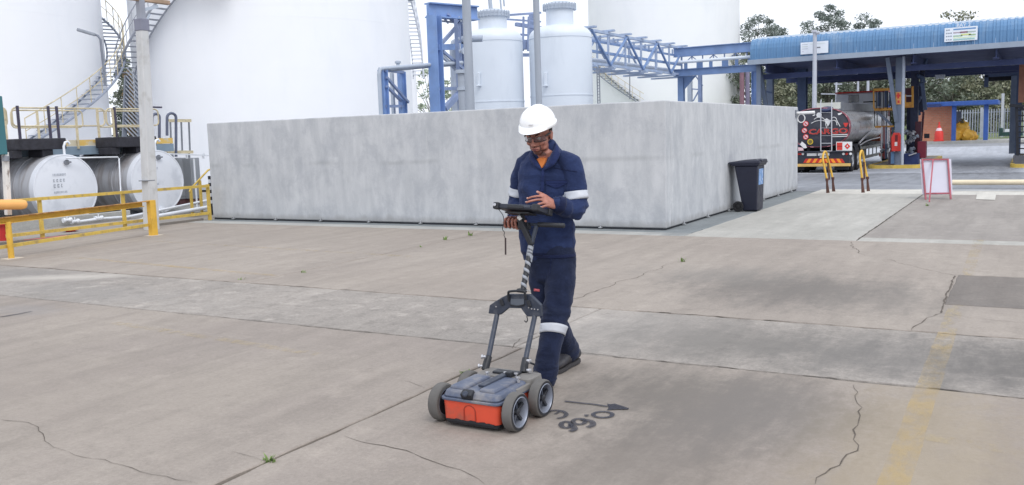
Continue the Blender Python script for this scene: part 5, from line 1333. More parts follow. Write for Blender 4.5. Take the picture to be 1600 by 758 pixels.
# signs and boxes on the canopy column
cq = AY(1404, 150, 43.4)
fs_ = thing('fire_point_sign', 'yellow and red warning sign on the grey canopy column', 'sign', tuple(AY(1404, 153, 43.38)))
gbox('board', 1399.5, 1408, 144, 163, 43.38, .03, M('sign_orange', (224, 160, 92), rough=.5), fs_)
gbox('symbol', 1402, 1405, 145.5, 154, 43.37, .008, m_redp, fs_); gbox('symbol', 1400.6, 1407, 148, 151, 43.362, .006, m_redp, fs_); gbox('symbol', 1402.5, 1405.5, 157, 161, 43.37, .008, m_redp, fs_)
rb = thing('hose_box', 'bright red equipment box with cut corners fixed low on the canopy column', 'fire box', tuple(AY(1400, 237, 43.1)))
mb = MB(); mb.prism([tuple(AY(px, py, 43.1)) for px, py in [(1393, 236.5), (1392.5, 215), (1396, 207.5), (1405, 207.5), (1407.5, 213), (1407.5, 236.5)]], (0, .25, 0)); mb.build('body', m_redp, rb, bevel=.02)
gbox('slot', 1398.5, 1402.5, 211, 221, 43.09, .012, M('dark_red_mark', (110, 30, 36)), rb); gbox('label_plate', 1398, 1402, 222, 228, 43.09, .012, m_white, rb)
gbox('blue_drop', 1392, 1396.5, 238, 256, 43.3, .2, M('pale_blue_box', (96, 132, 172), rough=.5, var=.1))
gbox('pedestal', 1388, 1410, 238, 258, 43.8, .5, M('mauve_pedestal', (118, 106, 120), rough=.7, var=.15))
# island at the right edge: dark ladder frame on a plinth, orange post
ri = thing('loading_gantry', 'dark ladder frame on a grey plinth on the island at the right edge', 'gantry', tuple(AY(1592, 260, 43)[:2])+(GZ,))
gbox('plinth', 1583, 1620, 243.5, 258, 43.2, 1.0, M('plinth_grey', (96, 98, 106), rough=.8, var=.15), ri, .02)
for px in (1590, 1612): gbar('side_rail', px-1.5, 167, px, 246, 43.4, .11, m_black, ri)
for i in range(9): gbar('rung', 1590, 172+i*8.6, 1612, 172+i*8.6, 43.4, .05, m_black, ri)
gbar('top_plate', 1578, 165, 1600, 166, 43.3, .12, m_black, ri); gbar('strut', 1592, 166, 1600, 172, 43.35, .12, m_black, ri)
gbox('orange_post', 1593, 1600, 92, 160, 46, .3, M('rust_orange_post', (150, 104, 84), rough=.7, var=.15), ri)
fr2 = thing('steel_frame', 'dark goalpost frame hanging under the canopy near the right edge', 'steel frame', tuple(AY(1560, 135, 56)[:2])+(GZ,))
gbox('top_beam', 1538, 1592, 113, 118, 52.5, .2, m_coldark, fr2); gbox('top_beam', 1540, 1584, 121, 125, 52.6, .2, m_black, fr2)
gbox('drop_post', 1538, 1544, 118, 136, 52.5, .2, m_coldark, fr2); gbox('drop_post', 1580, 1588, 118, 240, 52.5, .2, m_colgrey, fr2)

# ---- brick shelter, cone, yellow sacks, fence
def brick_mat():
    m, N, b = new_mat('brickwork')
    pos = N.n('ShaderNodeNewGeometry').outputs['Position']
    br_ = N.n('ShaderNodeTexBrick'); N.l(N.mapping(pos, rot=(R(90), 0, 0)), br_.inputs['Vector'])
    br_.inputs['Scale'].default_value = 2.2; br_.inputs['Color1'].default_value = lin((214, 144, 114)); br_.inputs['Color2'].default_value = lin((196, 126, 98)); br_.inputs['Mortar'].default_value = lin((186, 160, 142)); br_.inputs['Mortar Size'].default_value = .02
    c = N.mix(N.rng(N.noise(pos, 1.2, 5), .35, .7, 0, .35), br_.outputs[0], lin((206, 146, 118)))
    N.l(c, b.inputs['Base Color']); b.inputs['Roughness'].default_value = .9
    return m
SY = 66.0; gz = zground(SY)
sh = thing('shelter', 'small brick shelter with a flat blue roof and blue posts beyond the canopy', 'shelter', tuple(AY(1490, 215, SY)[:2])+(gz,))
a, b = AY(1430, 217, SY), AY(1488, 166, SY); mb = MB(); mb.box(a.x, b.x, SY, SY+.25, gz-.2, b.z); mb.build('brick_wall', brick_mat(), sh)
mb = MB(); mb.box(b.x-.25, b.x-.001, SY+.251, SY+3, gz-.2, b.z-.05); mb.build('brick_wall', MATS.get('x') or bpy.data.materials['brickwork'], sh)
m_shblue = M('shelter_blue', (52, 88, 160), rough=.5, var=.08)
zt = AY(1500, 158, SY-1).z; zb = AY(1500, 165, SY-1).z; a, b = AY(1436, 160, SY-1), AY(1560, 155, SY-1)
mb = MB(); mb.box(a.x, b.x, SY-1, SY+3.2, zb, zb+.28); mb.build('roof', m_shblue, sh, bevel=.02)
mb = MB(); mb.box(a.x-.1, AY(1470, 160, SY-1.2).x, SY-1.25, SY-1.01, zb-.04, zb+.16); mb.build('roof_fascia', M('navy_fascia', (40, 58, 108), rough=.5), sh)
for px in (1490.5, 1540.5):
    q = AY(px, 190, SY-.6); mb = MB(); mb.box(q.x-.13, q.x+.13, SY-.7, SY-.45, gz-.1, zb-.002); mb.build('post', m_shblue, sh)
q = AY(1497, 190, SY+1); mb = MB(); mb.box(q.x-.12, q.x+.18, SY+1, SY+1.2, gz+.7, gz+2.0); mb.build('meter_box', m_colgrey, sh)
kb = MB(); a, b = AY(1400, 216, SY-1.5), AY(1700, 210, SY-1.5); kb.box(a.x, b.x+20, SY-1.6, SY+3.5, gz-.2, gz+.10); structure(kb.build('shelter_pavement', m_apron))
co = thing('traffic_cone', 'red traffic cone with a white band standing against the brick shelter', 'traffic cone', tuple(AY(1467, 217, SY-1.0)[:2])+(gz+.1,))
q = V(*ORG[co.name]); mb = MB(); mb.box(q.x-.3, q.x+.3, q.y-.3, q.y+.3, q.z, q.z+.08); mb.build('base', m_redp, co, bevel=.02)
mb = MB(); mb.lathe([(.27, .08), (.26, .55), (.16, .75), (.05, 1.05), (.045, 1.25), (.01, 1.26)], 20, q); mb.build('body', m_redp, co, smooth=40)
mb = MB(); mb.lathe([(.20, .68), (.12, .86)], 20, q); mb.build('band', m_pink, co, smooth=40)
sk = thing('refuse_sack', 'heap of knotted yellow refuse sacks under the blue shelter roof', 'sack', tuple(AY(1503, 213, SY+.2)[:2])+(gz+.1,))
def lump(c, s, seed, sub=3, amp=.12, fr=2.2):
    bm = bmesh.new(); bmesh.ops.create_icosphere(bm, subdivisions=sub, radius=1)
    for v in bm.verts:
        d = 1+amp*noise.noise(v.co*fr+Vector((seed, seed*2, 0)))+amp*.5*noise.noise(v.co*fr*2.6+Vector((seed, 0, seed)))
        v.co = Vector((v.co.x*s[0]*d, v.co.y*s[1]*d, v.co.z*s[2]*d))+Vector(c)
    mb = MB(); mb.v = [tuple(v.co) for v in bm.verts]; mb.f = [tuple(v.index for v in f.verts) for f in bm.faces]; mb.mi = [0]*len(mb.f); bm.free(); return mb
m_sack = M('yellow_sack', (214, 164, 60), rough=.45, var=.12, scale=4, bump=.4, bscale=12)
q = ORG[sk.name]
for i, (dx, dz, s) in enumerate([(-.3, .35, .42), (.25, .33, .45), (0, .85, .42), (.55, .28, .34)]):
    lump(q+V(dx, .1*i, dz), (s, s*.8, s), i, amp=.35).build('sack', m_sack, sk, smooth=60)
mb = MB(); mb.lathe([(.14, 1.15), (.05, 1.3), (.13, 1.42)], 10, q); mb.build('knot', M('sack_knot', (90, 84, 60), rough=.7), sk, smooth=50)
# palisade fence beyond
FY = 74.0; fz = zground(FY)
fe = thing('palisade_fence', 'pale grey palisade fence beyond the blue shelter', 'fence', tuple(AY(1545, 205, FY)[:2])+(fz,))
m_fence = M('fence_grey', (168, 174, 188), rough=.5, var=.08)
a, b = AY(1440, 180, FY), AY(1650, 168, FY); x = a.x; i = 0; pk = None
zt = AY(1530, 171, FY).z
while x < b.x:
    if pk is None:
        mb = MB(); mb.box(x-.035, x+.035, FY-.02, FY+.02, fz-.2, zt); pk = mb.build('picket', m_fence, fe)
    else:
        c = pk.copy(); COL.objects.link(c); c.parent = fe; c.location.x = x-a.x
    x += .17; i += 1
for z in (fz+.35, zt-.25):
    mb = MB(); mb.box(a.x, b.x, FY+.021, FY+.06, z, z+.06); mb.build('fence_rail', m_fence, fe)
for px, y0, m_ in ((1533.5, 168, m_fence), (1566, 146, m_lamppole), (1580, 168, m_signw)):
    q = AY(px, 190, FY-.3); mb = MB(); mb.box(q.x-.09, q.x+.09, FY-.35, FY-.2, fz-.2, AY(px, y0, FY-.3).z); mb.build('fence_post', m_, fe)
gcar = thing('cart', 'small dark green trolley with a pale load by the white fence post', 'trolley', tuple(AY(1570, 212, 70)[:2])+(zground(70),))
gbox('base', 1561, 1598, 207, 212, 70, .8, M('dark_green_trolley', (44, 76, 74), rough=.6), gcar); gbox('load', 1570, 1577, 202, 206, 70, .5, m_signw, gcar); gbox('drum', 1561, 1567, 200, 208, 70, .5, M('dark_green_trolley', (44, 76, 74)), gcar, .05)

# ---- hoops, easel board, bar, gate arm, bin
m_brown = M('brown_sleeve', (88, 58, 50), rough=.8, var=.25, scale=14)
def hoop(px, py, label, lean):
    a = G(px, py); dz = .96
    t = thing('hoop_barrier', label, 'barrier', (a.x, a.y+.22, 0), 'bent yellow hoop barriers at the edge of the pale slab')
    y0, y1 = a.y, a.y+.5
    for y, dx in ((y0, 0), (y1, .04)):
        mb = MB(); mb.tube([(a.x+dx+.01, y, -.02), (a.x+dx, y, .30)], [.026, .024], 10); mb.lathe([(.034, 0), (.038, .05), (.026, .06)], 10, (a.x+dx, y, .29)); mb.build('sleeve', m_brown, t, smooth=50)
        mb = MB(); mb.tube([(a.x+dx+.04, y+.05, -.02), (a.x+dx+.01, y, .22)], .018, 8); mb.build('stay', m_brown, t, smooth=50)
    pts = smooth_path([V(a.x, y0, .30), V(a.x-lean*.5, y0, .55), V(a.x-lean, y0+.02, .80), V(a.x-lean, y0+.14, .94), V(a.x-lean*.8, y1-.22, .95), V(a.x-lean*.6, y1-.10, .80), V(a.x-lean*.1, y1, .52), V(a.x+.04, y1, .30)], 6)
    mb = MB(); mb.tube(pts, .024, 10); mb.build('hoop', m_yellow, t, smooth=60)
    mb = MB(); mb.tube([V(a.x-lean*.6+.03, y0+.25, .70), V(a.x+.01, y0+.25, .30)], .02, 8); mb.build('inner_stay', m_brown, t, smooth=60)
hoop(1292, 302, 'bent yellow hoop barrier in front of the tanker bumper, left of the pair', .10)
hoop(1347, 301.5, 'bent yellow hoop barrier in front of the tanker wheels, right of the pair', .06)
# short white gate arm on the wall end
ga2 = thing('gate_arm', 'short white pipe arm with a ring bracketed to the right end of the wall', 'gate arm', tuple(AY(1250, 176, 22.7)))
mb = MB(); mb.tube([AY(1243, 177, 22.75), AY(1273, 175.5, 22.75)], .035, 10); mb.build('arm', m_white, ga2, smooth=50)
mb = MB(); a = AY(1243.5, 178, 22.75); mb.box(a.x-.03, a.x+.03, 22.60, 22.9, a.z-.09, a.z+.09); mb.build('bracket', m_steelgrey, ga2)
q = AY(1252, 185, 22.75); mb = MB(); mb.tube([q+V(.085*math.cos(t), 0, .10*math.sin(t)) for t in np.linspace(0, 6.283, 20, endpoint=False)], .012, 6, True); mb.build('ring', m_white, ga2, smooth=60)
# pale horizontal bar by the road edge
bo = thing('barrier_bar', 'long cream pipe lying low along the yard edge at the right', 'barrier', tuple(AY(1545, 288, 23.6)))
q = AY(1545, 285, 23.6); mb = MB(); mb.tube([(AY(1488, 285, 23.6).x, 23.6, q.z), (8, 23.6, q.z)], .062, 14); mb.build('bar', M('cream_pipe', (226, 212, 184), rough=.5, var=.06), bo, smooth=50)
for x in (q.x-.85, q.x+1.6, 4, 7):
    mb = MB(); mb.box(x-.06, x+.06, 23.55, 23.65, -.3, q.z-.055); mb.build('foot', m_steelgrey, bo)
# easel board
EBY = 20.9
eb = thing('easel_board', 'white easel board with a pink-red frame seen from behind at the yard edge', 'easel board', tuple(G(1465, 312)))
m_frame = M('faded_red_frame', (172, 92, 104), rough=.6, var=.12, dirt=(110, 60, 66), dirt_amt=.5, dirt_scale=8)
m_board = M('lilac_white_board', (206, 206, 220), rough=.5, var=.02)
fa, fb = G(1446.5, 312), G(1485.5, 311.5); ta, tb = AY(1441, 248.5, fa.y+.22), AY(1481, 248, fb.y+.22)
def P_(t, u): return (fa.lerp(ta, t)).lerp(fb.lerp(tb, t), u)
nrm = (fb-fa).cross(ta-fa).normalized()
if nrm.y < 0: nrm = -nrm
mb = MB(); mb.prism([P_(.13, -.1)+nrm*.03, P_(.13, 1.10)+nrm*.03, P_(1.0, 1.14)+nrm*.03, P_(1.0, -.08)+nrm*.03], nrm*.015); mb.build('panel', m_board, eb)
for u in (0, 1): mb = MB(); mb.bar(P_(0, u), P_(1, u), .03, .03); mb.build('leg', m_frame, eb)
for t in (.15, .985): mb = MB(); mb.bar(P_(t, .02), P_(t, .98), .028, .028); mb.build('rail', m_frame, eb)
mb = MB(); mb.bar(P_(.97, .42), G(1452, 316), .026, .026); mb.build('leg', m_frame, eb)
# wheelie bin
bx0, bx1, by0, by1 = -4.86, -4.43, 16.98, 17.50
wb = thing('wheelie_bin', 'dark blue-black wheeled refuse bin standing against the right wall face', 'bin', (-4.65, 17.25, 0))
m_bin = M('bin_plastic', (30, 33, 52), rough=.5, var=.08, scale=5)
def frustum(x0, x1, y0, y1, z0, X0, X1, Y0, Y1, z1):
    mb = MB(); vs = [(x0, y0, z0), (x1, y0, z0), (x1, y1, z0), (x0, y1, z0), (X0, Y0, z1), (X1, Y0, z1), (X1, Y1, z1), (X0, Y1, z1)]
    return mb.add(vs, [(3, 2, 1, 0), (4, 5, 6, 7), (0, 1, 5, 4), (1, 2, 6, 5), (2, 3, 7, 6), (3, 0, 4, 7)])
frustum(bx0+.14, bx1-.02, by0+.04, by1-.04, .015, bx0-.01, bx1, by0, by1, .86).build('body', m_bin, wb, bevel=.02)
frustum(bx0-.04, bx1+.02, by0-.02, by1+.02, .86, bx0-.10, bx1+.04, by0-.03, by1+.03, .905).build('rim', m_bin, wb, bevel=.012)
mb = MB()
mb.add([(bx0-.13, by0-.035, .905), (bx1+.055, by0-.035, .905), (bx1+.055, by1+.035, .905), (bx0-.13, by1+.035, .905),
        (bx0-.11, by0-.02, .935), (bx1+.05, by0-.02, .955), (bx1+.05, by1+.02, .955), (bx0-.11, by1+.02, .935),
        (bx0+.08, by0+.06, .965), (bx1-.06, by0+.06, .985), (bx1-.06, by1-.06, .985), (bx0+.08, by1-.06, .965)],
       [(3, 2, 1, 0), (0, 1, 5, 4), (1, 2, 6, 5), (2, 3, 7, 6), (3, 0, 4, 7), (4, 5, 9, 8), (5, 6, 10, 9), (6, 7, 11, 10), (7, 4, 8, 11), (8, 9, 10, 11)]); mb.build('lid', m_bin, wb, bevel=.01)
mb = MB(); mb.bar((bx1+.03, by0+.05, .955), (bx1+.03, by1-.05, .955), .07, .05); mb.build('lid_handle', m_bin, wb, bevel=.015)
mb = MB(); mb.tube([(bx0-.17, by0+.05, .90), (bx0-.17, by1-.05, .90)], .016, 8); mb.build('handle', m_bin, wb)
for y in (by0+.0, by1-.0):
    s = -1 if y < 17.2 else 1
    mb = MB(); mb.lathe([(.04, -.025), (.095, -.028), (.10, -.02), (.10, .02), (.095, .028), (.06, .03), (.055, .015), (.02, .03)], 24, (bx0+.07, y+s*.03, .10), (0, s, 0)); mb.build('wheel', m_tyre, wb, smooth=40)
mb = MB(); zc = .62; mb.prism([(bx1+.001-.02*(.86-z)/.86, y, z) for y, z in ((by0+.10, .50), (by1-.10, .50), (by1-.10, .80), (by0+.10, .80))], (.004, 0, 0)); mb.build('label_sticker', M('blue_sticker', (112, 150, 200), rough=.5, var=.2, scale=14, dirt=(220, 226, 236), dirt_amt=.7, dirt_scale=12), wb)

# ================================================================== trees
def leaf_mat(name, c1, c2, c3):
    m, N, b = new_mat(name)
    g = N.n('ShaderNodeNewGeometry'); pos = g.outputs['Position']
    c = N.mix(N.rng(N.noise(pos, .5, 4), .35, .65), lin(c1), lin(c2))
    c = N.mix(N.math('MULTIPLY', g.outputs['Random Per Island'], .55), c, lin(c3))
    N.l(c, b.inputs['Base Color']); b.inputs['Roughness'].default_value = .7
    b.inputs['Transmission Weight'].default_value = 0
    b.inputs['Subsurface Weight'].default_value = 0
    return m
m_leafg = leaf_mat('gum_leaves', (112, 124, 118), (128, 138, 132), (152, 160, 154))  # leaf colours greyed and lightened to carry a veil of glare
m_leafd = leaf_mat('dark_leaves', (98, 110, 98), (116, 124, 108), (140, 146, 130))
m_leafo = leaf_mat('olive_leaves', (112, 120, 98), (130, 130, 106), (152, 152, 130))
m_leafp = leaf_mat('pale_leaves', (140, 158, 130), (158, 172, 148), (184, 194, 172))
m_bark = M('bark', (112, 108, 102), rough=.9, var=.25, scale=6)
m_barkp = M('pale_bark', (140, 138, 134), rough=.9, var=.2, scale=6)
def tree(x, y, h, spread, mat, label, seed, n_cl=26, per=95, leaf=.20, low=.35, zb=None, bark=None, group=None, flat_=.55, cl=.85):
    rr = random.Random(seed); z0 = zground(y) if zb is None else zb
    t = thing('tree', label, 'tree', (x, y, z0), group)
    tips = []
    mb = MB(); top = V(x+rr.uniform(-.1, .1)*h*.3, y, z0+h*.72)
    base = V(x, y, z0-.1); mid = base.lerp(top, .5)+V(rr.uniform(-.3, .3), rr.uniform(-.3, .3), 0)
    r0_ = h*.022+.05
    mb.tube(smooth_path([base, mid, top], 4), [r0_*(1-.85*i/8) for i in range(9)], 7)
    for i in range(n_cl):
        u = low+(1-low)*((i+.5)/n_cl)**.9; a = i*2.4+rr.uniform(-.4, .4)
        prof_ = math.sin(math.pi*min(1, (u-low)/(1-low)*.82+.14))**.7
        rad = spread*prof_*rr.uniform(.45, 1.05)
        c = V(x+math.cos(a)*rad, y+math.sin(a)*rad*.9, z0+h*(u*.98)+rr.uniform(-.3, .3))
        st = V(x, y, z0+h*max(.2, u*.62)).lerp(top, .2)
        st = V(x+(top.x-x)*min(1, u*.62/.72), y, z0+h*min(.70, max(.18, u*.60)))
        md = st.lerp(c, .55)+V(0, 0, rr.uniform(-.1, .35))
        mb.tube([st, md, c], [r0_*.32*(1.1-u*.6), r0_*.2*(1.1-u*.6), .015], 5)
        tips.append((c, cl*rr.uniform(.65, 1.3)*spread/3.0))
    mb.build('trunk', bark or m_bark, t, smooth=60)
    lb = MB()
    for c, s in tips:
        for k in range(per):
            g_ = V(rr.gauss(0, 1), rr.gauss(0, 1), rr.gauss(0, 1)); g_ = g_.normalized()*(rr.random()**.45)
            p = c+V(g_.x*s, g_.y*s, g_.z*s*flat_)
            d = V(rr.uniform(-1, 1), rr.uniform(-1, 1), rr.uniform(-1, .6)).normalized(); e = d.cross(V(rr.uniform(-1, 1), rr.uniform(-1, 1), rr.uniform(-1, 1))).normalized()
            L = leaf*rr.uniform(.6, 1.3); w = L*rr.uniform(.3, .55)
            lb.add([p-d*L*.5, p+e*w*.5, p+d*L*.5, p-e*w*.5], [(0, 1, 2, 3)])
    me_o = build_fast(lb, 'crown', mat, t)
    return t
def build_fast(mb, name, mat, parent):
    org = ORG[parent.name]; me = bpy.data.meshes.new(name)
    me.from_pydata([(v[0]-org.x, v[1]-org.y, v[2]-org.z) for v in mb.v], [], mb.f); me.materials.append(mat); me.update()
    o = bpy.data.objects.new(name, me); COL.objects.link(o); o.parent = parent; ORG[o.name] = org
    return o
def tree_at(px, ptop, Y, spread, mat, label, seed, **k):
    q = AY(px, ptop, Y); zb = zground(Y); return tree(q.x, Y, q.z-zb, spread, mat, label, seed, zb=zb, **k)
# tops above the canopy
tree_at(1184, 22, 88, 2.4, m_leafg, 'tall open gum tree rising left of the canopy roof', 1, n_cl=24, per=130, leaf=.28, low=.40, cl=1.0)
tree_at(1214, 40, 92, 2.4, m_leafg, 'grey-green tree with a rounded head just above the left end of the canopy', 2, n_cl=28, per=150, leaf=.27, low=.35)
tree_at(1294, 12, 96, 2.9, m_leafg, 'rounded dark tree head showing above the middle of the canopy', 3, n_cl=32, per=160, leaf=.28, low=.45)
tree_at(1356, 25, 98, 2.8, m_leafg, 'low tree head above the canopy to the right of the slim lamp pole', 4, n_cl=28, per=150, leaf=.28, low=.45)
tree_at(1497, 15, 104, 3.2, m_leafo, 'thin tree top peeping over the canopy behind the striped bay board', 5, n_cl=22, per=60, leaf=.36, low=.4)
# row seen below the canopy
spec = [(1166, 76, 84, 2.6, m_leafd), (1232, 92, 80, 2.6, m_leafd), (1226, 128, 74, 1.7, m_leafo), (1258, 100, 86, 2.8, m_leafd), (1292, 90, 84, 3.0, m_leafd), (1318, 96, 90, 3.2, m_leafg), (1348, 90, 84, 3.0, m_leafd),
        (1378, 96, 88, 3.0, m_leafo), (1424, 92, 86, 3.2, m_leafd), (1462, 84, 92, 3.4, m_leafo), (1492, 98, 84, 3.2, m_leafd), (1524, 84, 92, 3.2, m_leafo), (1556, 92, 84, 3.0, m_leafo), (1592, 84, 90, 3.4, m_leafo), (1630, 80, 86, 3.4, m_leafd)]
wrd = ['first', 'second', 'third', 'fourth', 'fifth', 'sixth', 'seventh', 'eighth', 'ninth', 'tenth', 'eleventh', 'twelfth', 'thirteenth', 'fourteenth', 'fifteenth']
for i, (px, pt, Y, s, m_) in enumerate(spec):
    kind = {m_leafd: 'dark green', m_leafo: 'olive green', m_leafg: 'grey-green'}[m_]
    tree_at(px, pt, Y, s, m_, '%s tree in the row beyond the canopy, %s from the left' % (kind, wrd[i]), 20+i, n_cl=30, per=130, leaf=.32, low=.10 if i > 2 else .2, group='trees beyond the canopy', cl=1.05, flat_=.75)
# shrubs on the bank
hd = MB(); rr = random.Random(5)
for k in range(15000):
    px = rr.uniform(-22, 16); c = V(px, 106+rr.gauss(0, 1.6), 0); hgt = 4.4+1.4*noise.noise(V(px*.25, 3, 0))+.8*noise.noise(V(px*.9, 9, 0))
    p = V(c.x, c.y, zground(c.y)+rr.random()**.8*hgt); d = V(rr.uniform(-1, 1), rr.uniform(-1, 1), rr.uniform(-1, 1)).normalized(); e = d.cross(V(rr.uniform(-1, 1), rr.uniform(-1, 1), rr.uniform(-1, 1))).normalized(); L = .5*rr.uniform(.6, 1.3)
    hd.add([p-d*L*.5, p+e*L*.25, p+d*L*.5, p-e*L*.25], [(0, 1, 2, 3)])
me = bpy.data.meshes.new('undergrowth'); me.from_pydata(hd.v, [], hd.f); me.materials.append(m_leafo); hedge = bpy.data.objects.new('undergrowth', me); COL.objects.link(hedge)
hedge['kind'] = 'stuff'; tag(hedge, 'mass of olive undergrowth along the top of the grassy bank', 'undergrowth')
# trees on the left and by the blue portal
def tree_ad(px, ptop, D, spread, mat, label, seed, **k):
    q = AD(px, ptop, D); return tree(q.x, q.y, q.z+.3, spread, mat, label, seed, zb=-.3, **k)
tree_ad(672, 108, 78, 2.2, m_leafp, 'pale open tree behind the tall blue portal', 60, n_cl=34, per=50, leaf=.26, low=.25, bark=m_barkp, cl=.7)
tree_ad(704, 120, 82, 1.6, m_leafp, 'pale small tree between the blue portal and the left vessel', 61, n_cl=22, per=50, leaf=.26, low=.2, bark=m_barkp, cl=.7)
m_leafbrn = leaf_mat('rusty_leaves', (150, 122, 86), (170, 138, 96), (120, 112, 90))
tree_ad(194, 96, 66, 1.0, m_leafd, 'dark shrubby tree in the gap between the two left tanks', 62, n_cl=40, per=160, leaf=.22, low=.05, cl=1.5, flat_=.9)
tree_ad(203, 112, 62, .55, m_leafbrn, 'narrow rusty-brown tree in the gap between the two left tanks', 63, n_cl=16, per=70, leaf=.22, low=.2, cl=1.6, flat_=1.4)

# ================================================================== the worker and the survey cart
def eloft(mb, chain, side=(1, 0, 0), n=20, cap=True):
    """closed tube of elliptical rings; chain of (centre, r_side, r_other); rounded ends"""
    ch = [(Vector(c), a, b) for c, a, b in chain]; m = len(ch); side = Vector(side)
    tans = [(ch[min(i+1, m-1)][0]-ch[max(i-1, 0)][0]).normalized() for i in range(m)]
    rings = []
    def ring(c, a, b, t):
        s = (side-t*side.dot(t)).normalized(); u = t.cross(s)
        return [c+s*a*math.cos(2*math.pi*k/n)+u*b*math.sin(2*math.pi*k/n) for k in range(n)]
    if cap:
        c, a, b = ch[0]; r = min(a, b)
        for f in (85, 60, 30): rings.append(ring(c-tans[0]*r*math.sin(R(f))*.9, a*math.cos(R(f)), b*math.cos(R(f)), tans[0]))
    for (c, a, b), t in zip(ch, tans): rings.append(ring(c, a, b, t))
    if cap:
        c, a, b = ch[-1]; r = min(a, b)
        for f in (30, 60, 85): rings.append(ring(c+tans[-1]*r*math.sin(R(f))*.9, a*math.cos(R(f)), b*math.cos(R(f)), tans[-1]))
    vs = [p for rg in rings for p in rg]; fs = []; m = len(rings)
    for i in range(m-1):
        for k in range(n): k2 = (k+1) % n; fs.append((i*n+k, i*n+k2, (i+1)*n+k2, (i+1)*n+k))
    fs.append(tuple(reversed(range(n)))); fs.append(tuple((m-1)*n+k for k in range(n)))
    mb.add(vs, fs)
def ellipsoid(mb, c, r, rot=None, nu=20, nv=12):
    c = Vector(c); vs = []; fs = []
    for i in range(1, nv):
        th = math.pi*i/nv
        for k in range(nu):
            p = Vector((r[0]*math.sin(th)*math.cos(2*math.pi*k/nu), r[1]*math.sin(th)*math.sin(2*math.pi*k/nu), r[2]*math.cos(th)))
            vs.append(c+(rot @ p if rot else p))
    t = len(vs); vs.append(c+(rot @ Vector((0, 0, r[2])) if rot else Vector((0, 0, r[2])))); vs.append(c-(rot @ Vector((0, 0, r[2])) if rot else Vector((0, 0, r[2]))))
    for i in range(nv-2):
        for k in range(nu): k2 = (k+1) % nu; fs.append((i*nu+k, (i+1)*nu+k, (i+1)*nu+k2, i*nu+k2))
    for k in range(nu): k2 = (k+1) % nu; fs.append((t, k, k2)); fs.append((t+1, (nv-2)*nu+k2, (nv-2)*nu+k))
    mb.add(vs, fs)
def voxel(mb, name, mat, parent, org, vox=.005, smooth_it=3, disp=None):
    """fuse the closed shapes of mb into one skin, relax it, push folds into it"""
    me = bpy.data.meshes.new(name+'_src'); me.from_pydata(mb.v, [], mb.f); fixn(me)
    o = bpy.data.objects.new(name+'_src', me); COL.objects.link(o)
    rm = o.modifiers.new('r', 'REMESH'); rm.mode = 'VOXEL'; rm.voxel_size = vox
    sm = o.modifiers.new('s', 'SMOOTH'); sm.factor = .5; sm.iterations = smooth_it
    dg = bpy.context.evaluated_depsgraph_get(); dg.update()
    m2 = bpy.data.meshes.new_from_object(o.evaluated_get(dg)); bpy.data.objects.remove(o); bpy.data.meshes.remove(me)
    m2.name = name
    if disp:
        n = len(m2.vertices); co = np.empty(n*3, 'f'); no = np.empty(n*3, 'f')
        m2.vertices.foreach_get('co', co); m2.vertices.foreach_get('normal', no); co = co.reshape(-1, 3); no = no.reshape(-1, 3)
        for i in range(n):
            d = disp(Vector(co[i]), Vector(no[i])); co[i] += no[i]*d
        m2.vertices.foreach_set('co', co.ravel()); m2.update()
    bv = BVHTree.FromPolygons([v.co.copy() for v in m2.vertices], [tuple(p.vertices) for p in m2.polygons])
    m2.transform(Matrix.Translation(-Vector(org)))
    m2.materials.clear()
    for x in (mat if isinstance(mat, (list, tuple)) else [mat]): m2.materials.append(x)
    m2.polygons.foreach_set('use_smooth', [True]*len(m2.polygons)); m2.update()
    ob = bpy.data.objects.new(name, m2); COL.objects.link(ob); ORG[ob.name] = Vector(org)
    if parent is not None: ob.parent = parent
    else: ob.location = org
    return ob, bv
def fabric(name, rgb, rgb2, bump=.5):
    m, N, b = new_mat(name)
    pos = N.n('ShaderNodeNewGeometry').outputs['Position']
    c = N.mix(N.rng(N.noise(pos, 9, 6, .6), .35, .65), lin(rgb), lin(rgb2))
    c = N.mix(N.rng(N.noise(N.mapping(pos, loc=(3, 2, 1)), 22, 5, .7), .55, .75, 0, .25), c, lin(tuple(min(255, x*1.25+8) for x in rgb)))
    N.l(c, b.inputs['Base Color']); b.inputs['Roughness'].default_value = .88; b.inputs['Specular IOR Level'].default_value = .2
    b.inputs['Sheen Weight'].default_value = .25; b.inputs['Sheen Roughness'].default_value = .5; b.inputs['Sheen Tint'].default_value = lin((150, 156, 176))
    bn = N.n('ShaderNodeBump'); bn.inputs['Strength'].default_value = bump; bn.inputs['Distance'].default_value = .002
    N.l(N.math('ADD', N.noise(pos, 160, 4, .7), N.math('MULTIPLY', N.math('ABSOLUTE', N.math('SUBTRACT', N.noise(N.mapping(pos, sc=(1, 1, 1.8)), 14, 3, .5, .6), .5)), 9.0)), bn.inputs['Height']); N.l(bn.outputs[0], b.inputs['Normal']); return m
m_navy = fabric('navy_workwear', (42, 55, 92), (34, 45, 78)); m_navy2 = fabric('navy_trousers', (31, 39, 64), (24, 31, 52))
m_navyc = fabric('navy_collar', (38, 50, 90), (32, 42, 80)); m_navyd = fabric('navy_seam', (27, 36, 68), (24, 31, 60))
def skin_mat(name, rgb, rgb2):
    m, N, b = new_mat(name); pos = N.n('ShaderNodeNewGeometry').outputs['Position']
    c = N.mix(N.rng(N.noise(pos, 30, 5), .35, .65), lin(rgb), lin(rgb2)); N.l(c, b.inputs['Base Color'])
    b.inputs['Roughness'].default_value = .5; b.inputs['Subsurface Weight'].default_value = .08; b.inputs['Subsurface Radius'].default_value = (.01, .004, .002); b.inputs['Subsurface Scale'].default_value = 1.0
    return m
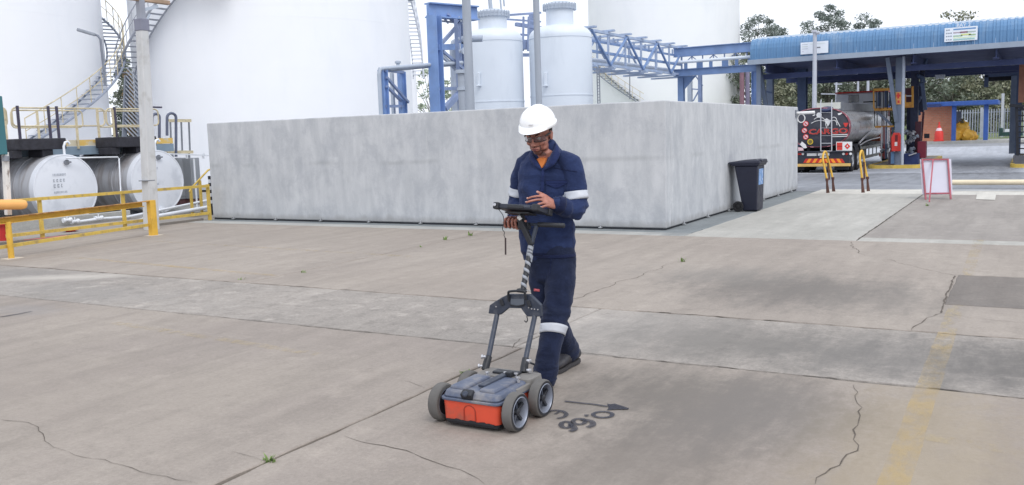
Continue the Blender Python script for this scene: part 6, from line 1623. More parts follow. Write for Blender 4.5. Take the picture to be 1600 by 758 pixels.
m_skin = skin_mat('brown_skin', (176, 120, 104), (154, 102, 88)); m_stub = skin_mat('beard_stubble', (112, 78, 70), (96, 66, 60))
m_nail = M('fingernail', (206, 166, 156), rough=.35, var=.03)
m_refl = M('reflective_tape', (194, 198, 206), rough=.4, var=.05, scale=20, bump=.15, bscale=200)
m_hat = M('hard_hat_white', (248, 249, 250), rough=.3, var=.01, coat=.3)
m_rubber = M('boot_leather', (50, 50, 56), rough=.55, var=.2, scale=20, dirt=(120, 112, 106), dirt_amt=.5, dirt_scale=14)
PO = V(-2.63, 5.02, 0)
def ry(px, py, Y, a, b=None): return (AY(px, py, Y), a, b if b is not None else a)
TS = (math.cos(R(8)), math.sin(R(8)), 0)                 # the shoulders' direction

# --- jacket
JT = [ry(855, 392, 5.14, .178, .128), ry(855, 378, 5.14, .181, .130), ry(854, 352, 5.14, .176, .126), ry(853, 322, 5.14, .174, .122), ry(853, 296, 5.15, .182, .126), ry(854, 274, 5.15, .188, .122), ry(855, 256, 5.16, .178, .104), ry(856, 245, 5.16, .135, .082), ry(856, 236, 5.15, .085, .070), ry(855, 230, 5.14, .064, .062)]
AL = [ry(880, 249, 5.15, .060), ry(891, 256, 5.15, .066, .070), ry(898, 276, 5.15, .068, .068), ry(901, 300, 5.14, .062, .064), ry(902, 318, 5.12, .064, .062), ry(896, 328, 5.07, .060), ry(884, 326, 5.00, .054), ry(874, 321.5, 4.955, .047), ry(870.5, 320, 4.94, .044)]
AR = [ry(830, 249, 5.17, .060), ry(820, 256, 5.18, .064), ry(813.5, 275, 5.20, .063), ry(811, 298, 5.21, .058), ry(811, 316, 5.20, .058), ry(809.5, 330, 5.14, .054), ry(806.5, 338, 5.05, .049), ry(804.5, 342, 4.985, .044), ry(804, 343.5, 4.965, .042)]
jm = MB(); eloft(jm, JT, TS, 28); eloft(jm, AL, (0, 1, 0), 20); eloft(jm, AR, (0, 1, 0), 20)
elL, elR = AL[4][0], AR[4][0]
def fold(p, freq, seed, sc): return 1-abs(noise.noise(Vector((p.x*sc[0], p.y*sc[1], p.z*sc[2]))*freq+Vector((seed, seed, 0))))*2
def jdisp(p, nn):
    d = .0035*noise.noise(p*9)
    d += .0075*fold(p, 5.5, 3, (1, 1, 1.5))*.8+.0028*fold(p, 13, 5, (1, 1, 1.6))                        # soft drapes
    for e in (elL, elR):                                               # creases round the elbows
        k = math.exp(-((p-e).length/.11)**2); d += k*.017*fold(p, 12, 7, (.7, .7, 1.7))
    w = math.exp(-((p.z-.98)/.10)**2); d += w*.009*fold(p, 8, 11, (.8, .8, 2.2))
    s = p.x*.6+p.z*.8
    if abs(p.x+2.64) < .17: d += .0035*math.sin(s*42+3*noise.noise(p*6))*math.exp(-((p.z-1.15)/.16)**2)
    return d-.002
person = None
# --- body (head, neck, hands and the figure inside the clothes) as one skin
HC = AY(842, 211, 5.07); hp, hy = R(16), R(4)
Fh = Vector((math.sin(hy)*math.cos(hp), -math.cos(hy)*math.cos(hp), -math.sin(hp)))
Rh = Vector((math.cos(hy), math.sin(hy), 0)); Uh = Rh.cross(Fh); Uh = -Uh if Uh.z < 0 else Uh
HR = Matrix((Rh, Fh, Uh)).transposed()                   # local x: his left, y: forward, z: up
def H(x, y, z): return HC+HR @ Vector((x, y, z))
bmx = MB()
for c, r in [((0, -.012, .030), (.075, .094, .092)), ((0, .022, -.028), (.063, .068, .080)), ((0, .050, -.092), (.030, .028, .022)), ((.038, .018, -.068), (.022, .042, .028)), ((-.038, .018, -.068), (.022, .042, .028)),
             ((0, .093, -.018), (.010, .016, .030)), ((0, .104, -.036), (.014, .014, .011)), ((.012, .096, -.040), (.009, .010, .008)), ((-.012, .096, -.040), (.009, .010, .008)),
             ((.028, .080, .020), (.026, .012, .009)), ((-.028, .080, .020), (.026, .012, .009)), ((.040, .060, -.030), (.022, .024, .020)), ((-.040, .060, -.030), (.022, .024, .020)),
             ((0, .086, -.062), (.026, .011, .0065)), ((0, .084, -.074), (.022, .011, .0075)), ((0, .072, -.068), (.032, .016, .020)),
             ((.079, -.012, -.008), (.008, .020, .030)), ((-.079, -.012, -.008), (.008, .020, .030)), ((.083, -.018, .004), (.006, .013, .018)), ((-.083, -.018, .004), (.006, .013, .018))]:
    ellipsoid(bmx, H(*c), r, HR)
eloft(bmx, [(H(0, -.03, -.03), .055, .055), (H(0, -.035, -.08), .055, .056), (AY(853, 238, 5.12), .058, .060), (AY(855, 248, 5.15), .075, .07)], (1, 0, 0), 20)
eloft(bmx, [(c, a*.80, b*.78) for c, a, b in JT[:-1]], TS, 24)
eloft(bmx, [(c, a*.66, b*.66) for c, a, b in AL], (0, 1, 0), 14); eloft(bmx, [(c, a*.66, b*.66) for c, a, b in AR], (0, 1, 0), 14)
PT = [ry(861, 388, 5.14, .158, .118), ry(861, 402, 5.14, .168, .122), ry(861, 416, 5.14, .165, .118), ry(861, 428, 5.13, .14, .105)]
LL = [ry(876, 412, 5.13, .088, .098), ry(876, 440, 5.09, .090, .095), ry(873, 468, 5.04, .082, .086), ry(868, 492, 4.99, .074, .078), ry(864, 515, 4.95, .072, .076), ry(859, 545, 4.90, .069, .076), ry(855, 570, 4.865, .068, .074), ry(850.5, 592, 4.845, .066, .074)]
LR = [ry(846, 412, 5.15, .085, .096), ry(847, 440, 5.13, .082, .090), ry(855, 468, 5.12, .074, .082), ry(862, 490, 5.14, .068, .074), ry(872, 512, 5.22, .068, .072), ry(882, 533, 5.32, .066, .070), ry(889, 551, 5.40, .064, .068)]
eloft(bmx, [(c, a*.8, b*.8) for c, a, b in PT], (1, 0, 0), 20)
for leg in (LL, LR): eloft(bmx, [(c, a*.68, b*.68) for c, a, b in leg], (1, 0, 0), 14)
# left hand over the tablet
def fing(pts, r0_, r1): n_ = len(pts); eloft(bmx, [(p, r0_+(r1-r0_)*i/(n_-1), (r0_+(r1-r0_)*i/(n_-1))*.95) for i, p in enumerate(pts)], (0, 1, 0), 10)
wl = AY(869.5, 320.5, 4.93)
eloft(bmx, [(wl, .029, .022), (AY(864, 319, 4.91), .034, .021), (AY(857, 316, 4.875), .041, .021), (AY(851, 314, 4.855), .041, .018)], (0, 1, .45), 18)
LFN = []
for pts, r0_, r1 in (([(853, 310.5, 4.880), (846, 307.2, 4.872), (839, 306.8, 4.855), (831, 308.2, 4.835), (824.5, 310.6, 4.820)], .0105, .0080),
                     ([(853, 314, 4.86), (845, 312.2, 4.845), (837, 312.6, 4.825), (829, 314.5, 4.805), (822.5, 316.6, 4.793)], .0108, .0080),
                     ([(854, 318, 4.84), (848, 317.6, 4.82), (842.5, 318.8, 4.795), (838.5, 321.0, 4.780)], .0105, .0080),
                     ([(857, 321.5, 4.83), (852.5, 321.8, 4.81), (848.5, 323, 4.79), (845.5, 324.6, 4.780)], .0098, .0076),
                     ([(858, 311, 4.905), (852.5, 306.5, 4.90), (846, 303.2, 4.885), (839.5, 299.8, 4.868)], .0135, .0090)):
    pp_ = [AY(*p) for p in pts]; fing(pp_, r0_, r1); LFN.append((pp_[-1], (pp_[-1]-pp_[-2]).normalized()))
# right hand round the bar
BARY = 4.855; bz = AY(800, 349.5, BARY).z
bx = [AY(px, 349, BARY).x for px in (791.5, 797.5, 803.5, 809)]
for i, x in enumerate(bx):
    s = (.94, 1.0, 1.02, .96)[i]; xs_ = .003*(i-1.5)
    pts = [V(x+xs_, BARY+.050, bz+.030), V(x, BARY+.022, bz+.037*s), V(x, BARY-.012, bz+.030*s), V(x-.001, BARY-.027, bz+.008), V(x, BARY-.022, bz-.016*s), V(x+.001, BARY-.004, bz-.026*s), V(x+.001, BARY+.010, bz-.020)]
    fing(pts, .0112, .0085)
cxh = (bx[1]+bx[2])/2
eloft(bmx, [(V(cxh, BARY+.035, bz+.022), .042, .016), (V(cxh+.002, BARY+.070, bz+.020), .041, .020), (V(cxh+.004, BARY+.095, bz+.018), .030, .023), (AR[-1][0], .030, .026)], (1, 0, 0), 18)
fing([V(bx[3]+.008, BARY+.080, bz+.006), V(bx[3]+.020, BARY+.050, bz-.014), V(bx[3]+.012, BARY+.020, bz-.027), V(bx[3]-.006, BARY-.002, bz-.030)], .0130, .0095)
person, bvb = voxel(bmx, 'person', [m_skin, m_stub], None, PO, .0042, 2)
tag(person, 'person in white hard hat and navy workwear pushing the survey cart and tapping its tablet', 'person')
# stubble on chin and upper lip
pm_ = person.data; mi = np.zeros(len(pm_.polygons), 'i')
HRi = HR.transposed()
for i, p in enumerate(pm_.polygons):
    q = HRi @ (p.center+PO-HC)
    if -.125 < q.z < -.044 and q.y > .02 and abs(q.x) < .075:
        mouth = (-.072 < q.z < -.055 and abs(q.x) < .028)
        f = (q.z < -.080 and q.y > .035) or (q.y > .078 and abs(q.x) < .034 and -.056 < q.z < -.047) or (abs(q.x) > .026 and abs(q.x) < .036 and q.y > .065)
        if f and not mouth: mi[i] = 1
pm_.polygons.foreach_set('material_index', mi)
# fingernails
for c, d in LFN[:4]:
    mb = MB(); u = V(0, -.35, 1); u = (u-d*u.dot(d)).normalized(); s_ = d.cross(u)
    ellipsoid(mb, c+u*.0062+d*.001, (.0062, .0048, .0022), Matrix((d, s_, u)).transposed(), 12, 8); mb.build('fingernail', m_nail, person, smooth=60)
c, d = LFN[4]; mb = MB(); u = V(0, -1, .2); u = (u-d*u.dot(d)).normalized(); s_ = d.cross(u); ellipsoid(mb, c+u*.007, (.0075, .0058, .0022), Matrix((d, s_, u)).transposed(), 12, 8); mb.build('fingernail', m_nail, person, smooth=60)
# eyes, brows, lips
for s in (-1, 1):
    mb = MB(); ellipsoid(mb, H(s*.030, .073, .001), (.013, .012, .011), HR, 14, 10); mb.build('eye', M('eye_white', (200, 190, 184), rough=.3, var=.02), person, smooth=60)
    mb = MB(); eloft(mb, [(H(s*.014, .0905, .020), .0035, .003), (H(s*.030, .0915, .0255), .0045, .003), (H(s*.048, .078, .0215), .003, .0025)], Uh, 8); mb.build('eyebrow', M('black_hair', (40, 32, 32), rough=.9, var=.2, scale=40), person, smooth=60)
mb = MB(); eloft(mb, [(H(-.022, .086, -.0655), .002, .003), (H(-.008, .0955, -.0635), .0045, .005), (H(0, .0965, -.0645), .004, .005), (H(.008, .0955, -.0635), .0045, .005), (H(.022, .086, -.0655), .002, .003)], Uh, 8)
eloft(mb, [(H(-.020, .085, -.071), .002, .003), (H(0, .0935, -.0745), .0058, .005), (H(.020, .085, -.071), .002, .003)], Uh, 8)
mb.build('lips', M('lip_brown', (122, 70, 72), rough=.5, var=.05), person, smooth=60)
# close-cropped hair under the hat
mb = MB(); ellipsoid(mb, H(0, -.022, .020), (.0785, .093, .082), HR, 24, 16)
hv = [v for v in mb.v]; keep = [i for i, f in enumerate(mb.f) if all((HRi @ (Vector(mb.v[k])-HC)).y < .005+(HRi @ (Vector(mb.v[k])-HC)).z*.4 and (HRi @ (Vector(mb.v[k])-HC)).z > -.055 for k in f)]
mb.f = [mb.f[i] for i in keep]; mb.mi = [0]*len(mb.f); o = mb.build('hair', MATS['black_hair'], person, smooth=60)
# jacket and trousers
jacket, bvj = voxel(jm, 'jacket', m_navy, person, PO, .0062, 4, jdisp)
tm = MB(); eloft(tm, PT, (1, 0, 0), 26); eloft(tm, LL, (1, 0, 0), 20); eloft(tm, LR, (1, 0, 0), 20)
kn1, kn2 = LL[3][0], LR[3][0]; an1, an2 = LL[-1][0], LR[-1][0]
def tdisp(p, nn):
    d = .004*noise.noise(p*8)+.007*fold(p, 5, 21, (1.3, 1.3, .7))+.0025*fold(p, 12, 2, (1, 1, 1.3))
    for e, rr_ in ((kn1, .13), (kn2, .13)): d += math.exp(-((p-e).length/rr_)**2)*.013*fold(p, 11, 5, (.7, .7, 1.8))
    for e in (an1, an2): d += math.exp(-((p-e-V(0, 0, .04)).length/.10)**2)*.013*fold(p, 12, 9, (.6, .6, 2.4))
    hpx = AY(862, 425, 5.1); d += math.exp(-((p-hpx).length/.12)**2)*.008*fold(p, 9, 13, (1.4, 1, 1.6))
    return d-.001
trousers, bvt = voxel(tm, 'trousers', m_navy2, person, PO, .0065, 4, tdisp)
def wrap_band(name, c, axis, width, rad, bv, mat, parent, off=.003, n=40, rows=4, ang=(0, 360)):
    """band laid on the cloth round an axis: each point is found on the cloth and lifted off it a little"""
    c = Vector(c); ax = Vector(axis).normalized(); a = ax.orthogonal().normalized(); b = ax.cross(a); vs = []; ok = []
    for j in range(rows+1):
        o_ = c+ax*(j/rows-.5)*width
        for k in range(n):
            th = R(ang[0]+(ang[1]-ang[0])*k/n); d = a*math.cos(th)+b*math.sin(th)
            h = bv.ray_cast(o_+d*rad, -d, rad)
            vs.append((h[0] if h[0] is not None else o_+d*rad*.5)+d*off)
    # ease outliers
    mb = MB(); fs = []
    for j in range(rows):
        for k in range(n): k2 = (k+1) % n; fs.append((j*n+k, j*n+k2, (j+1)*n+k2, (j+1)*n+k))
    mb.add(vs, fs); o = mb.build(name, mat, parent, smooth=80); s = o.modifiers.new('thick', 'SOLIDIFY'); s.thickness = .002; s.offset = 1
    return o
c = AL[3][0].lerp(AL[2][0], -.12); wrap_band('arm_band', AY(901.5, 305.5, 5.14), (AL[2][0]-AL[3][0]).normalized()+V(0, 0, .3), .052, .095, bvj, m_refl, jacket)
wrap_band('arm_band', AY(811, 299, 5.21), (AR[2][0]-AR[3][0]), .050, .085, bvj, m_refl, jacket)
wrap_band('leg_band', AY(863.5, 516, 4.95), (LL[3][0]-LL[5][0])+V(-.02, 0, 0), .056, .13, bvt, m_refl, trousers)
wrap_band('cuff', AL[-1][0].lerp(AL[-2][0], .4), AL[-2][0]-AL[-1][0], .045, .08, bvj, m_navyd, jacket, .002)
wrap_band('cuff', AR[-1][0].lerp(AR[-2][0], .5), AR[-2][0]-AR[-1][0], .045, .08, bvj, m_navyd, jacket, .002)
wrap_band('jacket_hem', AY(855, 393.5, 5.14), (0, 0, 1), .020, .30, bvj, m_navyd, jacket, .002, 60)
wrap_band('waistband', AY(861, 397, 5.14), (0, 0, 1), .022, .30, bvt, m_navyd, trousers, .0015, 60)
def patch(name, pts, bv, mat, parent, off=.004, th=.003, nu=10, nv=10):
    """quad patch of cloth given by four photo points, laid on the figure"""
    vs = []
    for j in range(nv+1):
        for i in range(nu+1):
            u, v = i/nu, j/nv
            px = (pts[0][0]*(1-u)+pts[1][0]*u)*(1-v)+(pts[3][0]*(1-u)+pts[2][0]*u)*v
            py = (pts[0][1]*(1-u)+pts[1][1]*u)*(1-v)+(pts[3][1]*(1-u)+pts[2][1]*u)*v
            d = ray(px, py).normalized(); h = bv.ray_cast(EYEP+d*3.5, d, 4)
            if h[0] is None: return None
            vs.append(h[0]-d*off)
    k = nu+1; mb = MB(); mb.add(vs, [(j*k+i, j*k+i+1, (j+1)*k+i+1, (j+1)*k+i) for j in range(nv) for i in range(nu)])
    o = mb.build(name, mat, parent, smooth=80); s = o.modifiers.new('thick', 'SOLIDIFY'); s.thickness = th; s.offset = 1; return o
patch('placket', [(846.5, 258), (851.5, 257), (850, 300), (844.5, 300)], bvj, m_navyc, jacket, .003, .003, 4, 30)
patch('pocket', [(853, 286), (885, 285), (884, 309), (853, 311)], bvj, m_navy, jacket, .002, .002, 20, 16)
patch('pocket_flap', [(852, 283), (886, 282), (886, 287), (852, 288)], bvj, m_navyc, jacket, .006, .005, 20, 5)
patch('pocket_seam', [(852, 282), (886, 281), (886, 282.2), (852, 283.2)], bvj, m_navyd, jacket, .006, .003, 20, 2)
patch('yoke_seam', [(866, 262), (902, 268), (902, 269), (866, 263)], bvj, m_navyd, jacket, .001, .002, 20, 2)
patch('side_seam', [(893.5, 335), (894.5, 335), (896.5, 388), (895.5, 388)], bvj, m_navyd, jacket, .001, .002, 2, 20)
patch('pocket_flap_tip', [(853, 288), (885.5, 287), (872, 293.5), (868, 294)], bvj, m_navyc, jacket, .005, .003, 14, 6)
patch('shoulder_patch', [(797, 268), (800, 263), (801, 270), (798, 276)], bvj, m_refl, jacket, .003, .002, 3, 3)
patch('fly_seam', [(861, 402), (862.5, 402), (859.5, 430), (858, 430)], bvt, m_navyd, trousers, .001, .002, 3, 16)
patch('embroidery', [(834, 451), (843, 452), (843, 456), (834, 455)], bvt, M('pink_red_embroidery', (196, 96, 104), rough=.8, var=.3, scale=120), trousers, .003, .001, 3, 3)
# collar: two folded leaves standing round the neck
def collar_leaf(pts_in, pts_out, name='collar'):
    a = smooth_path(pts_in, 5); b = smooth_path(pts_out, 5); n_ = len(a); mb = MB(); mid = [(x.lerp(y, .5)+V(0, -.002, .006)) for x, y in zip(a, b)]
    mb.add(a+mid+b, [(i, i+1, n_+i+1, n_+i) for i in range(n_-1)]+[(n_+i, n_+i+1, 2*n_+i+1, 2*n_+i) for i in range(n_-1)])
    o = mb.build(name, m_navyc, jacket, smooth=80); s = o.modifiers.new('thick', 'SOLIDIFY'); s.thickness = .005; return o
collar_leaf([AY(850, 263, 5.03), AY(858, 246, 5.045), AY(866, 231, 5.085), AY(868, 222, 5.14), AY(860, 219, 5.20)], [AY(851, 266, 5.022), AY(866, 257, 5.025), AY(875, 241, 5.07), AY(874, 232, 5.14), AY(866, 228, 5.22)])
collar_leaf([AY(847, 263, 5.03), AY(838, 250, 5.05), AY(833, 240, 5.09), AY(836, 231, 5.15), AY(846, 226, 5.2)], [AY(846, 266, 5.022), AY(833, 258, 5.035), AY(826, 243, 5.09), AY(830, 236, 5.16), AY(842, 230, 5.23)])
# orange shirt in the neck opening
mb = MB(); mb.prism([AY(*p) for p in ((838, 249, 5.062), (842, 246.5, 5.058), (848, 246, 5.056), (853, 247.5, 5.060), (851, 254, 5.042), (848, 260, 5.028), (846, 263, 5.022), (843, 257, 5.036))], (0, .03, 0)); mb.build('shirt', fabric('orange_shirt', (196, 118, 60), (178, 102, 52), .3), person, bevel=.003)
# shoes
def shoe(heel, toe, z0h, z0t, name='boot'):
    heel, toe = Vector(heel), Vector(toe); d = (toe-heel).normalized(); L = (toe-heel).length; s_ = V(-d.y, d.x, 0).normalized()
    mb = MB(); ch = []
    for t, w, h in ((0.04, .034, .036), (.14, .040, .045), (.30, .039, .052), (.50, .040, .044), (.68, .047, .034), (.84, .046, .029), (.95, .036, .024)):
        z = z0h+(z0t-z0h)*t; p = heel+d*L*t; ch.append((V(p.x, p.y, z+.022+h*1.12), w*1.04, h*1.12))
    eloft(mb, ch, s_, 18)
    p = heel+d*L*.16; eloft(mb, [(V(p.x, p.y, z0h+.07), .040, .048), (V(p.x, p.y, z0h+.12), .040, .046)], s_, 16)
    ob, _ = voxel(mb, name, m_rubber, person, PO, .005, 3)
    mb = MB(); pts = []
    for t, w in ((0, .022), (.06, .036), (.2, .040), (.45, .038), (.68, .049), (.85, .047), (.97, .030), (1.02, .012)): pts.append((t, w))
    top = [];
    for sg, seq in ((1, pts), (-1, pts[::-1])):
        for t, w in seq:
            p = heel+d*L*t+s_*w*sg; top.append(V(p.x, p.y, z0h+(z0t-z0h)*min(1, t*1.0)))
    mb.prism(top, (0, 0, .026)); mb.build('sole', M('boot_sole', (58, 56, 58), rough=.8, var=.1), ob, bevel=.004)
gt = G(867, 585); hl_ = AY(903, 577, 5.50); shoe((hl_.x, hl_.y, 0), (gt.x-.01, gt.y-.03, 0), max(.01, hl_.z), .002)
print('heel', hl_, gt)
fl_ = AY(851, 608, 4.86); shoe((fl_.x-.005, 4.915, 0), (fl_.x-.015, 4.645, 0), .004, .004)
# hard hat
def hat():
    n_ = 48; mb = MB(); rows = 14; cz = .072
    def rim(th):
        x = .112*math.sin(th); y = .130*math.cos(th); return x, y
    for j in range(rows+1):
        v = j/rows*math.pi/2
        for k in range(n_):
            th = 2*math.pi*k/n_; x, y = rim(th); c_ = math.cos(v)**.86; z = cz+.113*math.sin(v)
            ridge = 0.0
            if abs(x*c_) < .028: ridge = .006*(1-(abs(x*c_)/.028)**4)*min(1, math.sin(v)*1.6)
            mb.v.append(H(x*c_, -.008+y*c_, z+ridge))
    for j in range(rows):
        for k in range(n_): k2 = (k+1) % n_; mb.f.append((j*n_+k, j*n_+k2, (j+1)*n_+k2, (j+1)*n_+k)); mb.mi.append(0)
    o = mb.build('hard_hat', m_hat, person, smooth=60); s = o.modifiers.new('thick', 'SOLIDIFY'); s.thickness = .004; s.offset = -1
    mb = MB()
    for row, (e, dz) in enumerate(((0, 0), (.004, .020), (.002, .024))): pass
    rings = []
    for (e, z) in ((.001, cz+.012), (.006, cz+.006), (.007, cz-.014), (.002, cz-.018)):
        rg = []
        for k in range(n_):
            th = 2*math.pi*k/n_; x, y = rim(th); fr_ = max(0, math.cos(th)); pk = .040*fr_**2.2*(1 if z < cz+.002 else .12)
            l = math.hypot(x, y); rg.append(H(x*(1+e/l), -.008+y*(1+e/l)+pk, z-pk*.15))
        rings.append(rg)
    for rg in rings: mb.v += [tuple(p) for p in rg]
    for j in range(3):
        for k in range(n_): k2 = (k+1) % n_; mb.f.append((j*n_+k, j*n_+k2, (j+1)*n_+k2, (j+1)*n_+k)); mb.mi.append(0)
    ob = mb.build('brim', m_hat, o, smooth=60); s = ob.modifiers.new('thick', 'SOLIDIFY'); s.thickness = .004
    mb = MB(); mb.obox(H(.012, .122, .100), (.030, .004, .006), HR); mb.build('badge', M('pale_badge', (214, 214, 216), rough=.4), o)
hat()
# safety glasses
def lensy(x): return .098-.60*abs(x)**1.7*8
gl = MB(); nn_ = 24
for j, z in enumerate((.016, .006, -.006, -.018)):
    for i in range(nn_+1):
        x = -.072+.144*i/nn_; y = .100-(x/.072)**2*.034-(abs(x)/.072)**6*.012; zz = z-(.008*(1-abs(x)/.02) if abs(x) < .02 and j == 3 else 0)*-1.4
        gl.v.append(H(x, y, zz))
for j in range(3):
    for i in range(nn_): k = nn_+1; gl.f.append((j*k+i, j*k+i+1, (j+1)*k+i+1, (j+1)*k+i)); gl.mi.append(0)
m_lens, Nn, bb_ = new_mat('smoked_lens'); bb_.inputs['Base Color'].default_value = lin((70, 72, 84)); bb_.inputs['Roughness'].default_value = .08; bb_.inputs['Alpha'].default_value = .24
go = gl.build('safety_glasses', m_lens, person, smooth=80); s = go.modifiers.new('thick', 'SOLIDIFY'); s.thickness = .002
m_frameb = M('black_plastic', (20, 20, 24), rough=.4, var=.05)
mb = MB(); mb.tube([H(-.072+.144*i/20, .102-((-.072+.144*i/20)/.072)**2*.034-(abs(-.072+.144*i/20)/.072)**6*.012, -.017+(.009 if abs(-.072+.144*i/20) < .014 else 0)) for i in range(21)], .0026, 6); mb.build('lower_rim', m_frameb, go, smooth=60)
for s_ in (-1, 1):
    mb = MB(); mb.bar(H(s_*.073, .058, .010), H(s_*.084, -.02, .012), .003, .011, up=Uh); mb.build('temple_arm', m_frameb, go)

# --- survey cart
CO = V(-2.585, 4.22, 0)
cart = thing('survey_cart', 'four-wheeled survey cart with orange front, grey lid and upright handle pushed by the worker', 'survey cart', tuple(CO))
m_orange = M('orange_cart_tub', (214, 80, 54), rough=.5, var=.05, scale=6, dirt=(138, 92, 78), dirt_amt=.6, dirt_scale=7, dirt_lo=.5, dirt_hi=.7)
m_lid = M('dusty_grey_lid', (84, 93, 114), rough=.5, var=.06, scale=5, dirt=(150, 145, 140), dirt_amt=.7, dirt_scale=6, dirt_lo=.45, dirt_hi=.68)
m_deck = M('dusty_rear_deck', (124, 121, 118), rough=.7, var=.08, scale=8, dirt=(108, 110, 116), dirt_amt=.5, dirt_scale=6)
m_tread = M('dusty_tyre', (100, 98, 96), rough=.9, var=.1, scale=12, dirt=(96, 94, 92), dirt_amt=.5, dirt_scale=10)
m_rimm = M('rim_silver', (150, 156, 170), rough=.35, metal=.4, var=.08)
m_cartbk = M('cart_black', (38, 40, 46), rough=.5, var=.15, scale=10)
m_frameg = M('cart_frame_slate', (50, 57, 72), rough=.45, var=.08, scale=8, dirt=(120, 120, 124), dirt_amt=.3, dirt_scale=12)
m_chrome = M('worn_chrome', (200, 200, 204), rough=.3, metal=.7, var=.05)
X0, X1, Y0c, Y1c = -2.772, -2.398, 3.972, 4.455
def rr_prism(x0, x1, y0, y1, r, z, h, seg=5, taper=0.0):
    lo, hi = [], []
    for (cx, cyy, a0) in ((x1-r, y1-r, 0), (x0+r, y1-r, 90), (x0+r, y0+r, 180), (x1-r, y0+r, 270)):
        for k in range(seg+1):
            a = R(a0+90*k/seg); lo.append(V(cx+r*math.cos(a), cyy+r*math.sin(a), z))
            t = taper; hi.append(V(cx+(r-t)*math.cos(a), cyy+(r-t)*math.sin(a), z+h))
    n_ = len(lo); mb = MB(); mb.add(lo+hi, [tuple(reversed(range(n_))), tuple(range(n_, 2*n_))]+[(i, (i+1) % n_, n_+(i+1) % n_, n_+i) for i in range(n_)]); return mb
rr_prism(X0+.012, X1-.012, Y0c+.004, Y1c-.02, .035, .040, .112, taper=-.006).build('tub', m_orange, cart, smooth=50, bevel=.004)
rr_prism(X0+.02, X1-.02, Y0c+.012, Y1c-.03, .03, .018, .030, taper=-.006).build('skid_plate', m_cartbk, cart, smooth=50, bevel=.004)
# scuffed black lower edge
mb = MB(); rs = random.Random(4); lo = []; hi = []
for i in range(31):
    x = X0+.035+(X1-X0-.07)*i/30; lo.append(V(x, Y0c-.0005, .036)); hi.append(V(x, Y0c-.0012, .046+.008*rs.random()**2))
mb.add(lo+hi, [(i, i+1, 31+i+1, 31+i) for i in range(30)]); o = mb.build('scuff_strip', m_cartbk, cart); o.modifiers.new('t', 'SOLIDIFY').thickness = .003
rr_prism(X0-.004, X1+.004, Y0c-.010, Y1c-.06, .040, .150, .016).build('lid_flange', m_lid, cart, smooth=50, bevel=.004)
lidm = rr_prism(X0+.002, X1-.002, Y0c-.004, Y1c-.12, .045, .165, .040, taper=.022); lidm.build('lid', m_lid, cart, smooth=50, bevel=.012)
for x in (X0+.085, X1-.105):
    mb = rr_prism(x-.055 if x < -2.6 else x-.05, x+.055, Y0c+.04, Y1c-.16, .02, .204, .014, taper=.006); mb.build('lid_rib', m_lid, cart, smooth=50, bevel=.004)
mb = MB(); xm = (X0+X1)/2-.012; mb.bar((xm+.03, Y0c+.10, .218), (xm+.035, Y1c-.13, .222), .045, .014); mb.build('lid_channel', m_frameg, cart, bevel=.004)
rr_prism(X0+.01, X1+.006, Y1c-.15, Y1c+.02, .03, .160, .052, taper=.008).build('rear_deck', m_deck, cart, smooth=50, bevel=.006)
rr_prism(X1-.06, X1+.005, Y0c+.20, Y1c-.10, .02, .160, .030, taper=.006).build('side_shoulder', m_deck, cart, smooth=50, bevel=.004)
# latch and its knob
mb = MB(); mb.obox((xm, Y0c+.010, .190), (.070, .045, .045), Matrix.Rotation(R(30), 3, 'X')); mb.build('latch', m_cartbk, cart, bevel=.006)
mb = MB(); mb.lathe([(.016, 0), (.017, .012), (.012, .018)], 16, (xm-.002, Y0c-.008, .196), (0, -.8, .6)); mb.build('latch_knob', m_frameg, cart, smooth=40)
# arch pressed in the front
pts = [V(xm+.012-.036, Y0c+.001, .052)]+[V(xm+.012-.036*math.cos(a), Y0c+.001, .105+.030*math.sin(a)) for a in np.linspace(0, math.pi, 9)]+[V(xm+.012+.036, Y0c+.001, .052)]
mb = MB(); mb.tube(pts, .0042, 6); mb.build('front_arch', M('dark_orange_groove', (150, 52, 36), rough=.6, var=.05), cart, smooth=60)
# rear electronics
mb = MB(); mb.box(X0+.11, X1-.10, Y1c-.11, Y1c-.05, .212, .226); mb.build('connector_panel', m_cartbk, cart, bevel=.004)
mb = MB(); mb.box(xm+.045, xm+.085, Y1c-.155, Y1c-.115, .212, .242); mb.build('socket', m_cartbk, cart, bevel=.005)
for x, y in ((xm+.035, Y1c-.13), (xm+.105, Y1c-.13), (X0+.115, Y1c-.17), (X1-.04, Y1c-.20)):
    mb = MB(); mb.lathe([(.009, 0), (.009, .012), (.005, .014), (.005, .022), (.012, .024), (.012, .030), (.004, .032)], 12, (x, y, .206)); mb.build('thumb_screw', m_chrome, cart, smooth=40)
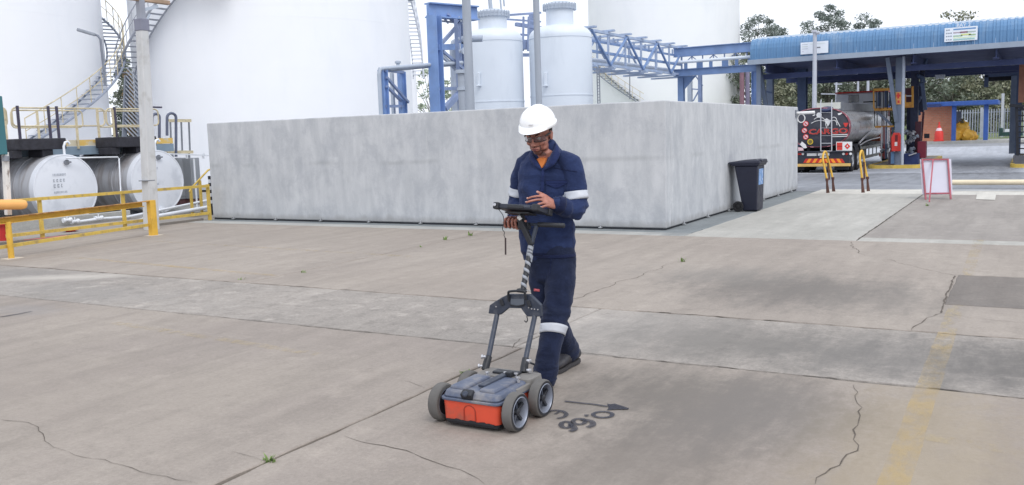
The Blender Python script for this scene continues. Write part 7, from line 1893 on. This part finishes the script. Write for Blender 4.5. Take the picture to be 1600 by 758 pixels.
# wheels
def cwheel(x, y, sgn, r=.105):
    w = .030
    mb = MB(); mb.lathe([(r*.74, -w), (r-.008, -w), (r-.002, -w+.006), (r, -w+.014), (r, w-.014), (r-.002, w-.006), (r-.008, w), (r*.74, w)], 44, (x, y, r), (sgn, 0, 0), (0, 0, 1), hollow=True); o = mb.build('wheel', m_tread, cart, smooth=30)
    mb = MB(); mb.lathe([(r*.92, w-.0005), (r*.92, w+.002), (r*.80, w+.002), (r*.80, w-.0005)], 44, (x, y, r), (sgn, 0, 0), (0, 0, 1), hollow=True); mb.build('sidewall', m_cartbk, o, smooth=30)
    mb = MB(); mb.lathe([(r*.80, -w*.9), (r*.80, w+.001), (r*.755, w+.003), (r*.73, w-.002), (r*.70, w*.1), (r*.66, -w*.6), (r*.66, -w*.9)], 44, (x, y, r), (sgn, 0, 0), (0, 0, 1), hollow=True); mb.build('rim', m_rimm, o, smooth=30)
    mb = MB(); mb.lathe([(r*.68, -w*.7), (r*.68, -w*.55)], 36, (x, y, r), (sgn, 0, 0)); mb.build('hub_plate', m_cartbk, o)
    for k in range(5):
        a = 2*math.pi*k/5+.4; u = V(0, math.cos(a), math.sin(a)); c_ = V(x+sgn*.004, y, r)
        mb = MB(); mb.bar(c_+u*r*.12, c_+u*r*.72, .016, .018, up=(1, 0, 0)); mb.build('spoke', m_frameg if k % 2 else m_cartbk, o, bevel=.003)
    mb = MB(); mb.lathe([(.020, -w), (.020, w*.6), (.012, w*.75), (.004, w*.78)], 18, (x, y, r), (sgn, 0, 0)); mb.build('hub_cap', m_cartbk, o, smooth=40)
cwheel(-2.352, 4.062, 1); cwheel(-2.348, 4.345, 1); cwheel(-2.822, 4.062, -1); cwheel(-2.822, 4.345, -1)
for y in (4.062, 4.345):
    mb = MB(); mb.tube([(-2.80, y, .105), (-2.37, y, .105)], .012, 10); mb.build('axle', m_cartbk, cart, smooth=50)
# handle frame
YL0, YL1 = 4.43, 4.66
for (bx_, by_), (mx, my), (tx, ty) in (((757.5, 578), (763.5, 557), (777, 490)), ((818, 582), (821.5, 560), (836, 492))):
    a, m_, b = AY(bx_, by_, YL0), AY(mx, my, YL0+.045), AY(tx, ty, YL1)
    mb = MB(); mb.tube([m_, b], .0155, 14); mb.build('frame_leg', m_frameg, cart, smooth=50)
    mb = MB(); mb.tube([a-V(0, 0, .0), a.lerp(m_, .35), m_], [.022, .023, .021], 14); mb.tube([V(a.x, a.y+.0, .18), a], .014, 8); mb.build('leg_socket', m_cartbk, cart, smooth=50)
    for px, py in (((750.5, 572), (755.5, 557.5)) if bx_ < 800 else ((826.5, 564), (826.5, 579))):
        q = AY(px, py, YL0-.01); mb = MB(); mb.lathe([(.008, -.014), (.008, .0), (.013, .002), (.013, .012), (.004, .014)], 12, q, (-1 if bx_ < 800 else 1, -.3, 0)); mb.build('clamp_knob', m_chrome, cart, smooth=40)
mb = MB(); mb.bar(AY(826, 566, YL0-.012), AY(836, 570, YL0-.02), .006, .010); mb.build('quick_release', m_cartbk, cart)
def c5(x, y): return (750+x/5.413, 380+y/5.413)
PY_ = 4.655
for lo_, hi_, mt_ in ((0, .028, m_frameg),):
    poly = [AY(*c5(*p), PY_) for p in [(80, 592), (90, 522), (130, 495), (190, 457), (250, 428), (430, 432), (470, 470), (520, 520), (525, 618), (405, 618), (355, 548), (250, 545), (182, 602)]]
    mb = MB(); mb.prism([p-V(0, .014, 0) for p in poly], (0, .028, 0)); mb.build('shoulder_plate', m_frameg, cart, bevel=.004)
poly = [AY(*c5(*p), PY_-.016) for p in [(262, 470), (375, 470), (375, 525), (262, 525)]]; mb = MB(); mb.prism(poly, (0, -.004, 0)); mb.build('label_panel', M('panel_grey', (92, 98, 108), rough=.6, var=.1), cart)
mb = MB(); mb.tube(smooth_path([AY(*c5(244, 490), PY_-.02), AY(*c5(240, 425), PY_-.03), AY(*c5(255, 408), PY_-.035), AY(*c5(360, 404), PY_-.035), AY(*c5(380, 425), PY_-.03), AY(*c5(390, 480), PY_-.02)], 5), .0075, 10); mb.build('grab_handle', m_cartbk, cart, smooth=60)
mb = MB(); mb.tube(smooth_path([AY(*c5(255, 520), PY_-.022), AY(*c5(310, 532), PY_-.026), AY(*c5(375, 520), PY_-.022)], 5), .004, 8); mb.build('cable', m_cartbk, cart, smooth=60)
for p in ((185, 500), (415, 512)):
    mb = MB(); q = AY(*c5(*p), PY_-.018); mb.obox(q, (.022, .012, .040), Matrix.Rotation(R(-20 if p[0] < 300 else -20), 3, 'Y')); mb.build('clamp', m_cartbk, cart, bevel=.003)
for p in ((137, 537), (413, 545), (438, 555), (462, 558), (490, 562)):
    mb = MB(); q = AY(*c5(*p), PY_-.014); mb.lathe([(.005, 0), (.004, .004)], 8, q, (0, -1, 0)); mb.build('rivet', m_chrome, cart, smooth=40)
mb = MB(); mb.tube(smooth_path([AY(*c5(395, 618), PY_), AY(*c5(402, 650), PY_), AY(*c5(390, 668), PY_), AY(*c5(376, 655), PY_)], 5), .0035, 6); mb.build('hook', m_cartbk, cart, smooth=60)
pbot, ptop = AY(816.5, 456, 4.665), AY(829.5, 384, 4.80)
mb = MB(); mb.tube([pbot, ptop], .0165, 18); mb.build('steering_pole', m_cartbk, cart, smooth=50)
mb = MB(); mb.bar(AY(809, 453.5, 4.66), AY(822, 455, 4.66), .03, .022); mb.build('pole_clamp', m_cartbk, cart, bevel=.003)
mb = MB(); mb.tube([AY(820, 453.5, 4.66), AY(829, 455, 4.64)], .003, 6); mb.build('pin', m_chrome, cart)
# spiral of grey-white tape round the pole
ax_ = (ptop-pbot).normalized(); pa_ = ax_.orthogonal().normalized(); pb2 = ax_.cross(pa_); Lp = (ptop-pbot).length
def helix(t0, t1, turns, width, name):
    mb = MB(); n_ = int(40*turns); L_, R2 = [], []
    for i in range(n_+1):
        t = t0+(t1-t0)*i/n_; th = -2*math.pi*turns*i/n_+1.0; d = pa_*math.cos(th)+pb2*math.sin(th)
        L_.append(pbot+ax_*(Lp*t)+d*.0180); R2.append(pbot+ax_*(Lp*t+width)+d*.0180)
    mb.add(L_+R2, [(i, i+1, n_+1+i+1, n_+1+i) for i in range(n_)]); o = mb.build(name, M('grey_white_tape', (150, 154, 162), rough=.5, var=.12, scale=30), cart, smooth=80); o.modifiers.new('t', 'SOLIDIFY').thickness = .0012
helix(.03, .72, 4.4, .020, 'tape_spiral'); helix(.72, .93, 3.2, .030, 'tape_wrap')
mb = MB(); mb.prism([AY(829, 396, 4.77), AY(833, 400, 4.765), AY(831, 410, 4.755), AY(827, 406, 4.76)], (0, -.002, 0)); mb.build('tape_end', MATS['grey_white_tape'], cart)
# handle head: two limbs, bar, grips
hb = AY(831, 383, 4.805)
mb = MB(); mb.bar(hb, AY(812, 342, 4.80), .034, .032, up=(0, 1, 0)); mb.build('handle_limb', m_cartbk, cart, bevel=.007)
mb = MB(); mb.bar(hb+V(0, 0, .01), AY(838.5, 352, 4.84), .022, .026, up=(0, 1, 0)); mb.build('handle_limb', m_frameg, cart, bevel=.006)
mb = MB(); q = AY(812, 339.5, 4.79); mb.lathe([(.016, -.012), (.017, .006), (.010, .012)], 14, q, (-.4, -.5, .8)); mb.build('limb_cap', m_white, cart, smooth=50)
mb = MB(); mb.bar(AY(811, 352, 4.845), AY(828, 354, 4.845), .045, .045); mb.build('bar_clamp', m_cartbk, cart, bevel=.008)
gl0, gl1, gl2, gl3 = AY(787.5, 349.5, BARY), AY(881, 352.5, BARY), AY(841, 350.8, BARY), AY(813, 350, BARY)
gl0.z = bz; mb = MB(); mb.tube([gl0, V(gl3.x, BARY, bz-.001), gl1], .009, 12); mb.build('handle_bar', m_frameg, cart, smooth=50)
mb = MB(); mb.tube([gl0, V(gl3.x, BARY, bz-.001)], .0135, 14); mb.build('grip', m_cartbk, cart, smooth=50)
mb = MB(); mb.tube([gl2, gl1, gl1+V(.004, 0, 0)], [.0150, .0150, .011], 14); mb.build('grip', m_cartbk, cart, smooth=50)
mb = MB(); mb.tube([AY(818, 343, 4.81), AY(815, 334, 4.78)], .013, 10); mb.bar(AY(795, 333.5, 4.78), AY(832, 334.5, 4.78), .10, .008, up=(0, .25, 1)); mb.build('tablet_mount', m_cartbk, cart, smooth=40)
# tablet
tb = thing('tablet', 'rugged black tablet on the cart handle under the worker\'s left hand', 'tablet', tuple(AY(805, 325, 4.78)))
ta_, tb2 = AY(772.5, 321.5, 4.70), AY(840, 324.5, 4.70)
tx_ = (tb2-ta_).normalized(); tilt = R(15); ty_ = V(-tx_.y*math.cos(tilt), math.cos(tilt)*tx_.x, -math.sin(tilt)).normalized(); tz_ = tx_.cross(ty_)
TR = Matrix((tx_, ty_, tz_)).transposed(); Lt = (tb2-ta_).length; tc = (ta_+tb2)/2
def tbx(name, u0, u1, v0, v1, w0, w1, mat, bev=.003, parent=None):
    mb = MB(); c = tc+TR @ V((u0+u1)/2, (v0+v1)/2, (w0+w1)/2); mb.obox(c, (u1-u0, v1-v0, w1-w0), TR); return mb.build(name, mat, parent or tb, bevel=bev)
h2 = Lt/2
m_tab = M('tablet_casing', (42, 46, 58), rough=.5, var=.12, scale=14)
tbx('casing', -h2+.01, h2-.01, 0, .185, -.014, .016, m_tab, .006)
for s_ in (-1, 1):
    for v in (0.008, .175): tbx('corner_guard', s_*(h2-.015)-.019, s_*(h2-.015)+.019, v-.022, v+.022, -.020, .022, m_cartbk, .007)
tbx('screen', -h2+.035, h2-.035, .025, .16, .0165, .018, glassy('tablet_screen', (28, 32, 44)), .001)
tbx('port_cover', -.055, .055, -.006, .001, -.009, .009, m_cartbk, .002); tbx('grip_ledge', .02, .10, -.004, .002, -.004, .012, m_frameg, .002)
q = tc+TR @ V(-h2+.012, -.017, .004); mb = MB(); mb.lathe([(.0095, 0), (.0095, .004), (.006, .005), (.006, .002), (.001, .002)], 14, q, -ty_); mb.build('port', m_chrome, tb, smooth=40)
mb = MB(); q0 = tc+TR @ V(-h2+.030, -.005, -.016)
st = smooth_path([q0, AY(785.5, 336, 4.70), AY(787, 343, 4.71), AY(787, 350, 4.70), AY(785, 358, 4.70), AY(788, 363, 4.70), AY(787.5, 368, 4.70), AY(789.5, 372, 4.70)], 5); mb.tube(st, .0022, 6); mb.build('lanyard', m_cartbk, tb, smooth=60)
mb = MB(); mb.tube([AY(789.8, 372, 4.70), AY(790, 398, 4.70)], .0052, 10); mb.build('stylus', M('stylus_brown', (58, 46, 46), rough=.5, var=.05), tb, smooth=50)
